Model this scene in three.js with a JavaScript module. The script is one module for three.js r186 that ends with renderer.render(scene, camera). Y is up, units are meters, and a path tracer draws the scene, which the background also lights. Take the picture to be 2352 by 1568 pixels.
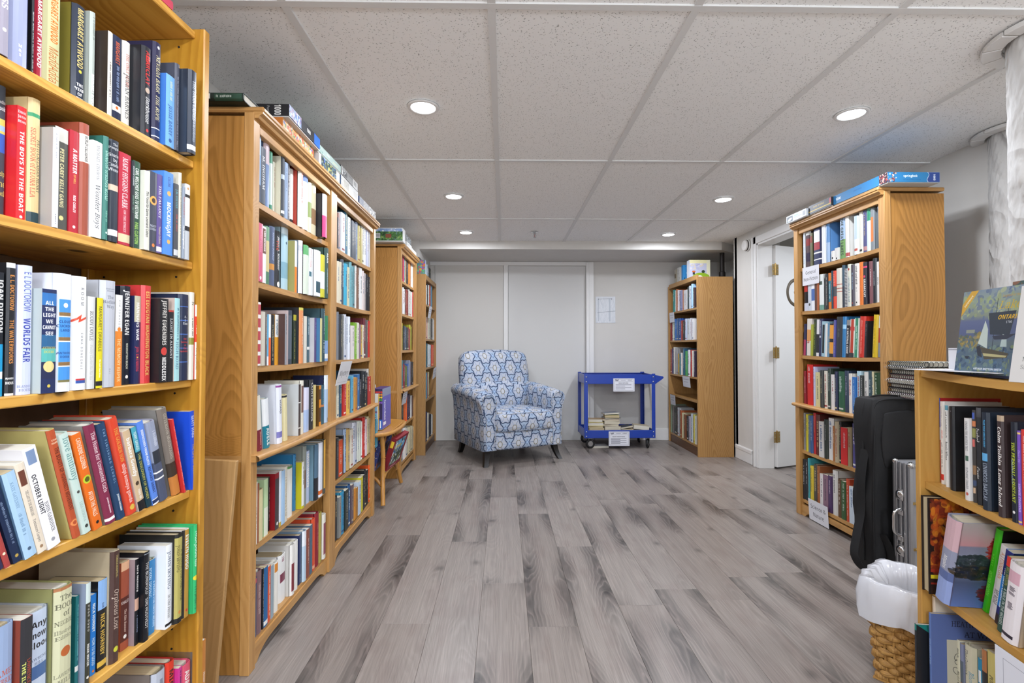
import * as THREE from 'three';
import { mergeGeometries, mergeVertices } from 'three/addons/utils/BufferGeometryUtils.js';
import { RoundedBoxGeometry } from 'three/addons/geometries/RoundedBoxGeometry.js';
import { RectAreaLightUniformsLib } from 'three/addons/lights/RectAreaLightUniformsLib.js';

// ---------------------------------------------------------------- camera, exposure, light
const scene = new THREE.Scene();
const renderer = new THREE.WebGLRenderer({ antialias: true });
renderer.toneMapping = THREE.LinearToneMapping;
renderer.toneMappingExposure = 1.08;
renderer.shadowMap.enabled = true;
RectAreaLightUniformsLib.init();

const EYE = 1.012, FOCAL = 1140, PITCH = 0.018, YAW = 0.0167;
const camera = new THREE.PerspectiveCamera(2 * Math.atan(784 / FOCAL) * 180 / Math.PI, 1.5, 0.03, 60);
camera.position.set(0, EYE, 0);
camera.rotation.set(PITCH, -YAW, 0, 'YXZ');
camera.setViewOffset(2352, 1568, 0, 7.5, 2352, 1568);

scene.background = new THREE.Color(0x000000);       // a windowless basement room, closed on all sides
const LAMP = { color: 0xeef4ff, level: 310, size: 0.1, glow: 9 };
const FILL_GLOBE = { color: 0xeaf2ff, cd: 4.6, spots: [[-0.2, 1.5, 1.25], [1.35, 1.5, 1.25]] };   // unseen globe lamps added behind the photographer as fill for the ceiling
const LAMPS = [[-0.338, -2.07], [1.5, -2.1], [-0.334, -3.3], [1.495, -3.34], [-0.332, -4.34], [1.47, -4.39],
  [-0.34, -0.85], [1.5, -0.85], [-0.34, 0.38], [1.5, 0.38], [-0.34, 1.6], [1.5, 1.6]];   // the last six hang above and behind the photographer
const CEIL = 2.019, BACK = -5.41, LEFT = -1.12, RIGHT = 2.145, RIGHT_NEAR = 2.33, REAR = 2.6;

// ---------------------------------------------------------------- helpers
function rng(seed) { let a = seed >>> 0; return () => { a = (a + 0x6D2B79F5) | 0; let t = Math.imul(a ^ (a >>> 15), 1 | a); t = (t + Math.imul(t ^ (t >>> 7), 61 | t)) ^ t; return ((t ^ (t >>> 14)) >>> 0) / 4294967296; }; }
const hash = (x, y, s = 0) => { let h = Math.imul(x | 0, 374761393) ^ Math.imul(y | 0, 668265263) ^ Math.imul(s | 0, 1442695041); h = Math.imul(h ^ (h >>> 13), 1274126177); return ((h ^ (h >>> 16)) >>> 0) / 4294967296; };
function noise(x, y, s = 0) {
  const xi = Math.floor(x), yi = Math.floor(y), fx = x - xi, fy = y - yi, u = fx * fx * (3 - 2 * fx), v = fy * fy * (3 - 2 * fy);
  const a = hash(xi, yi, s), b = hash(xi + 1, yi, s), c = hash(xi, yi + 1, s), d = hash(xi + 1, yi + 1, s);
  return a + (b - a) * u + (c - a) * v + (a - b - c + d) * u * v;
}
const fbm = (x, y, s = 0, o = 3) => { let t = 0, a = 0.5, n = 0; for (let i = 0; i < o; i++) { t += a * noise(x, y, s + i); n += a; a *= 0.5; x *= 2.03; y *= 2.03; } return t / n; };
const mix = (a, b, t) => a + (b - a) * t;
const clamp = (x, a = 0, b = 1) => Math.min(b, Math.max(a, x));
const smooth = (a, b, x) => { const t = clamp((x - a) / (b - a)); return t * t * (3 - 2 * t); };
const hex = (h) => { const n = parseInt(h.replace('#', '').replace(/^(.)(.)(.)$/, '$1$1$2$2$3$3'), 16); return [n >> 16, (n >> 8) & 255, n & 255]; };

const used = new Map();
function numbered(name) { const n = used.get(name) ?? 0; used.set(name, n + 1); return n ? name + '_' + String(n).padStart(3, '0') : name; }
function shadows(o) { o.castShadow = o.receiveShadow = true; return o; }
function part(name, geo, mat, parent) { const m = shadows(new THREE.Mesh(geo, mat)); m.name = name; parent.add(m); return m; }
function thing(name, label, category, pos = [0, 0, 0], turn = 0, group) {
  const o = new THREE.Group(); o.name = numbered(name); scene.add(o); o.position.set(...pos); o.rotation.y = turn;
  o.userData = { label, category }; if (group) o.userData.group = group; return o;
}
function single(name, label, category, geo, mat, pos = [0, 0, 0], turn = 0, group) {
  const m = shadows(new THREE.Mesh(geo, mat)); m.name = numbered(name); scene.add(m); m.position.set(...pos); m.rotation.y = turn;
  m.userData = { label, category }; if (group) m.userData.group = group; return m;
}
function structure(name, geo, mat) { const o = geo ? shadows(new THREE.Mesh(geo, mat)) : new THREE.Group(); o.name = name; o.userData = { kind: 'structure' }; scene.add(o); return o; }

// geometry
const box = (w, h, d, x = 0, y = 0, z = 0) => new THREE.BoxGeometry(w, h, d).translate(x, y, z);
function cbox(w, h, d, x = 0, y = 0, z = 0, c = 0.0015) {      // a box with chamfered edges, 44 triangles
  c = Math.min(c, w / 3, h / 3, d / 3);
  const P = [], H = [w / 2, h / 2, d / 2], N = [];
  const tri = (a, b, e) => {
    const n = new THREE.Vector3().subVectors(b, a).cross(new THREE.Vector3().subVectors(e, a)).normalize(), m = new THREE.Vector3().add(a).add(b).add(e);
    if (n.dot(m) < 0) { [b, e] = [e, b]; n.negate(); }
    for (const q of [a, b, e]) { P.push(q.x, q.y, q.z); N.push(n.x, n.y, n.z); }
  };
  const V = (ax, s) => { const v = new THREE.Vector3(s[0] * (H[0] - (ax === 0 ? 0 : c)), s[1] * (H[1] - (ax === 1 ? 0 : c)), s[2] * (H[2] - (ax === 2 ? 0 : c))); return v; };
  for (let ax = 0; ax < 3; ax++) for (const sg of [-1, 1]) {
    const o = [0, 1, 2].filter((k) => k !== ax), S = (p, q) => { const s = [0, 0, 0]; s[ax] = sg; s[o[0]] = p; s[o[1]] = q; return V(ax, s); };
    tri(S(-1, -1), S(1, -1), S(1, 1)); tri(S(-1, -1), S(1, 1), S(-1, 1));
  }
  for (let ax = 0; ax < 3; ax++) { const o = [0, 1, 2].filter((k) => k !== ax);
    for (const p of [-1, 1]) for (const q of [-1, 1]) {
      const S = (e, face) => { const s = [0, 0, 0]; s[ax] = e; s[o[0]] = p; s[o[1]] = q; return V(face, s); };
      tri(S(-1, o[0]), S(1, o[0]), S(1, o[1])); tri(S(-1, o[0]), S(1, o[1]), S(-1, o[1]));
    } }
  for (const a of [-1, 1]) for (const b of [-1, 1]) for (const e of [-1, 1]) tri(V(0, [a, b, e]), V(1, [a, b, e]), V(2, [a, b, e]));
  const g = new THREE.BufferGeometry();
  g.setAttribute('position', new THREE.Float32BufferAttribute(P, 3)); g.setAttribute('normal', new THREE.Float32BufferAttribute(N, 3));
  return g.translate(x, y, z);
}
// uv in metres from the dominant normal of each triangle; the grain (v) runs along axis g
function grainUV(geo, g = 1, su = 0.6, sv = 1.2, ou = 0, ov = 0) {
  geo = geo.index ? geo.toNonIndexed() : geo;
  const p = geo.attributes.position, uv = new Float32Array(p.count * 2), a = new THREE.Vector3(), b = new THREE.Vector3(), c = new THREE.Vector3();
  for (let i = 0; i < p.count; i += 3) {
    a.fromBufferAttribute(p, i); b.fromBufferAttribute(p, i + 1); c.fromBufferAttribute(p, i + 2);
    const n = b.clone().sub(a).cross(c.clone().sub(a)), m = [Math.abs(n.x), Math.abs(n.y), Math.abs(n.z)];
    let ax = m.indexOf(Math.max(...m)), rest = [0, 1, 2].filter((k) => k !== ax), vA = rest.includes(g) ? g : rest[1], uA = rest.find((k) => k !== vA);
    [a, b, c].forEach((q, k) => { uv[(i + k) * 2] = q.getComponent(uA) / su + ou + ax * 0.37; uv[(i + k) * 2 + 1] = q.getComponent(vA) / sv + ov; });
  }
  geo.setAttribute('uv', new THREE.BufferAttribute(uv, 2)); return geo;
}
let grainSeed = 0;
const wood = (geo, g = 1) => { grainSeed++; return grainUV(geo, g, 0.6, 1.2, (grainSeed * 0.618) % 1, (grainSeed * 0.381) % 1); };
function join(...gs) { gs = gs.flat().map((g) => { g = g.index ? g.toNonIndexed() : g; for (const k of Object.keys(g.attributes)) if (!['position', 'normal', 'uv'].includes(k)) g.deleteAttribute(k); if (!g.attributes.uv) g.setAttribute('uv', new THREE.Float32BufferAttribute(new Float32Array(g.attributes.position.count * 2), 2)); return g; }); return mergeGeometries(gs, false); }
function tube(pts, r, seg = 24, rad = 8, closed = false) { return new THREE.TubeGeometry(new THREE.CatmullRomCurve3(pts.map((p) => new THREE.Vector3(...p)), closed), seg, r, rad, closed); }
function lathe(pts, seg = 32) { return new THREE.LatheGeometry(pts.map((p) => new THREE.Vector2(...p)), seg); }
function extrude(pts, depth, bevel = 0, seg = 2) { const s = new THREE.Shape(pts.map((p) => new THREE.Vector2(...p))); return new THREE.ExtrudeGeometry(s, { depth, bevelEnabled: bevel > 0, bevelThickness: bevel, bevelSize: bevel, bevelSegments: seg, curveSegments: 8 }); }

// ---------------------------------------------------------------- textures
function dataMap(w, h, fn, srgb = true, rep = true) {
  const d = new Uint8Array(w * h * 4);
  for (let y = 0; y < h; y++) for (let x = 0; x < w; x++) { const c = fn(x / w, y / h, x, y), i = (y * w + x) * 4; d[i] = clamp(c[0], 0, 255); d[i + 1] = clamp(c[1], 0, 255); d[i + 2] = clamp(c[2], 0, 255); d[i + 3] = 255; }
  const t = new THREE.DataTexture(d, w, h); if (srgb) t.colorSpace = THREE.SRGBColorSpace; t.magFilter = THREE.LinearFilter; t.minFilter = THREE.LinearMipmapLinearFilter; t.generateMipmaps = true;
  if (rep) t.wrapS = t.wrapT = THREE.RepeatWrapping; t.needsUpdate = true; return t;
}
// flat-sawn timber: nested arches along v, pores along the grain; wraps in both directions
function woodMap(W, H, light, dark, seed, o = {}) {
  const { arch = 5, pores = 0.22, contrast = 0.7, knots = 0, boards = 0 } = o, L = hex(light), D = hex(dark), wrap = (f) => (x, y) => { const a = f(x, y), b = f(x - 1, y), t = smooth(0.88, 1, x), c = mix(a, b, t), e = f(x, y - 1), k = smooth(0.94, 1, y); return mix(c, e, k); };
  const R = rng(seed), K = Array.from({ length: knots }, () => [0.1 + R() * 0.8, 0.1 + R() * 0.8, 0.012 + R() * 0.02]);
  const field = wrap((x, y) => {
    const cx = 0.5 + 0.22 * (noise(y * 1.7, 3, seed) - 0.5) + 0.1 * (noise(y * 5, 7, seed) - 0.5), dx = x - cx;
    let d = (o.vee ? Math.sqrt(dx * dx + 0.0012) * o.vee : dx * dx * 26) * (1 + 0.4 * (noise(y * 2.2, 1, seed) - 0.5)) + y * arch + (o.vee ? 2.6 * noise(y * 4, 9, seed) : 0) + (noise(x * 4, y * 2.5, seed + 4) - 0.5) * 1.6 + (noise(x * 16, y * 5, seed + 5) - 0.5) * 0.5;
    if (Math.abs(dx) > 0.22) d += (Math.abs(dx) - 0.22) * 14;
    for (const [kx, ky, kr] of K) { const r2 = ((x - kx) ** 2 + ((y - ky) * 1.6) ** 2) / (kr * kr); d += 2.2 * Math.exp(-r2 * 0.25); }
    return d;
  });
  return dataMap(W, H, (x, y) => {
    const f = field(x, y), r = f - Math.floor(f); let t = smooth(0.15, 0.85, r) * (1 - smooth(0.88, 1, r));
    const fine = noise(x * 190, y * 9, seed + 9), fine2 = noise(x * 90, y * 4, seed + 11), broad = noise(x * 3, y * 1.5, seed + 13);
    t = clamp(t * contrast + (fine - 0.5) * pores + (fine2 - 0.5) * 0.25 + (broad - 0.5) * 0.3);
    let k = 0; for (const [kx, ky, kr] of K) k = Math.max(k, 1 - smooth(0.5, 1, Math.sqrt((x - kx) ** 2 + ((y - ky) * 1.6) ** 2) / kr));
    const b = boards ? (hash(Math.floor(x * boards), 1, seed) - 0.5) * 0.14 : 0, g = 1 - k * 0.6 + b;
    return [mix(L[0], D[0], t) * g, mix(L[1], D[1], t) * g, mix(L[2], D[2], t) * g];
  });
}
const std = (o) => new THREE.MeshStandardMaterial(o);
const phys = (o) => new THREE.MeshPhysicalMaterial(o);
const M = {};
M.oak = std({ map: woodMap(384, 768, '#b5813f', '#8f6228', 11, { arch: 8, vee: 30, contrast: 0.5, pores: 0.34 }), roughness: 0.42 });
M.oakEdge = std({ map: woodMap(256, 512, '#bd8f55', '#9a6c36', 17, { arch: 1.2, contrast: 0.45, pores: 0.35 }), roughness: 0.4 });
M.oakDark = std({ map: woodMap(192, 384, '#7a5226', '#5a3814', 18, { arch: 2, contrast: 0.6 }), roughness: 0.6 });
M.pine = std({ map: woodMap(384, 768, '#d3a04a', '#ad7424', 23, { arch: 3, contrast: 0.5, pores: 0.12, knots: 7 }), roughness: 0.36 });
M.pineSide = std({ map: woodMap(256, 512, '#bf8a2c', '#9a6414', 29, { arch: 2, contrast: 0.4, pores: 0.12, knots: 3, boards: 6 }), roughness: 0.42 });
M.hardboard = std({ map: dataMap(128, 128, (x, y) => { const t = fbm(x * 30, y * 30, 5) * 24; return [92 + t, 66 + t, 42 + t]; }), roughness: 0.75 });
M.veneer = std({ map: woodMap(384, 768, '#b08650', '#916733', 31, { arch: 9, vee: 34, contrast: 0.5, pores: 0.3 }), roughness: 0.45 });
M.veneerDark = std({ map: woodMap(192, 384, '#6a4a32', '#4a2f1c', 37, { arch: 2, contrast: 0.5 }), roughness: 0.5 });
M.beech = std({ map: woodMap(256, 512, '#c2934a', '#b07f38', 41, { arch: 2, contrast: 0.3, pores: 0.3 }), roughness: 0.45 });
M.maple = std({ map: woodMap(256, 512, '#b08a58', '#96703e', 43, { arch: 2, contrast: 0.35, pores: 0.25 }), roughness: 0.5 });
M.bamboo = std({ map: woodMap(128, 256, '#c08a44', '#a06c2c', 47, { arch: 1, contrast: 0.4 }), roughness: 0.3 });
M.wall = std({ map: dataMap(256, 256, (x, y) => { const t = (fbm(x * 8, y * 8, 3) - 0.5) * 5; return [208 + t, 205 + t, 199 + t]; }), roughness: 0.75 });
M.panel = std({ color: 0xcfcecb, roughness: 0.6 });
M.trim = std({ color: 0xe2e1de, roughness: 0.4 });
M.doorPaint = std({ color: 0xe8e8e6, roughness: 0.35 });
M.black = std({ color: 0x0e0e10, roughness: 0.5 });
M.darkHole = std({ color: 0x120d08, roughness: 0.9 });
M.brass = std({ color: 0xb59a63, roughness: 0.28, metalness: 0.9 });
M.steel = std({ color: 0xb9babb, roughness: 0.3, metalness: 0.9 });
M.chrome = std({ color: 0xd8d8d8, roughness: 0.15, metalness: 1 });
M.iron = std({ color: 0x2b2624, roughness: 0.55, metalness: 0.5 });
M.plastic = std({ color: 0xe6e4df, roughness: 0.45 });
M.paper = std({ color: 0xe3e2e3, roughness: 0.85 });
M.pages = [0xd9d0b8, 0xe4dfd0, 0xcdbb95].map((c) => std({ color: c, roughness: 0.9 }));
M.pages.forEach((m, i) => { m.map = M.pageMap ??= dataMap(128, 16, (x, y, X) => { const v = 205 + hash(X, 3, 7) * 50; return [v, v, v]; }); });

// printed matter: every cover, box and sign gets a cell on a shared sheet
const sheets = [];
function sheet() { const c = document.createElement('canvas'); c.width = c.height = 2048; const s = { ctx: c.getContext('2d'), canvas: c, x: 2, y: 2, row: 0 }; s.ctx.fillStyle = '#888'; s.ctx.fillRect(0, 0, 2048, 2048); sheets.push(s); return s; }
const open = {};
function cell(w, h, kind = 'print') {
  w = Math.ceil(w); h = Math.ceil(h); let s = open[kind] ?? (open[kind] = sheet());
  if (s.x + w + 4 > 2048) { s.x = 2; s.y += s.row + 4; s.row = 0; }
  if (s.y + h + 4 > 2048) { s = open[kind] = sheet(); }
  const c = { s, x: s.x, y: s.y, w, h, id: sheets.indexOf(s) }; s.x += w + 4; s.row = Math.max(s.row, h); return c;
}
const sheetMats = new Map();
function sheetMat(id, rough = 0.45) { const k = id + ':' + rough; if (!sheetMats.has(k)) sheetMats.set(k, std({ roughness: rough })); sheetMats.get(k).userData.sheet = id; return sheetMats.get(k); }
function finishSheets() { const T = sheets.map((s) => { const t = new THREE.CanvasTexture(s.canvas); t.colorSpace = THREE.SRGBColorSpace; t.anisotropy = 8; return t; }); for (const m of sheetMats.values()) { m.map = T[m.userData.sheet]; m.userData = {}; } }
const U = (c, px) => (c.x + px) / 2048, V = (c, py) => 1 - (c.y + py) / 2048;   // pixel inside a cell to uv

// ---------------------------------------------------------------- the room
{ // floor: vinyl planks on a slab, every plank a piece of its own
  const floor = structure('floor');
  part('slab', box(5.9, 0.1, 8.6, 1.4, -0.056, -1.35), M.wall, floor);
  const variants = Array.from({ length: 8 }, (_, i) => dataMap(128, 900, (x, y) => {
    const s = 100 + i * 13, cx = 0.5 + 0.3 * (noise(y * 2.5, 1, s) - 0.5) + (hash(i, 5) - 0.5) * 0.2, dx = Math.abs(x - cx);
    let d = dx * dx * 30 + (noise(x * 3, y * 7, s + 1) - 0.5) * 3.2 + (noise(x * 9, y * 22, s + 2) - 0.5) * 0.7 + y * 7; const r = d - Math.floor(d);
    const core = Math.exp(-Math.pow(dx / 0.28, 2)) * smooth(0.42, 0.85, noise(y * 2.6 + 5, 4, s + 3)) , blot = smooth(0.45, 0.8, fbm(x * 2.5, y * 9, s + 6));
    const ky = hash(i, 21) * 0.7 + 0.15, kn = Math.exp(-(Math.pow((x - cx) / 0.1, 2) + Math.pow((y - ky) / 0.02, 2)));
    const line = smooth(0.62, 0.8, r) * (1 - smooth(0.9, 1, r)), fib = noise(x * 110, y * 14, s + 8), fib2 = noise(x * 46, y * 6, s + 9);
    const t = 1 - 0.3 * core - 0.06 * blot - 0.1 * (r < 0.5 ? smooth(0, 0.5, r) : smooth(1, 0.5, r)) * (0.3 + core) + line * 0.1 * (0.25 + core) - 0.26 * kn + (fib - 0.5) * 0.12 + (fib2 - 0.5) * 0.1 + (hash(i, 9) - 0.5) * 0.02;
    return [140 * t + 2 * blot, 131 * t, 124 * t];
  }));
  const mats = variants.flatMap((map) => [std({ map, roughness: 0.38 }), std({ map, roughness: 0.38, color: 0xf4f2f1 })]);
  const W = 0.1795, L = 1.2195, geo = grainUV(cbox(W, 0.006, L, 0, 0, 0, 0.0006), 2, W, L, 0.5, 0.5), R = rng(5);
  for (let i = 0; i < 26; i++) { const off = R() * 1.22, x = LEFT - 0.05 + 0.18 * (i + 0.5);
    for (let k = 0; k < 8; k++) { const z = -5.41 - off + 1.22 * (k + 0.5), z1 = z + 0.61; if (z1 < -5.45 || z - 0.61 > REAR) continue; if (x > 2.5 && z > -2.2) continue;
      const p = part('plank', geo, mats[Math.floor(R() * mats.length)], floor); p.position.set(x, -0.003, z); if (R() < 0.5) p.rotation.y = Math.PI; } }
}
const tileMap = (() => { // mineral-fibre tile: pin holes and short fissures
  const c = document.createElement('canvas'); c.width = 512; c.height = 1024; const g = c.getContext('2d'), R = rng(77); g.fillStyle = '#f4f4f2'; g.fillRect(0, 0, 512, 1024);
  for (let i = 0; i < 5200; i++) { const x = R() * 512, y = R() * 1024, v = 95 + R() * 80, l = 0.8 + R() * (R() < 0.2 ? 4 : 1.6); g.fillStyle = `rgb(${v},${v - 3},${v - 6})`; g.save(); g.translate(x, y); g.rotate(R() * 6.3); g.fillRect(-l / 2, -0.6, l, 1 + R() * 0.6); g.restore(); }
  const t = new THREE.CanvasTexture(c); t.colorSpace = THREE.SRGBColorSpace; t.wrapS = t.wrapT = THREE.RepeatWrapping; return t;
})();
M.tile = std({ map: tileMap, bumpMap: tileMap, bumpScale: 0.002, roughness: 0.9 });
M.grid = std({ color: 0xdcdcda, roughness: 0.5 });
{
  const ceiling = structure('ceiling'), GX = -0.646, GZ = -1.447, W = 0.6096, L = 1.22;
  part('deck', box(6.2, 0.05, 8.6, 1.4, CEIL + 0.045, -1.35), M.wall, ceiling);
  const geo = grainUV(cbox(W - 0.004, 0.014, L - 0.004, 0, 0.007, 0, 0.002), 2, W, L);
  for (let i = -2; i < 5; i++) for (let k = -3; k < 4; k++) { const x = GX + (i + 0.5) * W, z = GZ + (k + 0.5) * L; if (x - W / 2 > RIGHT_NEAR) continue;
    const t = part('ceiling_tile', geo, M.tile, ceiling); t.position.set(x, CEIL + 0.003, z); if ((i + k) & 1) t.rotation.y = Math.PI; }
  for (let i = -1; i < 6; i++) part('grid_bar', box(0.024, 0.008, 8.1, GX + i * W, CEIL + 0.002, -1.4), M.grid, ceiling);
  for (let k = -2; k < 4; k++) part('grid_bar', box(3.6, 0.008, 0.024, 0.6, CEIL + 0.0015, GZ + k * L), M.grid, ceiling);
}
{ // walls with thickness; the soffit along the far wall; panels and battens on it
  const back = structure('wall_back');
  part('drywall', box(3.9, 2.15, 0.1, 0.75, 1.0, BACK - 0.05), M.wall, back);
  part('panel', cbox(0.745, 1.9, 0.012, -0.3745, 0.953, BACK + 0.006), M.wall, back);
  part('panel', cbox(0.845, 1.895, 0.006, 0.4715, 0.95, BACK + 0.003), M.panel, back);
  part('batten', cbox(0.046, 1.9, 0.026, 0.023, 0.953, BACK + 0.013), M.trim, back);
  part('batten', cbox(0.085, 1.93, 0.03, 0.938, 0.967, BACK + 0.015), M.trim, back);
  part('batten', cbox(0.03, 1.93, 0.045, 0.912, 0.967, BACK + 0.022), M.trim, back);
  part('head_trim', cbox(1.82, 0.04, 0.022, 0.07, 1.922, BACK + 0.011), M.trim, back);
  const left = structure('wall_left'); part('drywall', box(0.1, 2.15, 8.2, LEFT - 0.05, 1.0, -1.4), M.wall, left);
  part('bulkhead', box(0.32, 0.16, 0.72, LEFT + 0.16, 1.945, BACK + 0.36), M.wall, left);
  const right = structure('wall_right'), T = 0.115;                 // with the doorway; it steps outward nearer the camera
  part('drywall', box(T, 2.15, 0.42, RIGHT + T / 2, 1.0, -4.14 - 0.21), M.wall, right);
  part('drywall', box(T, 0.2, 0.78, RIGHT + T / 2, 1.99, -3.75), M.wall, right);
  part('drywall', box(T, 2.15, 0.2, RIGHT + T / 2, 1.0, -3.26), M.wall, right);
  part('drywall', box(0.32, 2.15, 0.06, RIGHT + 0.16, 1.0, -3.13), M.wall, right);
  part('drywall', box(0.1, 2.15, 5.9, RIGHT_NEAR + 0.05, 1.0, -0.16), M.wall, right);
  part('drywall', box(0.4, 2.15, 0.06, RIGHT + 0.2, 1.0, -4.55), M.wall, right);     // return of the corner recess
  part('drywall', box(0.06, 2.15, 0.9, 2.47, 1.0, -4.98), M.wall, right);
  const rear = structure('wall_rear'); part('drywall', box(3.9, 2.15, 0.1, 0.7, 1.0, REAR + 0.05), M.wall, rear);
  const soffit = structure('soffit_beam');
  const sh = extrude([[LEFT, 4.708], [2.09, 4.708], [2.46, 5.02], [2.46, 5.42], [LEFT, 5.42]], 0.09); sh.rotateX(-Math.PI / 2).translate(0, 1.944, 0);
  part('soffit', sh, M.wall, soffit);
  const b1 = structure('baseboard_back'); part('board', cbox(1.42, 0.125, 0.014, 1.70, 0.0625, BACK + 0.007, 0.003), M.trim, b1);
  const b2 = structure('baseboard_right');
  part('board', cbox(0.014, 0.125, 0.3, RIGHT - 0.007, 0.0625, -4.4, 0.003), M.trim, b2); part('board', cbox(0.012, 0.03, 0.3, RIGHT - 0.011, 0.105, -4.4, 0.003), M.trim, b2);
  // doorway: casing, jamb and a slab door that stands open into the next room
  const trim = structure('trim_1'), zf = -4.14, zn = -3.36, top = 1.885;
  for (const z of [zf - 0.028, zn + 0.028]) { part('casing', cbox(0.02, top + 0.06, 0.058, RIGHT - 0.01, (top + 0.06) / 2, z, 0.003), M.trim, trim); part('casing', cbox(0.014, top + 0.06, 0.02, RIGHT - 0.022, (top + 0.06) / 2, z + (z < -4 ? -0.018 : 0.018), 0.003), M.trim, trim); }
  part('casing', cbox(0.02, 0.06, 0.78 + 0.11, RIGHT - 0.01, top + 0.03, (zf + zn) / 2, 0.003), M.trim, trim);
  for (const z of [zf + 0.006, zn - 0.006]) part('jamb', cbox(T + 0.01, top, 0.02, RIGHT + T / 2 - 0.005, top / 2, z), M.trim, trim);
  part('jamb', cbox(T + 0.01, 0.02, 0.78, RIGHT + T / 2 - 0.005, top - 0.005, (zf + zn) / 2), M.trim, trim);
  const door = structure('door_1'); door.position.set(RIGHT + T + 0.004, 0, zf + 0.02); door.rotation.y = THREE.MathUtils.degToRad(22);
  part('leaf', cbox(0.72, top - 0.03, 0.036, 0.366, (top - 0.03) / 2 + 0.012, 0, 0.002), M.doorPaint, door);
  for (const y of [1.66, 0.965, 0.265]) {
    const h = part('hinge', join(new THREE.CylinderGeometry(0.006, 0.006, 0.095, 10).translate(0, y, 0.02), new THREE.SphereGeometry(0.006, 8, 6).translate(0, y + 0.05, 0.02), cbox(0.032, 0.09, 0.002, 0.02, y, 0.0195, 0.0005), cbox(0.03, 0.09, 0.002, -0.018, y, 0.018, 0.0005)), M.brass, door);
    for (const s of [-0.024, 0.024]) for (const k of [-0.03, 0, 0.03]) part('screw', new THREE.CylinderGeometry(0.0035, 0.0035, 0.002, 8).rotateX(Math.PI / 2).translate(s + Math.sign(k) * 0.004, y + k, 0.0212), M.steel, h);
  }
  // the next room, lit by unseen lamps placed for the open door
  const other = structure('wall_next_room');
  part('drywall', box(0.1, 2.15, 3.4, 4.25, 1.0, -3.7), M.wall, other); part('drywall', box(2.1, 2.15, 0.1, 3.3, 1.0, -5.45), M.wall, other); part('drywall', box(2.0, 2.15, 0.1, 3.3, 1.0, -2.1), M.wall, other);
}
// stucco pillars with a segmented collar at the ceiling
{
  const bump = dataMap(512, 768, (x, y) => { const w = Math.abs(noise(x * 16 + 3 * noise(x * 5, y * 6, 2), y * 34 + 4 * noise(x * 7, y * 5, 3), 1) - 0.5) * 2, f = fbm(x * 40, y * 60, 6); const v = (1 - w) * 190 * smooth(0.2, 0.9, fbm(x * 6, y * 8, 9) + 0.35) + f * 60; return [v, v, v]; }, false);
  M.stucco = std({ color: 0xcbc9c5, roughness: 0.85, bumpMap: bump, bumpScale: 0.014 });
  let n = 0;
  for (const [x, z, r] of [[1.775, -1.535, 0.125], [2.40, -2.25, 0.11]]) {
    const p = structure('column_' + ++n); p.position.set(x, 0, z);
    const g = new THREE.CylinderGeometry(r, r, CEIL, 96, 160, true).translate(0, CEIL / 2, 0), P = g.attributes.position, q = new THREE.Vector3();
    for (let i = 0; i < P.count; i++) { q.fromBufferAttribute(P, i); const a = Math.atan2(q.z, q.x), e = (Math.abs(noise(Math.cos(a) * 9 + 20 + q.y * 2, q.y * 14 + Math.sin(a) * 9, 4) - 0.5) * -0.007) + (noise(Math.cos(a) * 30 + 40, q.y * 40 + Math.sin(a) * 30, 8) - 0.5) * 0.006; P.setX(i, q.x * (1 + e / r)); P.setZ(i, q.z * (1 + e / r)); }
    g.computeVertexNormals(); part('shaft', g, M.stucco, p);
    for (let k = 0; k < 12; k++) { const a0 = k / 12 * Math.PI * 2 + 0.03, a1 = (k + 1) / 12 * Math.PI * 2 - 0.03, s = new THREE.Shape(); s.absarc(0, 0, r + 0.06, a0, a1, false); s.absarc(0, 0, r + 0.012, a1, a0, true);
      part('collar_segment', new THREE.ExtrudeGeometry(s, { depth: 0.012, bevelEnabled: true, bevelThickness: 0.002, bevelSize: 0.002, bevelSegments: 1, curveSegments: 3 }).rotateX(-Math.PI / 2).translate(0, CEIL - 0.016, 0), M.trim, p); }
  }
}
// recessed lamps
M.glow = std({ color: 0xffffff, emissive: LAMP.color, emissiveIntensity: LAMP.glow, roughness: 0.6 });
const lampWords = ['recessed ceiling lamp nearest the camera in the row over the armchair', 'recessed ceiling lamp nearest the camera in the row over the cart',
  'middle recessed ceiling lamp in the row over the armchair', 'middle recessed ceiling lamp in the row over the cart', 'recessed ceiling lamp nearest the soffit in the row over the armchair', 'recessed ceiling lamp nearest the soffit in the row over the cart'];
function lamp(x, z, label, y = CEIL) {
  const t = thing('downlight', label, 'ceiling light', [x, y, z], 0, 'recessed ceiling lamps');
  part('trim_ring', lathe([[0.05, -0.003], [0.054, -0.007], [0.064, -0.006], [0.068, 0], [0.05, 0]], 40), M.trim, t);
  part('diffuser', new THREE.CylinderGeometry(0.05, 0.05, 0.003, 40).translate(0, -0.0035, 0), M.glow, t);
  const l = new THREE.RectAreaLight(LAMP.color, LAMP.level, LAMP.size, LAMP.size); l.position.set(x, y - 0.009, z); l.lookAt(x, 0, z); scene.add(l);
}
LAMPS.forEach(([x, z], i) => lamp(x, z, lampWords[i] ?? `recessed ceiling lamp ${i < 8 ? 'just above' : i < 10 ? 'close behind' : 'well behind'} the photographer, ${i % 2 ? 'pillar' : 'pine bookcase'} side`));
lamp(3.1, -3.55, 'unseen recessed ceiling lamp of the next room, lighting the open door'); lamp(2.75, -3.2, 'unseen recessed ceiling lamp just inside the next room, lighting the open door');  // both out of view, placed to light the open door leaf
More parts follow.
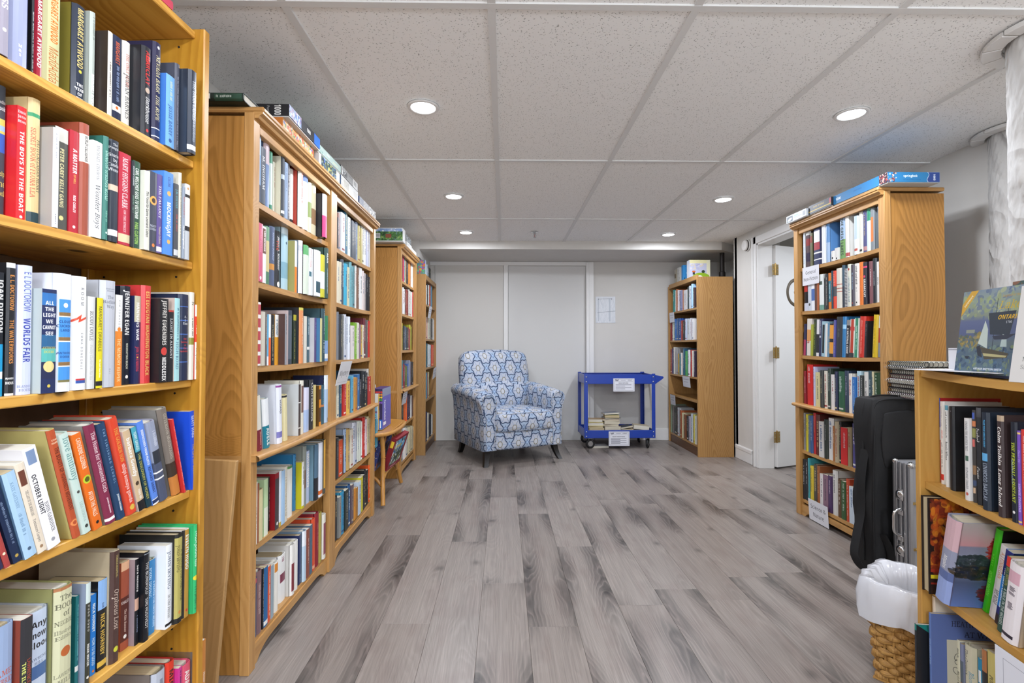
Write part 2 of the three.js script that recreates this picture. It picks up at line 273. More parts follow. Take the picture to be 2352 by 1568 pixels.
FILL_GLOBE.spots.forEach(([x, y, z], i) => {  // added fill globes, lifting the ceiling and the faces turned to the camera
  const t = thing('added_fill_lamp', `added globe fill lamp behind the photographer, ${i ? 'by the right wall' : 'by the left wall'}`, 'lamp', [x, 0, z]);
  part('base', lathe([[0, 0], [0.14, 0], [0.14, 0.012], [0.02, 0.022], [0, 0.024]], 32), M.steel, t); part('pole', new THREE.CylinderGeometry(0.011, 0.011, y - 0.17, 14).translate(0, (y - 0.17) / 2 + 0.01, 0), M.steel, t);
  part('globe', new THREE.SphereGeometry(0.17, 32, 20).translate(0, y, 0), M.globe ??= std({ color: 0xffffff, emissive: FILL_GLOBE.color, emissiveIntensity: 4, roughness: 0.6 }), t);
  const l = new THREE.PointLight(FILL_GLOBE.color, FILL_GLOBE.cd, 0, 2); l.position.set(x, y, z); l.castShadow = true; l.shadow.radius = 8; scene.add(l);
});

// ---------------------------------------------------------------- bookcases
// local frame of a case: x along the front, seen from the room, left to right; y up; z out of the front; z = 0 at the shelf fronts
const turnOf = (deg, leftWall) => leftWall ? Math.PI / 2 - deg * Math.PI / 180 : -Math.PI / 2 - deg * Math.PI / 180;
const FRAMES = {
  pine: { pos: [-0.818, 0, -0.80], turn: turnOf(2.8, true) }, oak2: { pos: [-0.80, 0, -1.58], turn: turnOf(0, true) }, o3: { pos: [-0.80, 0, -2.32], turn: turnOf(0, true) },
  o4: { pos: [-0.81, 0, -3.87], turn: turnOf(0, true) }, o5: { pos: [-0.745, 0, -4.69], turn: turnOf(0, true) }, R1: { pos: [1.81, 0, -3.01], turn: turnOf(0, false) },
  R2: { pos: [1.80, 0, -5.35], turn: turnOf(0, false) }, R3: { pos: [1.119, 0, -1.307], turn: turnOf(8.1, false) },
};
const SAGS = { oak2: [0.006, 0.7], o3: [0.006, 0.7], R1: [0.007, 0.69], R3: [0.015, 0.744] };
const sag = (k, s) => { const q = SAGS[k]; if (!q) return 0; const t = clamp(s / q[1]); return q[0] * 4 * t * (1 - t); };
function board(k, x0, x1, y, h, d, z1 = 0, mat = M.oakEdge) {       // a shelf whose top is at y, bending under its load
  const g = new THREE.BoxGeometry(x1 - x0, h, d, 14, 1, 1).translate((x0 + x1) / 2, y - h / 2, z1 - d / 2), p = g.attributes.position;
  for (let i = 0; i < p.count; i++) p.setY(i, p.getY(i) - sag(k, p.getX(i)));
  g.computeVertexNormals(); return wood(g, 0);
}
function nose(k, x0, x1, y, r, z) { const pts = []; for (let i = 0; i <= 12; i++) { const x = mix(x0, x1, i / 12); pts.push([x, y - sag(k, x), z]); } return wood(tube(pts, r, 24, 8), 0); }
function arch(x0, x1, h, rise, d, z) { const s = new THREE.Shape(); s.moveTo(x0, 0); s.lineTo(x0 + 0.05, 0); s.quadraticCurveTo(x0 + 0.08, rise, x0 + 0.16, rise); s.lineTo(x1 - 0.16, rise); s.quadraticCurveTo(x1 - 0.08, rise, x1 - 0.05, 0); s.lineTo(x1, 0); s.lineTo(x1, h); s.lineTo(x0, h); s.closePath(); return wood(new THREE.ExtrudeGeometry(s, { depth: d, bevelEnabled: false, curveSegments: 8 }).translate(0, 0, z), 0); }
function oakCase(k, label, { h = 1.77, ys = [1.489, 1.228, 0.953, 0.378, 0.082], ledge = 0.674, L = 0.70, D = 0.27, shelfCat = 'bookcase', tan = M.oakEdge } = {}) {
  const f = FRAMES[k], t = thing('bookcase', label, 'bookcase', f.pos, f.turn), st = 0.04, S = 0.018;
  for (const s of [0, 1]) { const x = s ? L + S / 2 : -S / 2;                        // framed side panels
    part('side_panel', wood(cbox(S, h - 0.03, D, x, (h - 0.03) / 2, -D / 2 - 0.004)), M.oak, t);
    part('stile', wood(cbox(st, h - 0.02, 0.03, s ? L - st / 2 + S + 0.004 : st / 2 - S - 0.004, (h - 0.02) / 2, 0.001)), tan, t);
  }
  part('back_panel', wood(box(L, h - 0.05, 0.006, L / 2, h / 2, -D + 0.003)), M.oakDark, t);
  for (const y of ys) part('shelf', board(k, 0, L, y, 0.02, D - 0.01, -0.0), tan, t);
  if (ledge) { const p = part('ledge', board(k, -0.019, L + 0.019, ledge, 0.02, D + 0.025, 0.03), tan, t); part('nosing', nose(k, -0.019, L + 0.019, ledge - 0.01, 0.0105, 0.031), tan, p); }
  part('top_rail', wood(cbox(L - 0.05, 0.05, 0.02, L / 2, h - 0.045, 0.002), 0), tan, t);
  const cor = part('cornice', wood(cbox(L + 0.038, 0.018, D + 0.055, L / 2, h - 0.009, -D / 2 + 0.018, 0.005), 0), tan, t);
  const cove = extrude([[0, 0], [0.016, 0], [0.02, 0.008], [0.03, 0.014], [0.03, 0.02], [0, 0.02]], L + 0.036); cove.rotateY(-Math.PI / 2).translate(L + 0.018, h - 0.037, 0.012); part('cove_moulding', wood(cove, 0), tan, cor);
  part('base_rail', arch(0, L, 0.064, 0.035, 0.018, -0.012), tan, t);
  return t;
}
const case2 = oakCase('oak2', 'tall honey oak bookcase behind the leaning board, boxes on its top');
oakCase('o3', 'tall honey oak bookcase with the mystery card, joined to the one behind the leaning board');
oakCase('o4', 'honey oak bookcase beyond the small bamboo table, landscape puzzle box on its top', { h: 1.815, ys: [1.541, 1.28, 0.987, 0.393, 0.1], ledge: 0.676, L: 0.64, D: 0.26 });
oakCase('R1', 'tall honey oak bookcase by the doorway with two printed cards and puzzle boxes on top', { ys: [1.492, 1.23, 0.964, 0.394, 0.1], ledge: 0.674, L: 0.69 });
{ // pine case: drilled sides, open top bay
  const f = FRAMES.pine, t = thing('bookcase', 'knotty yellow pine bookcase closest to the camera', 'bookcase', f.pos, f.turn), x0 = -0.42, x1 = 0.482, D = 0.285;
  for (const x of [x0 - 0.011, x1 + 0.011]) { const p = part('side_panel', wood(cbox(0.022, 1.835, D + 0.022, x, 0.9175, -D / 2 + 0.011, 0.003)), M.pineSide, t);
    if (x > 0) for (let y = 0.2; y < 1.8; y += 0.032 * 1.55) for (const z of [-0.045, -0.235]) part('peg_hole', new THREE.CylinderGeometry(0.0028, 0.0028, 0.002, 8).rotateZ(Math.PI / 2).translate(x - 0.0112, y, z), M.darkHole, p); }
  part('back_panel', box(x1 - x0, 1.8, 0.005, (x0 + x1) / 2, 0.9, -D + 0.003), M.hardboard, t);
  part('back_post', wood(cbox(0.02, 1.8, 0.02, x1 - 0.01, 0.9, -D + 0.016)), M.pineSide, t);
  for (const y of [1.826, 1.489, 1.229, 0.93, 0.65, 0.352]) part('shelf', wood(cbox(x1 - x0 - 0.001, 0.019, D - 0.012, (x0 + x1) / 2, y - 0.0095, -D / 2 + 0.004, 0.002), 0), M.pine, t);
  part('shelf', wood(cbox(x1 - x0 - 0.001, 0.02, D + 0.02, (x0 + x1) / 2, 0.045, -D / 2 + 0.02, 0.002), 0), M.pine, t);
}
{ // low case in the foreground
  const f = FRAMES.R3, t = thing('bookcase', 'low beech bookcase beside the wastebasket, picture book on its top', 'bookcase', f.pos, f.turn), L = 0.744, D = 0.262;
  for (const x of [-0.009, L + 0.009]) part('side_panel', wood(cbox(0.018, 0.954, D + 0.012, x, 0.477, -D / 2 + 0.006, 0.002)), M.beech, t);
  part('top_board', board('R3', -0.0005, L, 0.953, 0.019, D + 0.002, 0.006), M.beech, t);
  part('back_panel', wood(box(L, 0.94, 0.005, L / 2, 0.47, -D + 0.003)), M.beech, t);
  for (const y of [0.656, 0.388, 0.119]) part('shelf', board('R3', 0, L, y, 0.018, D - 0.008, 0.0), M.beech, t);
  part('kick_board', wood(cbox(L, 0.1, 0.016, L / 2, 0.05, -0.02), 0), M.beech, t);
}
for (const [k, label, ys, h, L] of [['o5', 'narrow brown bookcase in the far corner behind the bamboo table, dark base', [1.424, 1.09, 0.813, 0.507, 0.092], 1.70, 0.70], ['R2', 'brown wood-grain bookcase in the corner beside the blue cart', [1.384, 1.083, 0.73, 0.51, 0.1], 1.685, 0.78]]) {
  const f = FRAMES[k], t = thing('bookcase', label, 'bookcase', f.pos, f.turn), D = k === 'R2' ? 0.32 : 0.25, S = 0.02;
  for (const x of [-S / 2, L + S / 2]) part('side_panel', wood(cbox(S, k === 'R2' ? 1.665 : h, D + 0.012, x, (k === 'R2' ? 1.665 : h) / 2, -D / 2 + 0.006)), M.veneer, t);
  part('back_panel', wood(box(L, h - 0.08, 0.006, L / 2, h / 2 - 0.02, -D + 0.003)), M.veneerDark, t);
  part('top_board', wood(cbox(L - 0.001, 0.02, D - 0.005, L / 2, h - 0.03, -D / 2), 0), M.veneer, t);
  part('top_rail', wood(cbox(L, 0.045, 0.018, L / 2, h - 0.022, 0.0), 0), M.veneer, t);
  for (const y of ys) part('shelf', board(k, 0, L, y, 0.018, D - 0.01), M.veneer, t);
  part('base_rail', wood(cbox(L, ys[4] - 0.02, 0.016, L / 2, (ys[4] - 0.02) / 2, -0.01), 0), M.veneerDark, t);
}
{ // spare shelf board leaning in the gap
  const g = wood(cbox(0.32, 0.685, 0.016, 0, 0, 0, 0.002));
  const m = single('shelf_board', 'loose wooden shelf board leaning between the pine and oak bookcases', 'board', g, M.maple, [-0.965, 0.347, -1.47], 0); m.rotation.set(-0.03, 0.0, -0.066);
}
const SHELVES = [
  ['pine', 'first', 1.489, [
    '7 21 213 0 0|mauve#8d8793|w .42-.66 s NESS;w .8 o .3|with white letters and emblem',
    '28 39 213 -5 0|lavender#9298b6|w .1-.3 s HILL;w .82-.93 sh M & S|with pale publisher mark',
    '81 5 213 -20 0|black|w .45-.95 s ~|',
    '121 16 213 -55 0|red#9d2235|w .04-.95 b MARGARET ATWOOD|with tall white capitals',
    '137 40 213 -55 0|pale-green#c3c392|o .02-.5 bn MARGARET ATWOOD;#b5602a .54-.92 n MaddAddam;#e8e4da .0-.03 ;#a8a684 0 C|with orange lettering',
    '192 28 213 -48 0|dark-blue#2a3140|#d6bd74 .03-.6 bn MARGARET ATWOOD;#d9c84a .63 o .25;w .74-.96 bh THE YEAR OF THE FLOOD;#8a8038 0 C|with gold and white lettering',
    '220 14 214 -40 0|grey-green#a4aba2|#6c756d .05-.28 s ~;w .6-.95 b MARGARET ATWOOD|',
    '235 12 182 -16 0|dark-brown#2c211d|#d8d2c4 .0-.98 B;#2a211c .35-.75 s ~;#2c211d 0 C|with worn white spine',
    '281 23 205 -45 0|navy#222b45|#d2603a .06-.3 bn MARGARET;#9fb0cf .32-.7 ~;w .74-.81 B;o .77 o .3|with a white band low down',
    '304 20 206 -40 0|cream#dad6cc|#b8442f .13-.5 s THE ONLY STORY;k .3-.9 s JULIAN BARNES;k .94 o .3|with black and red letters',
    '325 26 208 -12 0|black#26272b|r .05-.2 b ALEX;r .1-.42 b BARCLAY;#b7a08c .48 o .5;w .55-.84 i Darkhouse;r .92 o .3|with red lettering',
    '352 24 234 -8 0|dark-purple#2b2a44|w .05 o .3;#e6dba0 .13-.78 in NEVADA BARR  THE ROPE;w .86-.95 B;#22335a .87-.94 |with pale-gold capitals',
    '376 28 171 3 0|sky-blue#79aee8|#d6d39c .08-.36 b ~;#3d5f95 .42-.84 b JESSIE BARRY;#3d5f95 .91 o .35;#3f74c0 0 C|',
    '404 16 212 5 0|dark-grey#4a4c58|#9fa3b0 .15-.95 b ~|',
    '420 28 206 30 0|black#2b323e|#c9d0d8 .12-.6 s THE DARK LADIES;#8a939e .62-.85 s ~;w .9-.96 |with thin silver letters',
  ]],
  ['pine', 'second', 1.229, [
    '48 18 231 -45 0|dark-grey#3a4049|#c9b85a .25-.36 B;#2f58a8 .36-.5 B;#8fb0dd .3-.34 B;w .1-.2 sh Nadine Books;#e0c860 .62-.84 sh Help! the book|with blue and gold art',
    '67 16 203 -28 0|red#d8282f|w .03-.15 sh Daniel James Brown;w .2-.92 b THE BOYS IN THE BOAT;w .95 o .35|with white capitals',
    '83 22 226 -22 0|tan#d2b985|#b03a2a .2-.82 s SECRET BOOK of FLORA LEA;k .32-.74 sr PATTI CALLAHAN HENRY;#2d8a5a .12-.15 B;#1f3a40 .9-.98 |with red and black lettering',
    '106 12 182 -2 0|white#dfdfe0|#8a8a90 .06-.3 s ~;k .86-.97 bh K N O P F;#aaa7a4 0 C|',
    '118 26 190 -10 0|dark-olive#4a4a42|#c9c6ba .0-.14 B;#d9cf9a .2-.78 b PETER CAREY KELLY GANG;#e2d38a .88 o .35|with pale lettering',
    '145 20 195 -8 0|red#ae2330|w .18-.42 b A MATTER;y .43-.52 b OF WILL;w .63-.8 b ROD CARLEY;w .94 o .3|with white title',
    '165 21 218 -5 0|red-brown#9a4a34|#e6e0d4 .1-.35 B;k .11-.34 bn MORLEY CALLAGHAN|with a white spine label',
    '186 22 192 0 0|white#eeeeec|#4a4a4e .04-.4 s MICHAEL CHABON;k .44-.9 i Wonder Boys|with black script',
    '208 14 210 3 0|green#2f6e62|#a9cfbe .14-.62 s DRAGON SPRINGS ROAD;#7fb5a0 .72-.84 b ~;#cfe0d6 .93 o .3|',
    '223 28 211 1 0|black#1d2532|w .03-.1 sh The Penguin;w .13-.32 sh Stories by Canadian Women;#d8b9a0 .44-.5 B;w .88-.94 |with stacked white words',
    '252 31 196 -3 0|red#b5263a|w .05-.6 sn MARY HIGGINS CLARK;w .62-.86 s ON THE STREET;#d9c9a0 .88-.97 |with white lettering',
    '282 9 187 0 0|black#20262a|#c8d0cc .05-.3 b AUSTIN CLARKE;#7fb08c .4-.6 ~|',
    '292 20 192 -5 0|dark-green#1f4a34|w .08-.66 bn CARL MELCHER GOES TO VIETNAM;#a8d060 .7-.95 bn PAUL CLAYTON|',
    '312 16 177 5 0|cream#d8d6c6|k .26-.84 bn The Favorite Game Leonard Cohen|with black title',
    '328 21 181 5 0|dark-grey#3c3f4d|#e0a04a .36 o 1.0;#3a2a1e .36 o .55;#cfd2da .66-.74 sh MATT COHEN;#e07a30 .92 o .4;#c9c6b4 0 C|with a gold ring',
    '349 17 182 5 0|purple#5a4a86|w .1-.6 s THE FALLOUT;#e3d9a0 .66-.88 s Tamar Cohen;w .92-.98',
    '367 30 196 8 0|blue#4d86cf|#1f3a78 .06-.18 bn COLLINS;#d9a85a .26 o .4;w .36-.78 b MOCKINGJAY;#d9a85a .84 o .35|with bold white title',
    '398 15 176 10 0|dark-grey#45474c|#57b0b8 .08-.34 s J.M. COETZEE;#c0453a .42-.64 s ~;#c9c9c9 .9-.98',
    '413 12 208 10 0|cream#cbc5b2|#8a866f .1-.9 s ~|',
    '426 10 177 10 0|grey#8e98a6|#c0452f .14-.44 s ~;w .5-.9 bn The Redemption of|',
    '436 17 188 10 0|pale-grey#b6babd|w .0-.56 B;k .14-.18 B;k .56-.62 B;#c08a4a .06 o .4|with black bands',
  ]],
  ['pine', 'third', 0.93, [
    '27 17 206 -18 0|black#1c2128|#1e97c9 .58-1 B;w .05-.5 b JOAN DIDION;w .8-.86 |with bright blue lower half',
    '44 15 224 -15 0|black#16181d|#d9d9d6 .0-.04 B;#d98a3c .09-.36 bn E. L. DOCTOROW;#d98a3c .43-.76 bn THE WATERWORKS;w .85-.92 bh RANDOM HOUSE;#d9d9d6 .98-1 |with orange lettering',
    '60 25 223 -10 0|lavender#c8cee8|#2f3f98 .05-.36 n E L DOCTOROW;#2c3796 .41-.75 bn WORLDS FAIR;#59638f .92-.98 sh RANDOM HOUSE;#b4b9d4 0 C|with blue lettering',
    '85 27 185 4 0|navy#1d2a55|#2f6fb0 .04-.16 B;#1d2a55 .16-.42 B;#2a5f8a .44-.56 B;#58b0a8 .57-.7 B;#20284a .7-.86 B;w .11-.46 bh ALL THE LIGHT WE CANNOT SEE;#d9c45a .55-.62 sh ANTHONY DOERR;#e3cf8a .745 o .75;#d8c050 .93 o .22;#b4bfbd 0 C|with a gold seal',
    '112 36 217 3 0|white#e3e6ef|#4a92d8 .22-.33 v;#8a6a42 .33-.36 v;#4a92d8 .37-.54 v;#8a6a42 .54-.57 v;#4a92d8 .58-.75 v;#8a6a42 .75-.78 v;#4a92d8 .79-.9 v;#7d7548 .9-.92 v;#1f3f7a .39-.5 bh CLOUD CUCKOO LAND;#1f3f7a .66-.72 bh ANTHONY DOERR;w .27 o .25|with a painted blue tower',
    '149 31 217 2 0|white#e8e8e6|#3a3a3e .1-.26 u ROOM;#d8482a .35-.4 z;#4a4a4e .5-.82 u EMMA DONOGHUE;#c03a3a .9-.915 v;#33509a .915-.94 v|with a red scrawl',
    '180 17 181 0 0|pale-grey#d3d3d1|#4a4a4a .16-.48 s RODDY DOYLE;#b4b4b2 .52-.9 i Paddy Clarke Ha Ha Ha|',
    '198 15 180 2 0|yellow#d8c91f|#2f2c18 .05-.64 n MARGARET DRABBLE;w .68-.88 b The Dark Flood Rises;k .92-.97 ;#2b2a22 0 C|with dark capitals',
    '213 38 218 0 0|grey#b9bcc3|#4a505c .07-.11 sh MARGARET DRABBLE;#4a505c .14-.27 sh The Radiant Way;#5f6570 .82-.88 sh M & S|with slate lettering',
    '252 18 192 -6 0|white#e2e2de|#e0822a .4-1 B;#8a8a8a .06-.36 u KIM EDWARDS;#e0822a .38 o .5;#f0d0a0 .48-.95 n THE MEMORY KEEPER;#a9a59c 0 C|with orange lower part',
    '286 26 215 -20 0|black#161b29|w .05-.5 b JENNIFER EGAN;#d8d8c0 .58-.84 b MANHATTAN BEACH;w .92 o .3|with bold white capitals',
    '313 18 196 -15 0|navy#262c52|#b9b49a .0-.3 B;w .04-.54 b HANNAHS WAR;#c83a4a .58-.86 bn JAN EISENBERG;#e0c050 .7 o .2|',
    '331 28 222 -10 0|red#c63a3b|#d8b060 .06-.92 b ESI EDUGYAN WASHINGTON BLACK|with gold lettering',
    '359 27 195 8 0|black#1c1c20|#d8d4ca .03-.56 bn JEFFREY EUGENIDES;#c9403a .63 o .7;w .7-.98 bn MIDDLESEX|with a red disc',
    '387 17 170 8 0|black#17181c|#b03a30 .0-.03 B;w .1-.7 sn LIGHT IN AUGUST|',
    '404 18 200 10 0|pale-teal#9fcdce|#2f5f74 .12-.5 s ~;#2f4f74 .52-.86 s HIGH ROAD;#c4b2a6 0 C|',
    '423 35 212 10 0|navy#1b2540|#3f66b0 .14-.15 B;#3f66b0 .3-.31 B;#3f66b0 .46-.47 B;#3f66b0 .62-.63 B;#3f66b0 .78-.79 B;w .24-.36 sh A. J. Finn;r .5-.68 bh the woman in the window|with blue stripes',
    '459 17 220 10 0|cream#ddd7c8|k .06-.2 s N;k .3-.5 s ~;#8a8a3a .52-.6',
    '477 11 190 10 0|red#d8402c|w .0-.16 B;w .18-.5 b FORD;#e6e4dc .5-1 B;k .55-.9 i The Sportswriter|with white ends',
  ]],
  ['pine', 'fourth', 0.65, [
    '16 13 167 4 16|dark-purple#2d2748|#e6e0c0 .86 o .5|with a pale flower',
    '31 10 182 3 16|red-brown#a8443f|#e6e0c0 .86 o .5|with a pale flower',
    '48 15 174 0 16|navy#1c2b48|#c9b55a .0-.01 B;#8fa0b8 .08-.3 i ~;#8fa0b8 .36-.8 s ~;#b89a4a .93 o .4|with a gold edge',
    '64 21 159 3 15|pale-blue#a9c9e2|#6f8fae .12-.42 s KATE GATENBY;#6f8fae .48-.72 s ~;#4a5f78 .9 o .3;#5a7896 0 C|',
    '87 17 170 2 15|cream#e2d5c0|#6a3a2a .08-.24 v;k .3-.58 sn THE LAST OF THE MOHICANS;k .62-.88 s Fenimore Cooper;#9a7a5a .93 o .35|with a dark oval',
    '105 24 194 3 15|white#ecebec|#7a8fb0 .03-.16 v;k .22-.68 b OCTOBER LIGHT;k .55-.85 sr JOHN GARDNER;#9a9aa0 .92 o .3|with bold black title',
    '156 17 219 2 15|red-brown#b3512f|#e6c8a8 .08-.13 bh CAM GIBB;#5a2418 .16-.74 bn THE BEAUTY OF HUMANITY MOVEMENT;#e08a50 .86 o .8;#b3512f .86 o .45;#b9ad6d 0 C|with orange swirls',
    '174 23 207 2 15|pale-green#c2d6cc|#5a8a86 .04-.46 s love anthony;#4a4a44 .58 o .25;#8fa8a0 .68-.88 s LISA GENOVA;#3a3f3a .93 o .3|with faint teal title',
    '199 19 203 3 15|orange#de6c20|w .05-.36 n CATHERINE GILDINER;#b8c832 .47 o .9;#5a5a20 .47 o .55;w .6-.86 n AFTER THE FALLS;k .93 o .35|with a green peace badge',
    '229 24 216 4 15|maroon#7c2744|w .08-.68 s The Home for Unwanted Girls;w .74-.9 b JOANNA GOODMAN;w .94-.97 ;#8a8a84 0 C|with white lettering',
    '256 22 214 3 15|dark-blue#1d3d5f|#a9c4dc .06-.62 u THE FINISHING SCHOOL;w .74-.92 b JOANNA GOODMAN|with spaced white title',
    '282 28 220 3 15|red#d2442b|y .1-.45 s THE GOLDEN SON;w .47-.88 s shilpi somaya gowda;y .93 o .45|with gold and white letters',
    '313 19 189 2 15|tan#cab08c|w .08-.58 b barbara Gowdy;#4a3a2a .66 o .5;w .74-.86 ~;#1b1b1e .88-1 ;#d8d4cc 0 C|with white lettering',
    '338 15 193 0 15|dark-teal#1b3a45|#4aa0b0 .0-.3 B;w .06-.28 n TERRY GRIGGS;#d8c850 .32-.9 n THE DISCOVERY OF HONEY|',
    '354 18 203 2 15|blue#5a86d8|w .1-.52 b DISPATCHES FROM PLUTO;#1a2a5a .54-.86 b RICHARD GRANT;w .93-1 B;#22335a .94-.98 |with white capitals',
    '374 33 195 2 14|grey#8f97aa|#4a5268 .5-1 B;#2b3038 .36-.52 v;#c9cdd8 .12-.3 s ~;w .62-.64 B;w .7-.72 ;#9a9aac 0 C|with a dark tree',
    '425 29 221 -2 14|brown#766c62|#b9b2a2 .06-.58 s GUTERSON MOUNTAINS;#3a2c20 .62-.78 B;#c27a35 .78-1;#8f8c86 0 C',
    '455 6 194 3 14|red#c83030|w .1-.9 n ~|',
    '479 20 200 6 4|blue#1f50d0|#dfe6f4 .06-.34 n MATT HAIG;y .42-.86 n THE LIFE IMPOSSIBLE|with yellow and white letters',
  ]],
  ['pine', 'fifth', 0.352, [
    '27 38 199 -10 0|pale-blue#93a6c6|#c0503a .36-.5 sh JAMES HERRIOT;#e0482a .52-.66 B;w .52-.53 B;w .65-.66 |with a red-orange band',
    '65 21 195 -4 0|dark-grey#303034|#d9e070 .2-.9 b THE ILLEGAL;#d9502f .1-.95 nr LAWRENCE HILL;#8a4030 0 C|with lime and orange letters',
    '86 45 191 -15 0|pale-blue#c2cfe1|k .08-.36 bh Any Known Blood;#55607a .42-.5 sh LAWRENCE HILL;#4a6a9a .5-.62 v;#aeb6c0 0 C|with large black stacked title',
    '131 37 215 -5 0|pale-yellow#c9c8a4|#a8704a .0-.03 B;#4a4a38 .06-.34 sh The BOOK of NEGROES;#5a5a48 .36-.46 sh Illustrated Edition;#b5602f .56 o .5;#6a6a55 .72-.84 sh LAWRENCE HILL;#93935f 0 C|with a red compass star',
    '183 8 177 -18 0|teal#1f6f72|#9fd0cc .1-.7 s ~;w .76-.82',
    '192 11 197 -6 0|dark-olive#36382e|#c9d8d4 .0-.2 B;w .22-.48 u HUGH HOOD;w .58-.84 b NEAR WATER;w .93 o .5;#8f9ab0 0 C|with a white disc',
    '219 13 161 -20 0|blue#1d78c8|w .08-.5 b NICK HORNBY;w .54-.88 n HOW TO BE GOOD;o .95 o .4|with bold white name',
    '233 22 182 -18 0|black#1f1f1f|#8fb8e8 .0-.33 B;#2a3a5a .26-.32 b SLAM;y .38-.84 b NICK HORNBY;y .9-.96 |with yellow lettering',
    '255 23 232 -8 0|dark-brown#4a342f|#c9c06a .04-.24 s TURNER HOSPITAL;#c9b8a8 .34-.7 i Orpheus Lost;#c9c93a .88 o .5;#b3a488 0 C|with gold lettering',
    '299 22 190 -25 0|red-brown#a35239|#e0b08a .0-.1 B;#5a2a20 .4-.9 B;w .42-.5 h KHALED;#e8d8c8 .54-.8 i The Kite Runner;w .85 o .4|',
    '321 12 189 -12 0|black#191a1f|w .06-.4 b Sara Henstra;#c9a08a .46-.6 B;#9fb0d0 .66-.86 n ~;#97878c 0 C|',
    '334 16 199 -2 0|black#14171d|#8f979f .02-.03 B;w .12-.48 n THE BLINDFOLD;w .52-.86 n SIRI HUSTVEDT|with thin white title',
    '351 34 170 -10 0|blue#2f7fb8|#dfeaf4 .1-.5 s JOHN IRVING;#dfeaf4 .3-.92 sr A PRAYER FOR OWEN MEANY;#b6beb2 0 C|with white capitals',
    '385 21 194 10 0|white#eceff2|#3a4a6a .06-.56 s JOHN IRVING;k .6-.88 i In One Person;k .94-.97 |with slate lettering',
    '406 24 211 20 0|black#1b1a18|#b0a65c .04-.94 B;#3a3518 .1-.45 s JOHN IRVING;#3a3518 .12-.82 sr A WIDOW FOR ONE YEAR;#c9803a .88 o .35|with a gold spine panel',
    '431 23 213 20 0|black#1c1b1a|#b58a3a .0-1 v;w .06-.46 bn EVELYN HUGO;#b58a3a .5-.86 n TAYLOR REID;r .92 o .3;#d8d6d0 0 C|with a gold edge',
    '454 14 217 30 0|green#2fae6a|w .04-.5 n TAYLOR JENKINS REID;#e8c832 .6 o .9;#1f5a3a .7-.95 n ~|with a yellow disc',
  ]],
  ['pine', 'sixth', 0.055, [
    '361 42 206 3 0|pale-grey#b4bac6|#4a5468 .1-.4 s ~;#7a7470 0 C|in a glossy jacket',
    '403 27 207 3 0|red#d6371f|k .06-.6 b MICHAEL;#9a1c16 0 C|with black capitals',
    '431 13 178 10 0|magenta#c8348c|k .05-.4 b ~|',
    '444 37 172 10 0|pink#d8546f|w .1-.4 b ADAM|with white letters',
    '482 16 187 10 0|grey#83868b|w .1-.6 b COLD NIGHT|',
    '498 6 182 10 0|maroon#6b2030||',
    '505 15 187 10 0|lime#b5cc4c|#5a6a1a .05-.5 b ~|',
    '520 14 192 10 0|orange#c4803c|w .4-.7 i House Lust|',
  ]],
  ['oak2', 'first', 1.489, [
    '21 14 182 4 0|white#e6e6e2||',
    '35 24 217 3 0|blue#7fa0c4|#a9bfd6 .0-.3 B;#2f3f5a .75-1',
    '59 30 188 2 0|dark-grey#3e4652|w .1-.8 s M. INGHAM|',
    '90 37 222 0 0|slate-blue#7489ae|#c9b6bb .0-.35',
    '141 19 206 -7 0|pale-green#cfe0d6|#3f8a6a .0-.2 B;#3f8a6a .9-1',
    '197 15 191 -22 0|cream#e0dccb|#8a3a2a .1-.5 ~|',
    '212 22 217 3 0|dark-grey#3f454d|#b9c4cf .3-.38 B;w .9-.95;#d3cdb6 0 C',
    '235 36 207 1 0|grey#8d9fb8|#5f7390 .1-.5 s ~|',
    '271 27 218 -5 0|dark-grey#55555a|w .1-.9 s ~|',
    '330 30 217 -18 0|white#efede6|k .9-.95',
    '360 43 236 4 0|cream#dfd7ca|r .1-.6 s ~;#b3402f 0 C|',
    '404 54 225 3 0|white#e6e6e6|#6f86bd .0-.14',
    '458 37 207 2 0|pale-green#cfcbb2|#8a9a5a .4-.7',
    '495 57 218 0 0|tan#cabf9f|#8a6a4a .5-.8',
    '552 46 186 30 0|pink#d8447c|#dfe3ec .0-.5;#22222a 0 C',
  ]],
  ['oak2', 'second', 1.228, [
    '23 18 193 4 0|white#e6e9ea|#5a78a8 .5-.95 b ~;#5f7a80 .36-.46 v',
    '42 31 192 3 0|pink#d0607c|#e8a8b8 .1-.5 s STUART MCLEAN;w .93 o .4',
    '73 25 188 2 0|white#e9e8e4|#6f4638 .04-.48 B;w .08-.44 bn LAKE MICHIGAN',
    '99 37 197 -2 0|pale-yellow#c9bd86|#6f9a7a .0-.25 B;#4a7a5a .78-1',
    '158 36 212 -11 0|slate-blue#4f5c7a|#b9c4d8 .1-.56 s RANDALL DONALD;#c98a3a .62-.72',
    '244 41 218 -32 0|black#22252b|w .1-.66 bi James A. Michener;#c0452f .1-.4 bl THE;w .9 o .5',
    '285 54 245 -25 0|pale-blue#a9c8d3|#d0e2e8 .0-.12 B;#3a5a74 .25 o .2;#7fa8b8 .55-.8',
    '339 20 200 -3 0|white#eeece6|#e8801f .5-1;#a39c5c 0 C',
    '359 31 207 8 0|white#eef0f2|#c9ccd2 .1-.2;#7a8a98 0 C',
    '391 44 196 15 0|pale-green#cfd9c6|#5fa868 .0-.2;#7a3038 0 C',
    '435 24 192 15 0|white#efefee|r .05-.4 b ~;#3a6a78 .5-.6',
    '460 70 190 30 0|white#f0f2f4|#2f4f5a .68-.92 v;#dfe3e6 0 C',
    '530 46 182 30 0|yellow#c6bf2f|w .4-.8',
    '577 42 219 30 0|dark-green#2d4a42|w .1-.3 b ALAN;#c9d0cc .4-.9 n ~',
  ]],
  ['oak2', 'third', 0.953, [
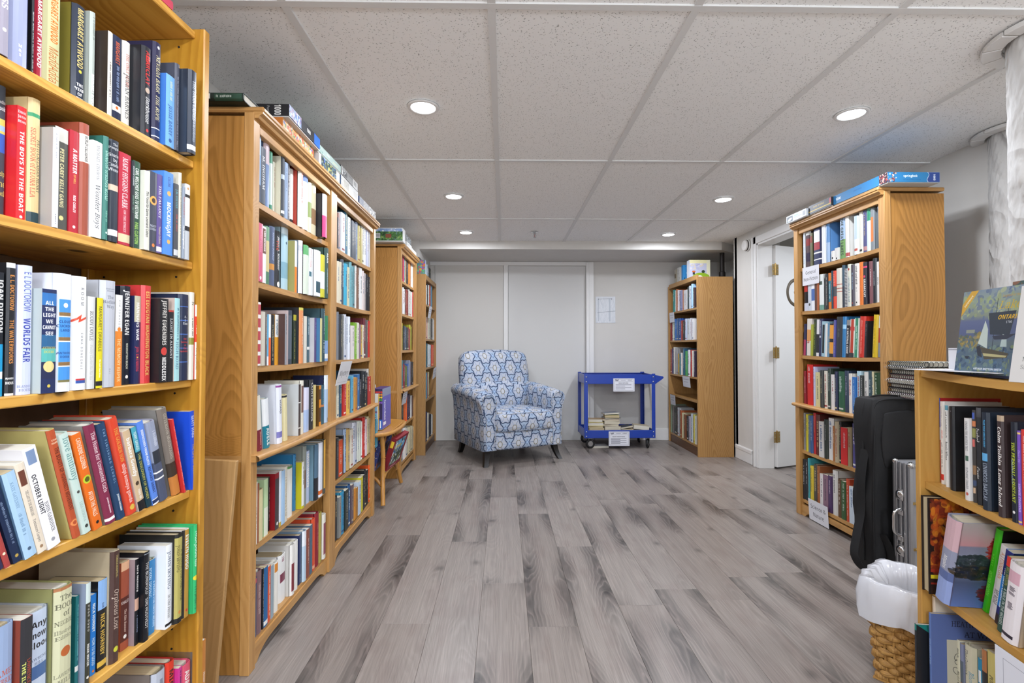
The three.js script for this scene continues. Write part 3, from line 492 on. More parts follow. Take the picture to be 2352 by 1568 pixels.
    '30 40 207 4 0|white#efebe6|#b8404c .04-.2 v;#b8404c .26-.4 v;#b8404c .46-.6 v;#b8404c .66-.78 v;#b8404c .84-.97 v|with red pattern',
    '71 21 179 4 0|cream#c9c4b4||',
    '92 16 180 3 0|brown#6b625c|#c9c0b0 .1-.6 ~|',
    '108 14 173 2 0|sky-blue#5fa8cc|#dfe6ea .82-1',
    '123 19 175 0 0|white#e9e9e6|#e8641f .46-1',
    '155 26 176 -6 0|black#1e1f22|#d8cf9a .2-.9 b ~|',
    '215 29 181 -20 0|orange#e0a030|w .0-.45 B;#2f5a7a .1-.4 ~|',
    '244 16 186 3 0|grey#8d8f94|k .05-.4 ~;#4f3630 0 C|',
    '261 15 200 1 0|mauve#b9a6a3||',
    '288 40 204 -4 0|dark-grey#3b4450|#55606c .1-.9',
    '359 28 191 -15 0|dark-green#2c3b2f|#b8b03a .0-.12 B;#c9c060 .3-.9 ~|',
    '388 32 221 1 0|orange#d88a54|#c9c050 .0-.05 B;w .1-.7 n ~;#26282e 0 C|',
    '434 29 190 -4 0|cream#d9d6c9||',
    '494 25 191 -15 0|slate-blue#44606c|#c9d8dc .05-.4 s ~;w .66-.72',
    '520 24 187 5 0|purple#5b4d7a|#9a8fb8 .1-.5 ~;#c9c8cc 0 C|',
    '544 24 186 20 0|pale-yellow#cfc98a|#4a80a8 0 C|',
    '568 41 229 20 0|dark-teal#2d4a52|#b8ccd0 .05-.5 b ~;w .6-.85 b ~|',
    '610 37 200 20 0|green#2f7a50|#7f9fc8 .55-1 B;w .84-.94',
  ]],
  ['oak2', 'fourth', 0.674, [
    '54 34 181 3 6|cream#dcd8c9|#7a1f30 .62-1 B;#e6c8a0 .66-.95 ~|',
    '102 40 168 4 6|white#e6e9ea|#17788c .55-1 B;w .6-.95 b ADELE;#b8c4c8 0 C|with teal lower half',
    '197 35 210 5 3|white#dfe2ea|#8a3a8a .02-.05 B;k .26-.5 b VASSANJI;#7a78b8 .8-.9 |with purple squares',
    '247 33 169 3 3|cream#d8ce9f|k .02-.06',
    '365 21 199 5 0|dark-brown#4a403c|w .35-.37 B;w .84-.86;#cdd2d4 0 C',
    '393 30 211 3 0|cream#dcd8c8|#7a5a50 .1-.6 v',
    '429 54 179 3 0|pale-blue#a9bee0|#d8d8ea .0-.5',
    '490 36 207 2 0|black#26282c|w .05-.85 s CONFESSIONS|',
    '527 24 182 2 0|tan#cdbb7a||',
    '581 26 175 4 0|orange#d98a1e|#5a3a14 .1-.35 B;#5a3a14 .55-.9;#5f4420 0 C',
    '617 37 172 2 0|dark-teal#2f5a6b|#9fb8c0 .1-.5 ~;#c07a4a .5-.56',
    '655 63 212 5 0|pale-blue#a8c3de|#dfe8f0 .0-.3 B;#3a4a5a .9-.98 ~;#2a3050 0 C|',
    '727 26 191 3 0|dark-grey#323d4c|w .3-.9 n ~|',
  ]],
  ['oak2', 'fifth', 0.378, [
    '28 22 200 4 0|white#e6e0d4|k .4-.76 sn ~|',
    '51 13 192 3 0|red-brown#9a5a3a||',
    '64 36 168 1 0|pale-yellow#d9cf9e||',
    '112 28 191 -4 0|pale-green#b9d3a4|#dfe6d0 .5-1',
    '165 10 187 -15 0|black#2a2a2c|w .2-.8 s ~|',
    '175 30 196 4 0|dark-grey#3f3a3c|#8c1620 .0-.1 B;w .9 o .4;#86141e 0 C',
    '206 20 197 3 0|white#dfe6ee|#c9b04a .92-1',
    '226 29 193 3 0|sky-blue#a5c7e6||',
    '256 23 201 1 0|cream#d6d2c2|#8a7a5a .2-.9 ~|',
    '294 52 191 -5 0|cream#e3e1d8|#4f8a4a .0-.05',
    '380 24 219 -18 0|blue#2f7fb0|#1f3a5a .0-.8 ~|',
    '405 25 184 3 0|white#ecebe4|#c9c01a .94-1 B;k .1-.5 ~;#c4bb18 0 C|',
    '431 30 240 1 0|grey#8a8f86|#6f5a4a .4-.7',
    '461 46 213 -3 0|pale-blue#b7c4dc|w .05-.7 b MORRISON|',
    '507 36 231 20 0|slate-blue#4e6b80|#23282e .6-1;#6a8a98 0 C',
    '544 50 229 20 0|white#e3e6ee|#d86a2a .88-.95',
    '594 31 233 20 0|dark-olive#4a4a40|#d9a23a .0-.9 v',
  ]],
  ['oak2', 'sixth', 0.082, [
    '21 29 190 4 0|navy#16406b|#c8405a .02-.1 B;#3fa0b8 .2-.75 u LISA SEE;w .93 o .5|with teal letters',
    '51 39 202 4 0|mauve#7d5f62|#c9b0a8 .2-.7 b ~|',
    '90 9 199 4 0|black#1e1e22|w .1-.9 n ~|',
    '99 28 196 4 0|blue#1f5f94|w .9-.97',
    '127 23 188 3 0|orange#d2502a|w .1-.9 bn ~|',
    '151 26 180 1 0|grey#8fa3ad||',
    '190 37 174 -4 0|white#e8e4da|#d8862a .03-.2 v',
    '254 60 171 -15 0|white#e9e9e6|#7a3048 .06-.16 b ~;#7a3048 .4-.58 v',
    '314 35 189 3 0|white#e9e6e0|#7a2430 .38-.92 v;#c9c6c0 0 C',
    '350 37 189 0 0|white#ebe8e2||',
    '402 21 193 -5 0|navy#2b3560|w .8-.95 ~|',
    '424 33 200 5 0|pale-blue#b9d0e0|#e6ecf0 .0-.3;#7f98ac 0 C',
    '457 29 195 5 0|red-brown#8a4a3a|w .2-.7 ~|',
    '487 29 200 5 0|slate-blue#4a6478||',
    '517 33 215 5 0|orange#d24f2c|#e8a080 .9-.96',
    '550 42 226 5 0|maroon#8a1f2c|#c98a8a .2-.7 ~|',
    '592 33 214 5 0|olive#a89a4a|#7a1f24 .0-.0',
    '626 36 194 10 0|cream#e0dcd0|#8a4a5a .2-.9 v',
  ]],
  ['R1', 'first', 1.492, [
    '46 20 218 0 0|white#e3e9ee|#5a88b0 .1-.9 ~|',
    '66 50 209 0 0|dark-grey#55464a|#8a3030 .2-.4 B;#2c2440 .6-.85 B;#c9ccc9 .0-.1',
    '117 20 196 0 0|olive#6b6a4a|#8a3a2a .1-.3',
    '138 83 218 2 0|navy#2b3358|w .1-.4 v;#a82f3a .4-.6 v;w .66-.7 B;w .84-.87 |with white stars',
    '221 36 235 3 0|white#e6e8ea||',
    '257 29 222 0 0|blue#5f90c6|#9fb8d6 .5-1',
    '299 36 56 2 0|white#e6e4de|#b8302a .0-.03 B;k .7 o .3|',
    '336 31 66 2 0|white#e2e0da|k .85 o .3|',
    '368 48 226 0 0|sky-blue#a3bddc|#6f9a58 .55-1 B;#26352a .04-.92 bn THE GREAT LAKES|with a green lower half',
    '416 29 235 2 0|white#e2dfd6|#b05050 .0-.07 B;#b04a4a .9-.98',
    '482 35 199 3 0|pale-blue#c0d2e4|#e4e8ea .6-1 B;#c05a4a .84-.9 v',
    '517 26 211 0 0|cream#d3d1c2|k .9-.95 v',
    '544 27 209 0 0|purple#4c4d78|#c9b070 .1-.6 ~;#b08080 .86-.96',
    '571 23 215 0 0|pale-green#cfe3d8|#2f8a6a .0-.3',
    '595 26 207 0 0|grey#7d8488|#e0783a .22-.8 v',
    '650 19 203 3 0|dark-teal#2d3a44|#b8c4d0 .2-.95 s ~|',
  ]],
  ['R1', 'second', 1.23, [
    '44 47 190 0 0|dark-red#7a2a2c|#b83028 .0-.4 v;#c9ccd8 .75-1 B;k .4-.75',
    '91 31 188 0 0|pale-grey#c9ced6|#4a4a4a .8 o .5',
    '123 30 195 0 0|white#e6e8ec|#4a6aa8 .35-.7',
    '153 20 197 0 0|brown#5f4034||',
    '173 15 197 0 0|red-brown#a8603e||',
    '189 39 204 0 0|white#e2e6e2|#4a5a50 .2-.3 v;#6f9a8a .86-1',
    '250 26 199 2 0|black#26282c|#c9c8b8 .1-.9 s ~|',
    '277 22 200 0 0|orange#d97a2c|#3a7a8a .22-.8 B;w .3-.7 b ~|',
    '299 14 210 0 0|dark-teal#2f4a5a|#7fa0b0 .1-.5 ~|',
    '314 25 207 0 0|red#d8452c|w .1-.4 b ~;#4a4a50 .42-.68',
    '339 48 215 2 0|cream#ded8ca|#a8584a .4-.42 B;#a8584a .5-.52 B;#a8584a .58-.6',
    '387 20 226 0 0|slate-blue#3a5364|#2c3440 .5-1',
    '408 20 204 0 0|white#c9c9c9|k .0-1 q|with a black wire spiral',
    '428 26 223 0 0|cream#d6d7c6|#a84038 .12 o .5;#4a6a8a .3-.9 s ~|',
    '454 25 216 0 0|dark-grey#4a444f|#8fb0c8 .2-.6 s ~;#c04a40 .92 o .3',
    '480 34 217 0 0|white#e4e0d8|k .06-.5 b LOVE and WAR;#6a6a6a .56-.66 i ~;k .92 o .25|with black capitals',
    '515 26 218 0 0|orange#e0782a|#c05a1a .1-.9 ~|',
    '541 25 213 0 0|black#241f2a|#d83a6a .1-.14 B;w .36-.86 b SEAMCUT;#d83a6a .34 o .5',
    '586 22 209 2 0|mauve#7a4c50|w .2-.6 s ~|',
    '609 26 218 2 0|black#24292f|#c9ccd0 .3-.6 s ~|',
    '636 14 197 0 0|white#e6e4de|k .2-.75 b FOCUS|',
    '650 19 202 0 0|red-brown#8a4238|#6a2c24 .1-.9',
  ]],
  ['R1', 'third', 0.964, [
    '39 22 189 0 -3|navy#2d3050|#a83a5a .5-1',
    '61 46 219 0 -3|white#dcd4ca|#a8342c .08-.9 b WAR;#d8985a .3-.6 |with red capitals',
    '108 22 185 0 -3|lime#a3a83a||',
    '130 26 215 0 -3|dark-green#2f3a24|#a8b83a .1-.8 ~|',
    '157 24 212 0 -3|white#dfdcdc|#22242a .4-.9',
    '181 27 216 0 -3|navy#2c3054|w .06-.45 n ~;#d8d8e0 .48 o .5',
    '208 30 200 0 -3|pale-teal#9fc0cc|#22282c .1-.9 v',
    '239 18 187 0 -3|white#e2e0da||',
    '258 18 191 0 -3|blue#5f8aa8|#b8a070 .4-.9 ~|',
    '276 32 185 0 -3|orange#e09a3a|#24242a .0-.05 B;#24242a .46-.56 B;#24242a .9-1 |with black bands',
    '309 17 203 0 -3|purple#5a5a9c|#9a9ad0 .2-.9 ~|',
    '327 48 218 2 -3|black#30343a|#5a6068 .3-.5 s ~|',
    '376 27 217 0 -3|blue#2f7ab2|#9fd0f0 .2-.3',
    '403 33 197 0 -4|black#2a2427|#8a8a8a .0-.15 B;w .22-.9 b A NATIONAL CRIME|with white capitals',
    '437 32 199 0 -4|cream#ddd8cc|#b8402c .0-1 v;#c04038 .2-.3 B;#33383a .88-1',
    '469 31 202 0 -4|pale-green#d0ddd0|#3a8a68 .0-1 v;w .2-.8 s ~|',
    '501 42 208 2 -4|red#c83428|#e8a090 .1-.9 b ~|',
    '543 18 183 0 -4|black#25252a|#8a8a88 .1-.4 ~|',
    '598 31 208 3 -4|yellow#d9b81f|#a88a1a .1-.9 ~|with faded lettering',
    '629 37 200 0 -3|white#dddddb|#a8342c .3-.7 v;#8a8a8a .65-1',
  ]],
  ['R3', 'first', 0.656, [
    '-12 14 221 -35 0|red#b3282c|#2450b0 .0-.35 B;#b9cfe0 .35-.5 B;#dfe4f4 .05-.32 b ALAN FURST;#d89090 .55-.9 n UNDER OCCUPATION|with blue top third',
    '11 15 215 -30 0|white#dedad2|#9a9aa0 .06-.3 s ~;#c86a6a .35-.45 ~;#6a6a70 .5-.8 s ~;r .88-.95 v',
    '35 11 209 -25 0|white#dcdad4|#5f98a8 .0-.06 B;k .08-.4 sn ~;k .4-.72 bn Dennis Wilson|with black lettering',
    '57 17 211 -20 0|black#16171b|#8a8a90 .06 o .15|',
    '129 15 195 -5 0|white#dbd9d6|#33383c .04-.4 sn FINDING THE MOTHER TREE;#4a6a58 .46-.52 v;#44484c .6-.86 n SUZANNE SIMARD;#c05a4a .92 o .5|with a round publisher mark',
    '144 11 217 -10 0|dark-grey#3a3634|#3f58a8 .03-.1 v;#c8784a .12-.18 B;#8a8a4a .2-.3 B;#c86058 .32-.4 v;#8a6a4a .6-.7 B;#3a4a6a .76-.82 B;#c8a888 .84-.9 v|with scattered colour patches',
    '158 14 225 -8 0|black#26272c|#4a4a4e .0-.1 B;w .2-.36 si Isabel;w .48-.86 si Caste|with white serif title',
    '188 22 220 3 0|dark-blue#1d2836|#4fb0e0 .08-.36 b TAKE YOUR BREATH AWAY;#5fa8d8 .42-.5 v;#b9c4d0 .52-.9 n LINWOOD BARCLAY|with blue capitals',
    '232 17 220 4 0|dark-brown#3a2c2c|#b09a80 .0-.06 B;w .06-.94 bi Colm Toibin  Long Island|with large white italic title',
    '264 16 211 2 0|dark-blue#171d2b|#c8d832 .2-.8 bi THE PERSONAL ASSISTANT;#8fa8c0 .35-.65 bl KIMBERLY BELLE;w .9 o .4|with lime lettering',
    '281 9 195 2 0|purple#7a52b8|#e8c878 .02-.04 B;#b9a8e8 .1-.45 i Dear Dr;#c9b8f0 .48-.95 b SOPHIE COUSENS;#e8c878 .96-.98 |with gold dots',
    '295 18 200 5 0|red#d83a32|#f0c8c0 .06-.6 b THIS BOOK WILL SAVE YOUR LIFE|with pale capitals',
  ]],
  ['R3', 'third', 0.119, [
    '27 12 146 -50 0|cream#d6d2b8|#4a4a44 .15-.3 s ~;k .5-.8 bi BUZZY|',
    '39 11 143 -50 0|grey#8a90ac|#5f6a74 .3-.7 B;#c88a5a .7 o .6|',
    '50 34 154 -50 0|cream#d8d2b4|#2c2c28 .08-.5 i The Corners;#3f88a8 .4-.75 ir Blunders|with black script',
    '96 12 145 -50 0|blue#2f88ac|w .2-.4 v',
    '108 15 175 -50 0|black#33312f|#b87a4a .0-.3',
    '125 22 183 -50 0|pale-yellow#cfc072|#3a3826 .3-.6 bi POEMS OF|with italic lettering',
  ]],
];
const MORE_SHELVES = [
  ['R1', 0.672, 0, '34 26 198 8a1f2a,64 59 240 c82622,127 20 230 b8bcd8,151 40 200 d0c590,195 27 214 3a3c3a,226 30 212 d6d0c0,260 26 228 2c3a32,289 29 196 d8d4d0,318 21 214 2b3350,343 52 216 2c5a40,398 30 222 2d3a50,428 26 208 e0dad0,454 28 191 2f70b8,483 31 223 b0cfdc,514 24 202 3a3e3c,539 29 220 dcd9d2,568 23 227 37505a,592 14 223 d8cfa8,606 39 218 26482c,645 35 224 8ab05a'],
  ['R1', 0.392, 0, '29 17 225 8f8c88,51 26 221 d6c838,80 17 218 5a7088,98 24 221 3f5f90,126 20 241 b8262a,147 31 235 5f2c28,182 43 202 cfccc6,225 30 220 2c342c,255 44 233 dcdad6,299 14 194 a86a3a,314 31 222 b8a88a,345 17 225 2c2a2a,363 50 198 cc2a28,413 29 206 9a8a68,443 41 230 4f4a86,484 31 219 4a5260,515 42 220 6a2220,558 23 218 2c4668,581 34 211 24345a,615 22 205 d06a3a'],
  ['R1', 0.1, 0, '20 26 238 222428,46 25 245 2c2e32,75 13 256 4aa0a8,92 29 217 d6bc38,121 32 235 4f4a44,157 24 233 9a5a34,181 27 195 d8d2d0,212 42 200 8a6a7a,254 29 205 503a60,283 43 243 d4d2cc,326 34 206 5f4630,361 34 203 3a5a34,395 26 223 c04a2c,421 38 191 c3cfda,460 43 204 d0b03a,504 24 206 c88a3a,528 44 198 dad5c6,573 37 204 d2cdbb'],
  ['o3', 1.489, -5, '94 19 157 5f5a5a,114 19 184 b08a80,140 61 197 dadde0,207 49 228 2f6a86,257 44 205 dfe6e0,308 85 201 3a424c,394 40 214 8a98b0,442 68 207 d0c27c,510 71 241 dcdcd6,590 56 234 c0c4d8,656 19 223 d8dad8,676 59 220 2c2c32'],
  ['o3', 1.228, -5, '99 32 207 ddd6bf,132 26 208 d0c8b0,158 40 228 4a5058,205 42 215 3fa8c8,248 36 204 d6cfae,284 98 236 6fa8b0,390 24 235 e0e0da,415 49 227 7a5a48,472 60 236 e6e6e4,533 63 227 dcd0cc,604 105 215 23262e'],
  ['o3', 0.953, -5, '105 26 235 7a8088,131 32 225 2a2e34,163 26 223 6a6a64,197 99 230 c6cad2,296 14 218 30363a,311 53 179 e0d8d4,364 63 198 74a428,428 41 200 dcd8c8,469 25 191 8a6f80,495 34 190 d8b03a,529 35 191 d8d2bc,565 36 230 6a2430,601 37 221 5f5a58,647 78 217 c42c24'],
  ['o3', 0.672, 0, '82 32 183 d8d6c0,114 52 228 1f4a66,173 48 198 c43028,221 57 171 e0b850,278 22 180 4a4a52,307 30 196 5fa8c8,338 78 184 d0943a,416 41 197 2f68a0,457 42 162 23242a,508 108 208 1d2226,625 57 168 b02c28,682 59 210 dcd9d4'],
  ['o3', 0.385, 0, '75 31 194 3a3a3c,113 59 175 d8501f,172 20 190 26262a,192 41 218 9fb4d0,240 58 209 c9a868,298 45 201 dad4c4,350 71 228 dfe2ec,429 93 224 d4d8cc,522 53 229 c23028,575 45 211 dcccd0,621 106 219 c9b88c,727 71 203 34402a,799 64 180 3f9ab8'],
  ['o3', 0.09, 0, '69 43 208 26282c,113 38 196 8a8c88,151 53 209 2f90b8,211 56 201 2a3430,267 43 212 2f5a88,318 38 201 6a5a60,356 79 171 d8902c,443 50 182 c0d0e0,494 43 193 c8c030,537 35 194 2c2c30,581 74 210 26262a,664 79 218 e0581c'],
  ['o4', 1.541, -10, '47 33 195 b8bcc0,81 85 206 1f2024,183 35 220 d83a60,218 54 211 4a8088,273 55 213 a89878,328 76 203 24252a,424 101 218 d8883a,546 85 222 dcdedc,652 66 234 6a6a4a'],
  ['o4', 1.28, -10, '52 33 177 3a3c40,86 67 186 c8482c,170 89 219 e0e2e2,277 37 214 6a5048,315 95 221 9a3a34,429 163 235 dad8d0,614 87 228 cc2c24,724 68 247 b87a2c'],
  ['o4', 0.987, -10, '42 66 218 2a2c30,125 69 222 d2bc40,211 54 201 30363c,265 74 197 46586a,339 76 192 2c2e34,416 79 195 9a3c30,495 82 222 b0b030'],
  ['o4', 0.676, -5, '8 65 193 dcd8e0,73 102 231 3f9098,192 72 200 8a2430,264 74 187 5a6a34,338 76 195 2f589a,434 101 222 8a90a0,536 106 208 24242a'],
  ['o4', 0.393, -5, '13 65 250 d6cca0,79 50 245 d0caa8,129 86 238 2a2c32,233 110 224 d05c24,362 138 214 40304a,501 82 192 dcdad6,583 86 184 5a3c34'],
  ['o4', 0.1, 0, '60 84 262 c2c8ce,161 71 257 d8d4d0,250 112 246 d9d4c6,380 202 229 cfc4a0,604 132 200 d6cfb6'],
  ['o5', 1.424, -10, '153 55 194 e0e0dc,236 57 218 26282c,293 58 212 d8d8d2,411 61 227 c0543c,472 94 232 5a88a0'],
  ['o5', 1.09, -10, '133 54 215 d8d6c6,215 28 219 a85a3a,271 177 223 d2ccb8,510 96 221 4a4844,638 100 228 c9c8c4'],
  ['o5', 0.813, -10, '111 54 229 7f9ab0,193 84 238 2a5258,305 179 230 c8d2d4,547 197 227 c0503c'],
  ['o5', 0.507, -10, '91 80 248 d0d0c6,172 83 252 4a8098,255 57 249 8a6a68,312 58 255 d8d2a0'],
  ['o5', 0.092, -10, '47 78 299 4a7a9a,153 82 289 3a3c58,263 115 264 d8d0bc,437 92 229 1d2430,561 64 215 cfcdc6'],
  ['R2', 1.384, 0, '96 54 233 2f8a84,163 26 222 b8bab4,203 26 232 b86a3c,242 76 215 d8d0d4,318 61 203 8f94b8,380 36 201 b87a58,417 94 194 d0cfcf,522 34 215 2c3a3c,557 67 222 cfdae2,624 33 232 9fc4e4,668 32 193 4a3c40'],
  ['R2', 1.083, 0, '22 28 229 8a2c2c,63 41 222 dcdcd8,105 40 220 c9cc9a,145 66 226 2f6ab0,211 51 227 3a5a86,275 50 223 24509a,338 37 198 9a3c34,387 36 191 2a2a2e,435 59 210 b8c4d8,506 57 201 d6dadc,574 99 209 dcdde4'],
  ['R2', 0.73, 0, '16 42 259 8a3a34,58 41 268 3a3c66,112 27 282 d6d2c6,152 79 278 a8a8a8,244 38 215 b8923a,282 37 215 2f7a86,320 37 225 ded9d2,381 48 269 2a5a78,441 59 243 4a9a58,511 57 257 dde0e4,579 33 257 b8342a,624 33 249 ddd6c8,667 32 245 3a2c44'],
  ['R2', 0.1, 0, '5 42 298 8a9a80,60 54 287 6f6a66,128 66 277 3c3e3c,207 51 286 b0b4b8,271 62 268 a85a34,346 37 250 c9c09a,394 59 240 7a4a30,465 46 236 2c2a2c,512 56 239 b0a8b0,580 44 273 b8c0c8,635 32 271 c8c060,678 32 265 d0cfc0'],
];

// ---------------------------------------------------------------- books
const COLOURS = { white: '#e6e4de', cream: '#dcd3bd', black: '#1b1c20', navy: '#222d52', teal: '#1f6a70', maroon: '#6b2038', red: '#c4302b', green: '#2f7a48', blue: '#2f6fb8', yellow: '#d9c220', orange: '#de6d1f', grey: '#9a9ea3' };
const INK = { w: '#eceae4', k: '#1c1b1e', y: '#d8b34a', r: '#c9302c', o: '#de6d1f', n: '#23305a', g: '#8a8a8a', b: '#2f6fb8' };
const fontOf = (st, px) => (st.includes('i') ? 'italic ' : '') + (st.includes('b') ? 'bold ' : '') + px.toFixed(1) + 'px ' + (st.includes('s') || st.includes('i') ? 'serif' : 'sans-serif');
function inkOps(g, x, y, w, h, ops, R) {
  const list = ops ? ops.split(';').filter(Boolean) : [], lanes = list.some((o) => /^\S+ \S+ \w*r /.test(o));
  for (const op of list) {
    const [col, range, st = 'B', ...rest] = op.trim().split(' '), ink = INK[col] ?? col; let [a, b] = range.split('-').map(Number); const text = rest.join(' ');
    g.fillStyle = ink; g.strokeStyle = ink;
    if (st === 'o') { g.beginPath(); g.ellipse(x + w / 2, y + a * h, w * Number(rest[0]) / 2, w * Number(rest[0]) / 2, 0, 0, 7); g.fill(); continue; }
    if (b === undefined) b = a + 0.04;
    const y0 = y + a * h, len = (b - a) * h;
    if (st === 'C') { g.restore(); g.save(); g.fillStyle = ink; g.fillRect(x - 10, y, 9, h); continue; }
    if (st === 'B') { g.fillRect(x, y0, w, len); continue; }
    if (st === 'v') { g.fillRect(x + w * 0.18, y0, w * 0.64, len); continue; }
    if (st === 'q') { for (let q = y + 3; q < y + h; q += 9) g.fillRect(x, q, w, 4); continue; }
    if (st === 'z') { g.lineWidth = w * 0.12; g.beginPath(); g.moveTo(x, y0 + len); g.lineTo(x + w * 0.4, y0 + len * 0.1); g.lineTo(x + w * 0.35, y0 + len * 0.9); g.lineTo(x + w, y0); g.stroke(); continue; }
    if (text === '~' || st === '~') { const ww = w * (0.22 + R() * 0.16), xx = x + w * 0.5 - ww / 2 + (R() - 0.5) * w * 0.15; for (let q = y0; q < y0 + len;) { const e = 2 + R() * 3.5; g.globalAlpha = 0.85; g.fillRect(xx + R() * ww * 0.2, q, ww * (0.7 + R() * 0.3), e * 0.62); q += R() < 0.16 ? e * 2.2 : e; } g.globalAlpha = 1; continue; }
    if (st.includes('h')) { const words = text.split(' '), lh = len / words.length; g.textAlign = 'center'; g.textBaseline = 'middle';
      words.forEach((t, i) => { let px = lh * 0.86; g.font = fontOf(st, px); const m = g.measureText(t).width; let q = 1; if (m > w * 0.9) { q = w * 0.9 / m; if (q < 0.6) { px *= q / 0.6; q = 0.6; g.font = fontOf(st, px); } } g.save(); g.translate(x + w / 2, y0 + lh * (i + 0.5)); g.scale(q, 1); g.fillText(t, 0, 0); g.restore(); }); continue; }
    const narrow = st.includes('n'), lane = st.includes('r') ? 0.3 : (lanes || st.includes('l')) ? 0.7 : 0.5, room = w * (lanes || st.includes('l') || st.includes('r') ? 0.42 : 0.66);
    g.save(); g.translate(x + w * (1 - lane), y0 + len / 2); g.rotate(Math.PI / 2); g.textAlign = 'center'; g.textBaseline = 'middle';
    let px = room; g.font = fontOf(st, px); let m = g.measureText(text).width, sx = 1;
    if (st.includes('u')) { const t = text.split('').join('\u200a '); m = g.measureText(t).width; if (m > len) px *= len / m; g.font = fontOf(st, px); g.fillText(t, 0, 0); g.restore(); continue; }
    if (m > len) { if (narrow) { sx = Math.max(len / m, 0.5); if (m * sx > len) px *= len / (m * sx); } else { sx = Math.max(len / m, 0.78); if (m * sx > len) px *= len / (m * sx); } }
    else if (m < len * 0.8 && !narrow) sx = Math.min(1.25, len / m);
    g.font = fontOf(st, px); g.scale(sx, 1); g.fillText(text, 0, 0); g.restore();
  }
}
// cover of a book: a bent sheet (two boards and a spine) of real thickness. x 0..t, y 0..h, spine at z = 0
const bookKinds = new Map();
function coverGeo(t, h, d, hard, c, spine, front) {
  const bt = hard ? 0.0026 : 0.0008, r = Math.min(hard ? t * 0.22 : 0.0012, 0.007), outer = [[0, -d], [0, -r * 1.2]], n = hard && t > 0.014 ? 5 : 3, bow = hard ? Math.min(t * 0.1, 0.004) : 0;
  for (let i = 0; i <= n; i++) { const a = i / n, x = a * t, e = Math.min(a, 1 - a) * t; outer.push([x, (e < r ? -(r - Math.sqrt(Math.max(0, r * r - (r - e) ** 2))) : 0) - bow * 4 * (a - 0.5) ** 2]); }
  outer.push([t, -r * 1.2], [t, -d]);
  const inner = outer.map(([x, z], i) => [clamp(x, bt, t - bt), i === 0 || i === outer.length - 1 ? z : Math.min(z - bt, -bt)]);
  const P = [], UV = [], I = [], quad = (a, b, e, f, uvs) => { const k = P.length / 3; for (const q of [a, b, e, f]) P.push(...q); UV.push(...uvs.flat()); I.push(k, k + 1, k + 2, k, k + 2, k + 3); };
  const flat = [U(c, 4), V(c, c.h / 2)], flats = [flat, flat, flat, flat], su = (x) => U(c, spine.x + clamp(x / t) * spine.w), vb = V(c, c.h - 1), vt = V(c, 1);
  for (let i = 0; i < outer.length - 1; i++) {
    const [ax, az] = outer[i], [bx, bz] = outer[i + 1], [cx, cz] = inner[i], [dx, dz] = inner[i + 1], onSpine = i > 0 && i < outer.length - 2;
    let uv = flats; if (onSpine) uv = [[su(ax), vb], [su(bx), vb], [su(bx), vt], [su(ax), vt]];
    else if (front && i === outer.length - 2) { const fu = (z) => U(c, front.x + clamp(-z / d) * front.w); uv = [[fu(az), vb], [fu(bz), vb], [fu(bz), vt], [fu(az), vt]]; }
    quad([ax, 0, az], [bx, 0, bz], [bx, h, bz], [ax, h, az], uv);
    quad([dx, 0, dz], [cx, 0, cz], [cx, h, cz], [dx, h, dz], flats);
    quad([ax, h, az], [bx, h, bz], [dx, h, dz], [cx, h, cz], flats);
    quad([cx, 0, cz], [dx, 0, dz], [bx, 0, bz], [ax, 0, az], flats);
  }
  const z = -d; quad([inner[0][0], 0, z], [0, 0, z], [0, h, z], [inner[0][0], h, z], flats); quad([t, 0, z], [inner.at(-1)[0], 0, z], [inner.at(-1)[0], h, z], [t, h, z], flats);
  const g = new THREE.BufferGeometry(); g.setAttribute('position', new THREE.Float32BufferAttribute(P, 3)); g.setAttribute('uv', new THREE.Float32BufferAttribute(UV, 2)); g.setIndex(I);
  const e = g.toNonIndexed(); e.computeVertexNormals(); return { geo: e, bt, set: bt + r * 1.25 + bow };
}
function pagesGeo(t, h, d, bt, hard, set) { const i = hard ? 0.003 : 0.0006, z0 = -set, z1 = -d + (hard ? 0.004 : 0.0006); return box(t - bt * 2 - 0.0004, h - i * 2, z0 - z1, t / 2, h / 2, (z0 + z1) / 2); }
let bookSeed = 1;
function paintBook(t, h, col, ops, { px = 1500, kind = 'book', front = null, d = 0.15 } = {}) {
  const w = Math.max(6, t * px), H = h * px, fw = front ? d * px : 10, c = cell(fw + w + 2, H, kind), g = c.s.ctx, R = rng(bookSeed++ * 7919), base = hex(col);
  g.save(); g.beginPath(); g.rect(c.x, c.y, c.w, c.h); g.clip(); g.fillStyle = col; g.fillRect(c.x, c.y, c.w, c.h);
  inkOps(g, c.x + (front ? 0 : 10), c.y, w, H, ops, R);
  if (front) front(g, c.x + w + 1, c.y, fw, H, R);
  g.restore();
  return { c, spine: { x: front ? 0 : 10, w }, front: front ? { x: w + 1, w: fw } : null, base };
}
const gloss = [0.3, 0.5];
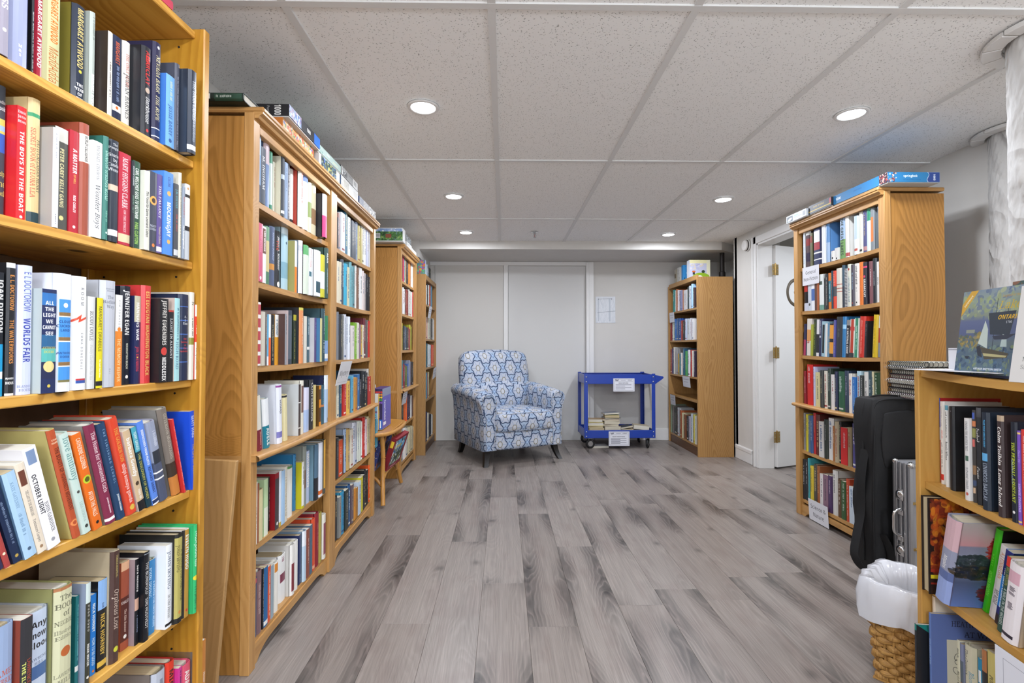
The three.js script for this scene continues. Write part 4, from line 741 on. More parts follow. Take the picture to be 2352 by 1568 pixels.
// a book as a thing: cover and pages, standing on a shelf or lying
function makeBook({ t, h, d, hard, col, ops, label, front, px, group, kind }) {
  const p = paintBook(t, h, col, ops, { px, kind, front, d }), { geo, bt, set } = coverGeo(t, h, d, hard, p.c, front ? { x: 0, w: p.spine.w } : p.spine, p.front);
  const o = thing('book', label, 'book', [0, 0, 0], 0, group), R = rng(bookSeed * 31);
  part('cover', geo, sheetMat(p.c.id, gloss[Math.floor(R() * 2)]), o); part('pages', pagesGeo(t, h, d, bt, hard, set), M.pages[Math.floor(R() * 2.6)], o);
  o.rotation.order = 'YXZ'; return o;
}
const CASE_WORDS = { pine: 'of the pine bookcase', oak2: 'of the oak bookcase behind the board', R1: 'of the oak bookcase by the doorway', R3: 'of the low bookcase' };
const GROUPS = { pine: 'books in the pine bookcase', oak2: 'books in the oak bookcase behind the leaning board', R1: 'books in the oak bookcase by the doorway', R3: 'books in the low bookcase' };
const ORD = ['first', 'second', 'third', 'fourth', 'fifth', 'sixth', 'seventh', 'eighth', 'ninth', 'tenth', 'eleventh', 'twelfth'];
const count = (s) => s.trim().split(/[\s-]+/).length;
function labelShelf(rows, where) {        // a label for every book of one shelf that fits no other book of that shelf
  const L = rows.map((r) => { const h = r.h > 0.222 ? 'tall' : r.h < 0.178 ? 'short' : '', t = r.t > 0.034 ? 'thick' : r.t < 0.013 ? 'slim' : ''; return { ...r, size: t || h }; });
  const cands = L.map((r, i) => {
    const a = L[i - 1]?.word, b = L[i + 1]?.word, near = a && b ? (a === b ? `between two ${a} ones` : `between ${a} and ${b} ones`) : a ? `at the end beside a ${a} one` : `at the end beside a ${b} one`;
    const nth = L.slice(0, i + 1).filter((q) => q.word === r.word).length, total = L.filter((q) => q.word === r.word).length;
    return [r.extra ? `${r.word} book ${r.extra}` : '', `${r.word} book ${near}`, r.size ? `${r.size} ${r.word} book ${near}` : '', r.extra ? `${r.word} book ${r.extra} ${near}` : '', `${ORD[nth - 1]} ${r.word} book from the left`, total === 1 ? `only ${r.word} book` : ''];
  });
  const taken = new Set(), key = (r, j) => cands[r][j];
  return L.map((r, i) => {
    for (let j = 0; j < 6; j++) { const s = key(i, j); if (!s || count(s + ' ' + where) > 16) continue; if (j < 4 && cands.some((c, q) => q !== i && c[j] === s)) continue; if (taken.has(s)) continue; taken.add(s); return s + ', ' + where; }
    throw new Error('no label ' + r.word + where);
  });
}
function stand(k, o, s, y, p, lean, t) {       // place a book on a shelf of case k
  const f = FRAMES[k], a = f.turn, d = [Math.cos(a), -Math.sin(a)], n = [Math.sin(a), Math.cos(a)], l = lean * Math.PI / 180;
  const at = lean < 0 ? s + t * (1 - Math.cos(l)) : s, lift = lean < 0 ? t * Math.sin(-l) : 0;
  o.position.set(f.pos[0] + d[0] * at + n[0] * p, y - sag(k, s + t / 2) + lift + 0.0003, f.pos[2] + d[1] * at + n[1] * p); o.rotation.y = a; o.rotation.z = l; return o;
}
const BR = rng(2024);
for (const [k, name, y, rows] of SHELVES) {
  const items = rows.map((r) => { const [num, c, ops, extra = ''] = r.split('|'), [s, t, h, p, lean] = num.split(' ').map(Number), [word, hx] = c.split('#'); return { s: s / 1000, t: t / 1000, h: h / 1000, p: p / 1000, lean, word, col: hx ? '#' + hx : COLOURS[word], ops, extra }; });
  const labels = labelShelf(items, (name === 'third' && k === 'R3' ? 'bottom' : name) + ' shelf ' + CASE_WORDS[k]);
  items.forEach((r, i) => {
    const hard = r.h > 0.205 || r.t > 0.032, d = clamp(r.h * (0.6 + BR() * 0.09), 0.1, 0.168);
    const b = makeBook({ t: r.t - 0.0004, h: r.h, d, hard, col: r.col, ops: r.ops, label: labels[i], px: k === 'pine' || k === 'R3' ? 1900 : 1150, group: GROUPS[k], kind: 'book' });
    stand(k, b, r.s, y, r.p, r.lean, r.t);
  });
}
{ // the shelves farther off: hundreds of books only a few pixels wide
  const covers = [], pages = [], R = rng(99), m4 = new THREE.Matrix4(), e = new THREE.Euler(0, 0, 0, 'YXZ');
  let id = null;
  for (const [k, y, p, str] of MORE_SHELVES) for (const item of str.split(',')) {
    let [s, t, h, c] = item.split(' '); s = s / 1000; t = t / 1000; h = h / 1000;
    const parts = t > 0.062 ? Math.ceil(t / 0.045) : 1, tone = hex(c);
    for (let q = 0; q < parts; q++) {
      const tt = t / parts - 0.0006, hh = h * (q ? 0.93 + R() * 0.07 : 1), v = q ? 0.75 + R() * 0.4 : 1, lum = tone[0] + tone[1] + tone[2], col = `#${tone.map((z) => Math.round(clamp(z * v, 8, 240)).toString(16).padStart(2, '0')).join('')}`;
      const ink = lum > 360 ? ['#3a3a40', '#8a2a2a', '#2f4a7a'][Math.floor(R() * 3)] : ['#e8e6de', '#d8c890', '#c9c9c9'][Math.floor(R() * 3)], a0 = 0.06 + R() * 0.15, a1 = 0.45 + R() * 0.4;
      const pb = paintBook(tt, hh, col, `${ink} ${a0.toFixed(2)}-${a1.toFixed(2)} ~ ~` + (R() < 0.35 ? `;${ink} .9-.94 v` : ''), { px: 640, kind: 'far' }); id ??= pb.c.id;
      const hard = hh > 0.205, d = clamp(hh * 0.63, 0.1, 0.16), { geo, bt, set } = coverGeo(tt, hh, d, hard, pb.c, pb.spine, null), pg = pagesGeo(tt, hh, d, bt, hard, set).toNonIndexed();
      const f = FRAMES[k], at = s + q * t / parts, pp = p / 1000 + (R() - 0.5) * 0.006, dd = [Math.cos(f.turn), -Math.sin(f.turn)], n = [Math.sin(f.turn), Math.cos(f.turn)];
      e.set(0, f.turn, 0); m4.makeRotationFromEuler(e).setPosition(f.pos[0] + dd[0] * at + n[0] * pp, y - sag(k, at + tt / 2) + 0.0003, f.pos[2] + dd[1] * at + n[1] * pp);
      covers.push(geo.applyMatrix4(m4)); pages.push(pg.applyMatrix4(m4));
    }
  }
  const g = mergeGeometries([mergeGeometries(covers), mergeGeometries(pages)], true), o = shadows(new THREE.Mesh(g, [sheetMat(id, 0.45), M.pages[0]]));
  o.name = 'shelved_books'; o.userData = { label: 'small books filling the shelves farther down the room', category: 'books', kind: 'stuff' }; scene.add(o);
}

// ---------------------------------------------------------------- armchair
M.fabric = (() => {
  const c = document.createElement('canvas'); c.width = 384; c.height = 512; const g = c.getContext('2d'), R = rng(3), W = 384, H = 512;
  g.fillStyle = '#9fb0c6'; g.fillRect(0, 0, W, H); g.lineJoin = 'round';
  const flower = (x, y) => {
    const path = (k) => { g.beginPath(); for (let i = 0; i <= 96; i++) { const a = i / 96 * Math.PI * 2, r = (1 - 0.17 * Math.pow(Math.abs(Math.cos(3 * a)), 2.2)) * k; g.lineTo(x + Math.sin(a) * r * 148, y + Math.cos(a) * r * 176); } g.closePath(); };
    path(1); g.fillStyle = '#b4b9c4'; g.fill(); g.lineWidth = 17; g.strokeStyle = '#2b3d5c'; g.stroke();
    path(0.86); g.lineWidth = 5; g.strokeStyle = '#8ba3c6'; g.stroke();
    for (let i = 0; i < 6; i++) { const a = (i + 0.5) / 6 * Math.PI * 2; g.beginPath(); g.moveTo(x + Math.sin(a) * 46, y + Math.cos(a) * 56); g.lineTo(x + Math.sin(a) * 128, y + Math.cos(a) * 152); g.lineWidth = 8; g.strokeStyle = i % 2 ? '#7d94b8' : '#55698c'; g.stroke(); }
    g.beginPath(); g.ellipse(x, y, 42, 54, 0, 0, 7); g.fillStyle = '#bfc1c6'; g.fill(); g.lineWidth = 13; g.strokeStyle = '#7d765f'; g.stroke();
  };
  const star = (x, y) => { g.beginPath(); for (let i = 0; i < 8; i++) { const a = i / 8 * Math.PI * 2, r = i % 2 ? 20 : 52; g.lineTo(x + Math.sin(a) * r, y + Math.cos(a) * r); } g.closePath(); g.fillStyle = '#a6bcd8'; g.fill(); g.lineWidth = 9; g.strokeStyle = '#5d7499'; g.stroke(); };
  for (const [x, y] of [[0, 0], [W, 0], [0, H], [W, H], [W / 2, H / 2]]) flower(x, y);
  for (const [x, y] of [[W / 2, 0], [W / 2, H], [0, H / 2], [W, H / 2]]) star(x, y);
  g.globalAlpha = 0.10; for (let i = 0; i < 3000; i++) { g.fillStyle = R() < 0.5 ? '#fff' : '#223'; g.fillRect(R() * W, R() * H, 3, 1); }
  const t = new THREE.CanvasTexture(c); t.colorSpace = THREE.SRGBColorSpace; t.wrapS = t.wrapT = THREE.RepeatWrapping; t.anisotropy = 4;
  return phys({ map: t, roughness: 0.85, sheen: 0.3, sheenRoughness: 0.6 });
})();
function soft(w, h, d, r, puff = 0.01, seg = 5) {
  const g = new RoundedBoxGeometry(w, h, d, seg, r).toNonIndexed(), m = mergeVertices((() => { const q = new THREE.BufferGeometry(); q.setAttribute('position', g.attributes.position); return q; })(), 1e-5), p = m.attributes.position;
  for (let i = 0; i < p.count; i++) { const x = p.getX(i) / (w / 2), y = p.getY(i) / (h / 2), z = p.getZ(i) / (d / 2), b = (a, e) => (1 - a * a) * (1 - e * e); p.setXYZ(i, p.getX(i) + Math.sign(x) * puff * b(y, z) * (Math.abs(x) > 0.9), p.getY(i) + Math.sign(y) * puff * b(x, z) * (Math.abs(y) > 0.9), p.getZ(i) + Math.sign(z) * puff * b(x, y) * (Math.abs(z) > 0.9)); }
  m.computeVertexNormals(); return m;
}
// the same, finely divided so that cushions swell evenly
function cushion(w, h, d, r, puff) {
  const n = 14, g = new THREE.BoxGeometry(w, h, d, n, n, n), p = g.attributes.position, v = new THREE.Vector3(), q = new THREE.Vector3();
  for (let i = 0; i < p.count; i++) { v.fromBufferAttribute(p, i); q.set(clamp(v.x, -w / 2 + r, w / 2 - r), clamp(v.y, -h / 2 + r, h / 2 - r), clamp(v.z, -d / 2 + r, d / 2 - r)); const e = v.clone().sub(q); if (e.lengthSq() > 1e-9) e.setLength(r); v.copy(q).add(e);
    const x = v.x / (w / 2), y = v.y / (h / 2), z = v.z / (d / 2), b = (a, c) => (1 - a * a) * (1 - c * c); v.x += x * puff * b(y, z); v.y += y * puff * b(x, z); v.z += z * puff * b(x, y); p.setXYZ(i, v.x, v.y, v.z); }
  const m = mergeVertices((() => { const k = new THREE.BufferGeometry(); k.setAttribute('position', p); k.setIndex(g.index); return k; })(), 1e-5); m.computeVertexNormals(); return m;
}
const cloth = (g, ou = 0, ov = 0) => { g = g.index ? g.toNonIndexed() : g; return grainUV(g, 1, 0.172, 0.232, ou, ov); };
{
  const t = thing('armchair', 'upholstered armchair in blue and grey flower lattice fabric on black wooden legs', 'armchair', [0.035, 0, -4.66], THREE.MathUtils.degToRad(26));
  const back = cushion(0.68, 0.66, 0.17, 0.06, 0.03); { const p = back.attributes.position; for (let i = 0; i < p.count; i++) { const y = p.getY(i); p.setX(i, p.getX(i) * (1 + 0.02 * (y > 0 ? 1 : -1) * Math.abs(y) / 0.33)); p.setZ(i, p.getZ(i) - 0.05 * Math.max(0, y - 0.1) ** 1.5 * 3); } back.computeVertexNormals(); }
  part('backrest', cloth(back.rotateX(-0.16).translate(0, 0.635, -0.27)), M.fabric, t);
  const lum = part('lumbar_cushion', cloth(cushion(0.55, 0.24, 0.12, 0.05, 0.025).rotateX(-0.12).translate(0, 0.545, -0.165), 0.3, 0.45), M.fabric, t);
  const seat = part('seat', cloth(cushion(0.565, 0.17, 0.62, 0.045, 0.018).translate(0, 0.365, 0.075), 0.5, 0.1), M.fabric, t);
  const pipe = []; for (const y of [0.298, 0.436]) pipe.push(tube([[-0.27, y, 0.36], [-0.1, y + (y > 0.4 ? 0.008 : 0), 0.384], [0.1, y + (y > 0.4 ? 0.008 : 0), 0.384], [0.27, y, 0.36]], 0.0035, 20, 6));
  part('piping', cloth(join(pipe)), M.fabric, seat);
  part('front_rail', cloth(cushion(0.565, 0.155, 0.09, 0.025, 0.008).translate(0, 0.213, 0.315), 0.2, 0.7), M.fabric, t);
  part('deck', cloth(soft(0.6, 0.2, 0.62, 0.02, 0).translate(0, 0.24, -0.01)), M.fabric, t);
  for (const s of [-1, 1]) { // arms: scrolled outward, leaning slightly, set-in front panel
    const pr = [[0.285, 0.14], [0.285, 0.52], [0.283, 0.575], [0.295, 0.605], [0.325, 0.622], [0.365, 0.620], [0.402, 0.606], [0.420, 0.580], [0.418, 0.555], [0.404, 0.53], [0.394, 0.45], [0.386, 0.3], [0.384, 0.14]];
    const g = new THREE.ExtrudeGeometry(new THREE.Shape(pr.map(([x, y]) => new THREE.Vector2(x, y))), { depth: 0.66, bevelEnabled: true, bevelThickness: 0.022, bevelSize: 0.012, bevelSegments: 4, steps: 8, curveSegments: 6 }).translate(0, 0, -0.345);
    const p = g.attributes.position; for (let i = 0; i < p.count; i++) { const z = p.getZ(i), y = p.getY(i); p.setY(i, y + (y > 0.4 ? (0.035 * smooth(0.3, -0.2, z) - 0.02 * smooth(0.25, 0.36, z)) : 0)); p.setX(i, p.getX(i) - (z > 0.2 ? 0.012 * smooth(0.2, 0.34, z) * (y < 0.5 ? 1 : 0.2) : 0)); }
    const m = mergeVertices((() => { const k = new THREE.BufferGeometry(); k.setAttribute('position', p); return k; })(), 1e-4); if (s < 0) { m.scale(-1, 1, 1); const I = m.index; for (let i = 0; i < I.count; i += 3) { const a = I.getX(i); I.setX(i, I.getX(i + 1)); I.setX(i + 1, a); } } m.computeVertexNormals();
    const arm = part('arm', cloth(m, s * 0.25, 0.3), M.fabric, t);
    part('piping', cloth(tube([[0.292 * s, 0.14, 0.345], [0.29 * s, 0.56, 0.345], [0.33 * s, 0.605, 0.345], [0.395 * s, 0.59, 0.345], [0.372 * s, 0.4, 0.345], [0.372 * s, 0.14, 0.345]], 0.0035, 40, 6)), M.fabric, arm);
    const leg = (pts) => { const q = new THREE.BoxGeometry(0.05, 0.17, 0.05, 1, 8, 1).translate(0, 0.085, 0), P = q.attributes.position; for (let i = 0; i < P.count; i++) { const y = P.getY(i), k = mix(0.72, 1.1, y / 0.17), b = (1 - y / 0.17) ** 2; P.setX(i, P.getX(i) * k + s * pts[0] * b); P.setZ(i, P.getZ(i) * k + pts[1] * b); } q.computeVertexNormals(); return q; };
    part('leg', leg([0.035, 0.055]).translate(s * 0.335, 0, 0.27), M.legs ??= std({ color: 0x151312, roughness: 0.35 }), t);
    part('leg', leg([0.01, -0.05]).translate(s * 0.325, 0, -0.3), M.legs, t);
  }
}

// ---------------------------------------------------------------- blue trolley with piles of returned books
M.bluePaint = phys({ color: 0x07389c, roughness: 0.35, clearcoat: 0.4, clearcoatRoughness: 0.3 });
M.rubber = std({ color: 0x151517, roughness: 0.6 });
{
  const t = thing('book_trolley', 'blue metal two-tray trolley on black castors against the back wall', 'trolley', [1.155, 0, -5.135], 0.012), w = 0.70, d = 0.39;
  const tray = (y, h) => { const g = [box(w, 0.006, d, 0, y, 0)]; for (const s of [-1, 1]) { g.push(cbox(w, h, 0.006, 0, y + h / 2, s * d / 2), cbox(0.006, h, d, s * w / 2, y + h / 2, 0), cbox(w, 0.004, 0.016, 0, y + h - 0.002, s * (d / 2 - 0.006)), cbox(0.016, 0.004, d, s * (w / 2 - 0.006), y + h - 0.002, 0)); } return join(g); };
  part('tray', tray(0.11, 0.075), M.bluePaint, t); part('tray', tray(0.648, 0.09), M.bluePaint, t);
  for (const x of [-1, 1]) for (const z of [-1, 1]) {
    const p = part('post', join(cbox(0.036, 0.64, 0.004, x * (w / 2 - 0.012), 0.428, z * (d / 2 + 0.004)), cbox(0.004, 0.64, 0.03, x * (w / 2 + 0.004), 0.428, z * (d / 2 - 0.011))), M.bluePaint, t);
    for (const y of [0.125, 0.17, 0.668, 0.715]) part('bolt', new THREE.SphereGeometry(0.007, 10, 6).scale(1, 1, 0.5).translate(x * (w / 2 - 0.014), y, z * (d / 2 + 0.007)), M.steel, p);
    const c = part('castor', join(cbox(0.04, 0.006, 0.04, x * 0.29, 0.1, z * 0.15), cbox(0.004, 0.055, 0.026, x * 0.29 - 0.016, 0.073, z * 0.15 + 0.006), cbox(0.004, 0.055, 0.026, x * 0.29 + 0.016, 0.073, z * 0.15 + 0.006)), M.steel, t);
    part('wheel', new THREE.TorusGeometry(0.034, 0.0145, 10, 28).scale(1, 1, 0.9).rotateY(x * 0.5 + 0.6).translate(x * 0.29, 0.0475, z * 0.15 + 0.008), M.rubber, c); part('hub', new THREE.CylinderGeometry(0.03, 0.03, 0.02, 20).rotateX(Math.PI / 2).rotateY(x * 0.5 + 0.6).translate(x * 0.29, 0.0475, z * 0.15 + 0.008), M.steel, c);
  }
  const end = new THREE.Shape([[0.35, 0.735], [0.435, 0.72], [0.442, 0.708], [0.435, 0.698], [0.36, 0.645], [0.35, 0.645]].map((p) => new THREE.Vector2(...p)));
  for (const z of [-1, 1]) part('handle_bracket', new THREE.ExtrudeGeometry(end, { depth: 0.005, bevelEnabled: false }).translate(0, 0, z * (d / 2 + 0.001) - 0.0025), M.bluePaint, t);
  part('handle', new THREE.CylinderGeometry(0.009, 0.009, d, 14).rotateX(Math.PI / 2).translate(0.428, 0.71, 0), M.black, t);
}
// piles: [x of the pile's middle, [thickness, length, colour of the cover, pages tone, sideways shift, turn] from the bottom up]
{
  const piles = [
    ['first pile from the armchair', 0.925, [[17, 165, '#b9a68a', 1, 4, 2], [23, 172, '#8a3a3c', 1, -2, -3], [21, 176, '#c9c2a4', 1, 6, 2], [15, 168, '#d8cf8c', 0, 4, -4], [27, 186, '#c8b860', 1, -4, 2], [21, 160, '#a08050', 2, 3, -6]]],
    ['tallest pile in the middle', 1.085, [[13, 180, '#a88e58', 2, 2, 2], [22, 160, '#dcdad4', 1, -4, -2], [12, 172, '#6a5230', 2, 3, 3], [27, 186, '#5a4038', 1, 8, 2], [15, 180, '#e0d8c4', 1, -3, -5], [24, 180, '#d8cfc0', 1, 0, 3], [11, 192, '#b08868', 2, -4, -4], [11, 190, '#5a6068', 1, 8, 6], [17, 166, '#c8c07a', 0, 6, -2], [10, 180, '#9a9ca0', 1, -3, 8]]],
    ['low untidy pile beside the tallest', 1.243, [[21, 180, '#8a4a30', 2, 0, 0], [12, 170, '#b08a50', 2, 14, 6], [18, 150, '#c0a878', 1, 6, -8], [12, 158, '#2f3640', 1, -12, 14]]],
    ['pile next to the handle end', 1.395, [[19, 160, '#a8946a', 2, -2, 2], [15, 168, '#b8a880', 1, 10, -3], [11, 160, '#8a9a5a', 1, 3, 4], [30, 178, '#b0a48a', 1, -6, -5]]],
  ];
  for (const [words, x0, list] of piles) { let y = 0.1145; list.forEach(([th, len, col, tone, sh, turn], i) => { th = Math.round(th * 1.38); len = Math.round(len * 0.86);
    const n = list.length, label = `${i === 0 ? 'bottom book' : i === n - 1 ? 'topmost book' : ORD[i] + ' book up'} in the ${words} on the trolley`;
    const b = makeBook({ t: th / 1000, h: len / 1000, d: 0.12, hard: i % 3 === 1, col, ops: 'w .1-.6 s ~', label, px: 500, group: 'books piled on the blue trolley', kind: 'far' });
    // laid flat: thickness upward, spine away from the room
    b.rotation.set(0, 0, 0); b.rotation.order = 'YXZ'; const q = new THREE.Quaternion().setFromEuler(new THREE.Euler(0, Math.PI + turn * Math.PI / 180, 0)).multiply(new THREE.Quaternion().setFromEuler(new THREE.Euler(0, 0, Math.PI / 2)));
    b.quaternion.copy(q); const mid = new THREE.Vector3(th / 2000, len / 2000, -0.06).applyQuaternion(q); b.position.set(x0 + sh / 1000 - mid.x, y + th / 2000 - mid.y, -5.03 - mid.z + Math.abs(turn) * -0.002); y += th / 1000 + 0.0006;
    if (i === n - 1 && n !== 6) { b.rotateOnWorldAxis(new THREE.Vector3(0, 0, 1), n === 10 ? 0.04 : n === 4 && th > 30 ? -0.1 : 0.12); b.position.y += th > 30 ? 0.012 : n === 10 ? 0.004 : -0.003; }
  }); }
  const b = makeBook({ t: 0.018, h: 0.19, d: 0.13, hard: false, col: '#d8d4cc', ops: '', label: 'white book lying on the floor under the blue trolley', px: 500, kind: 'far' });
  const q = new THREE.Quaternion().setFromEuler(new THREE.Euler(0, Math.PI + 0.12, 0)).multiply(new THREE.Quaternion().setFromEuler(new THREE.Euler(0, 0, Math.PI / 2))); b.quaternion.copy(q); const mid = new THREE.Vector3(0.009, 0.095, -0.065).applyQuaternion(q); b.position.set(0.955 - mid.x, 0.0095 - mid.y, -5.05 - mid.z);
}

// ---------------------------------------------------------------- printed cards and boxes
// a box with printed faces; faces: painters for front (+z), right (+x), left (-x), top (+y), back (-z); the rest plain
function printedGeo(w, h, d, col, faces, px = 900, kind = 'print') {
  const names = ['right', 'left', 'top', 'bottom', 'front', 'back'], size = { right: [d, h], left: [d, h], top: [w, d], bottom: [w, d], front: [w, h], back: [w, h] };
  const list = names.filter((n) => faces[n]), W = list.reduce((a, n) => Math.max(a, size[n][0] * px), 8), H = list.reduce((a, n) => a + size[n][1] * px + 2, 8), c = cell(W, H, kind), g = c.s.ctx;
  g.fillStyle = col; g.fillRect(c.x, c.y, c.w, c.h); const at = {}; let y = 8;
  for (const n of list) { const [a, b] = size[n].map((s) => s * px); g.save(); g.beginPath(); g.rect(c.x, c.y + y, a, b); g.clip(); g.translate(c.x, c.y + y); faces[n](g, a, b); g.restore(); at[n] = [0, y, a, b]; y += b + 2; }
  const geo = new THREE.BoxGeometry(w, h, d), uv = geo.attributes.uv;
  names.forEach((n, f) => { for (let i = 0; i < 4; i++) { const k = f * 4 + i, u = uv.getX(k), v = uv.getY(k), r = at[n] ?? [1, 1, 4, 4]; uv.setXY(k, U(c, r[0] + 0.5 + u * (r[2] - 1)), V(c, r[1] + 0.5 + (1 - v) * (r[3] - 1))); } });
  return { geo, mat: sheetMat(c.id, 0.5) };
}
const say = (g, text, x, y, px, col, font = 'sans-serif', maxw, style = '') => { g.fillStyle = col; g.font = `${style} ${px}px ${font}`; g.textAlign = 'center'; g.textBaseline = 'middle'; g.fillText(text, x, y, maxw); };
function dabs(g, w, h, cols, n, size, seed) { const R = rng(seed); for (let i = 0; i < n; i++) { g.fillStyle = cols[Math.floor(R() * cols.length)]; g.globalAlpha = 0.55 + R() * 0.45; g.beginPath(); g.ellipse(R() * w, R() * h, size * (0.3 + R()), size * (0.2 + R() * 0.6), R() * 3, 0, 7); g.fill(); } g.globalAlpha = 1; }
const fill = (g, c, x, y, w, h) => { g.fillStyle = c; g.fillRect(x, y, w, h); };
// puzzle box: printed lid over a plain tray, its base at the given place; w along x, d along z
function puzzle(label, [x, y, z], turn, [w, h, d], col, faces, trayCol = '#c9c7c2', group) {
  const t = thing('puzzle_box', label, 'box', [x, y, z], turn, group), { geo, mat } = printedGeo(w, h - 0.004, d, col, faces); part('lid', geo.translate(0, 0.004 + (h - 0.004) / 2, 0), mat, t);
  part('tray', box(w - 0.006, 0.006, d - 0.006, 0, 0.003, 0), std({ color: trayCol, roughness: 0.8 }), t); return t;
}
// on the oak bookcases of the left wall
{
  const Y = 1.7705;
  // big reference book lying flat, spine toward the camera
  const b = makeBook({ t: 0.026, h: 0.30, d: 0.235, hard: true, col: '#1c2a24', ops: 'w .02-.04 B;#3a3a6a .08-.16 B;w .12-.34 s ~;#8a9a90 .4-.6 s ~;w .62-.66 v;#2a4a3a .7-.98 B;w .72-.9 s ~', label: 'large dark green reference book lying flat on the oak bookcase behind the board', px: 900 });
  b.rotation.set(0, 0, Math.PI / 2); b.position.set(-0.80, Y, -1.525);
  puzzle('orange thousand piece puzzle box under a black one on the oak bookcase', [-0.878, Y, -1.89], 0, [0.20, 0.052, 0.285], '#c9742a', {
    front: (g, w, h) => { fill(g, '#c8772e', 0, 0, w, h); say(g, '1000', w * 0.62, h * 0.62, h * 0.55, '#f0e8dc', 'sans-serif', w * 0.7, 'bold'); fill(g, '#e6c09a', w * 0.3, h * 0.2, w * 0.5, 2); },
    right: (g, w, h) => { fill(g, '#d8a878', 0, 0, w, h); dabs(g, w, h, ['#c0392f', '#3f8a5a', '#e8dcc8', '#4a6ab0', '#e0a040', '#d86a4a', '#f0ece0'], 170, h * 0.16, 5); fill(g, '#b8642a', w * 0.97, 0, w * 0.03, h); } });
  puzzle('black thousand piece puzzle box on top of an orange one', [-0.872, Y + 0.0525, -1.895], 0.01, [0.23, 0.045, 0.30], '#1a1a1e', {
    front: (g, w, h) => { fill(g, '#18181c', 0, 0, w, h); g.save(); g.translate(w * 0.82, h / 2); g.rotate(Math.PI / 2); say(g, '1000', 0, 0, w * 0.14, '#e8e6e0', 'sans-serif', h * 0.9, 'bold'); g.restore(); g.save(); g.translate(w * 0.68, h / 2); g.rotate(Math.PI / 2); say(g, 'Puzzle', 0, 0, w * 0.05, '#c9c7c0', 'sans-serif', h * 0.7); g.restore(); },
    right: (g, w, h) => { fill(g, '#1a1a1e', 0, 0, w, h); g.save(); g.beginPath(); g.rect(0, 0, w * 0.36, h); g.clip(); fill(g, '#9aa8c0', 0, 0, w, h); dabs(g, w * 0.36, h, ['#c8a0a8', '#5a7ab0', '#e8e4e0', '#7a5a8a', '#b8c8d8'], 90, h * 0.2, 8); g.restore(); say(g, '1000', w * 0.6, h * 0.5, h * 0.42, '#e8e6e0', 'sans-serif', w * 0.2, 'bold'); fill(g, '#1f62c8', w * 0.79, 0, w * 0.21, h); } });
  puzzle('white puzzle box with a dark garden picture on the oak bookcase', [-0.872, Y, -2.19], 0, [0.21, 0.05, 0.26], '#d8d8d6', {
    front: (g, w, h) => { fill(g, '#dcdcda', 0, 0, w, h); },
    right: (g, w, h) => { fill(g, '#e0e0de', 0, 0, w, h); g.save(); g.beginPath(); g.rect(w * 0.1, 0, w * 0.72, h); g.clip(); fill(g, '#2a3a40', 0, 0, w, h); dabs(g, w, h, ['#2f4fa8', '#3a6a5a', '#1c2428', '#8aa8b8', '#c8c060'], 100, h * 0.2, 12); g.restore(); fill(g, '#b8b8b4', w * 0.9, h * 0.2, w * 0.02, h * 0.6); } });
  puzzle('grey-green puzzle box on top of the white garden one', [-0.874, Y + 0.0505, -2.185], -0.02, [0.22, 0.035, 0.27], '#9fb0a8', {
    front: (g, w, h) => fill(g, '#8fa098', 0, 0, w, h), right: (g, w, h) => { fill(g, '#a0b2aa', 0, 0, w, h); dabs(g, w * 0.2, h, ['#7a9a90', '#c0ccc4'], 20, h * 0.2, 3); say(g, 'PUZZLE', w * 0.42, h * 0.4, h * 0.32, '#e8ece8'); fill(g, '#d8d0a0', w * 0.62, h * 0.55, w * 0.25, h * 0.08); } });
  const grey = (seed) => (g, w, h) => { fill(g, '#8d8c88', 0, 0, w, h); g.save(); g.beginPath(); g.rect(w * 0.05, h * 0.1, w * 0.3, h * 0.8); g.clip(); fill(g, '#5a5a58', 0, 0, w, h); dabs(g, w * 0.4, h, ['#b8b8b4', '#3a3a3a', '#d8d8d4'], 40, h * 0.25, seed); g.restore(); dabs(g.canvas ? g : g, 1, 1, ['#8d8c88'], 1, 1, 1); fill(g, '#6a6a66', w * 0.45, h * 0.2, w * 0.22, h * 0.1); fill(g, '#d4d3ce', w * 0.7, 0, w * 0.3, h); fill(g, '#9a9a96', w * 0.75, h * 0.2, w * 0.16, h * 0.5); };
  puzzle('pale grey puzzle box with blue end on the oak bookcase with the mystery card', [-0.872, Y, -2.475], 0, [0.21, 0.055, 0.27], '#cfceca', { front: (g, w, h) => { fill(g, '#5a6a80', 0, 0, w, h); say(g, 'L', w * 0.5, h * 0.4, h * 0.3, '#dfe2e6'); }, right: (g, w, h) => { fill(g, '#d2d1cc', 0, 0, w, h); fill(g, '#b9b5a8', w * 0.16, h * 0.15, w * 0.28, h * 0.7); dabs(g, w * 0.44, h, ['#a8a498', '#8a867a'], 14, h * 0.12, 5); fill(g, '#c2bfb6', w * 0.72, h * 0.3, w * 0.22, h * 0.5); } });
  puzzle('dark grey puzzle box on top of the pale one with blue end', [-0.872, Y + 0.0555, -2.47], 0.015, [0.21, 0.045, 0.28], '#6a6a68', { front: (g, w, h) => fill(g, '#26282a', 0, 0, w, h), right: grey(6) });
  puzzle('slate and white puzzle box with spotted end on the oak bookcase', [-0.868, Y, -2.79], 0, [0.21, 0.042, 0.33], '#b8b7b2', { front: (g, w, h) => fill(g, '#5f6a86', 0, 0, w, h), right: (g, w, h) => { fill(g, '#5f6678', 0, 0, w * 0.24, h); fill(g, '#a8a7a3', w * 0.24, 0, w, h); dabs(g, w, h, ['#c8c7c3', '#6a6a68', '#8a8986'], 60, h * 0.14, 17); g.save(); g.beginPath(); g.rect(w * 0.6, 0, w * 0.4, h); g.clip(); fill(g, '#e0dfdb', 0, 0, w, h); dabs(g, w, h, ['#1c1c1e'], 130, h * 0.16, 19); g.restore(); } });
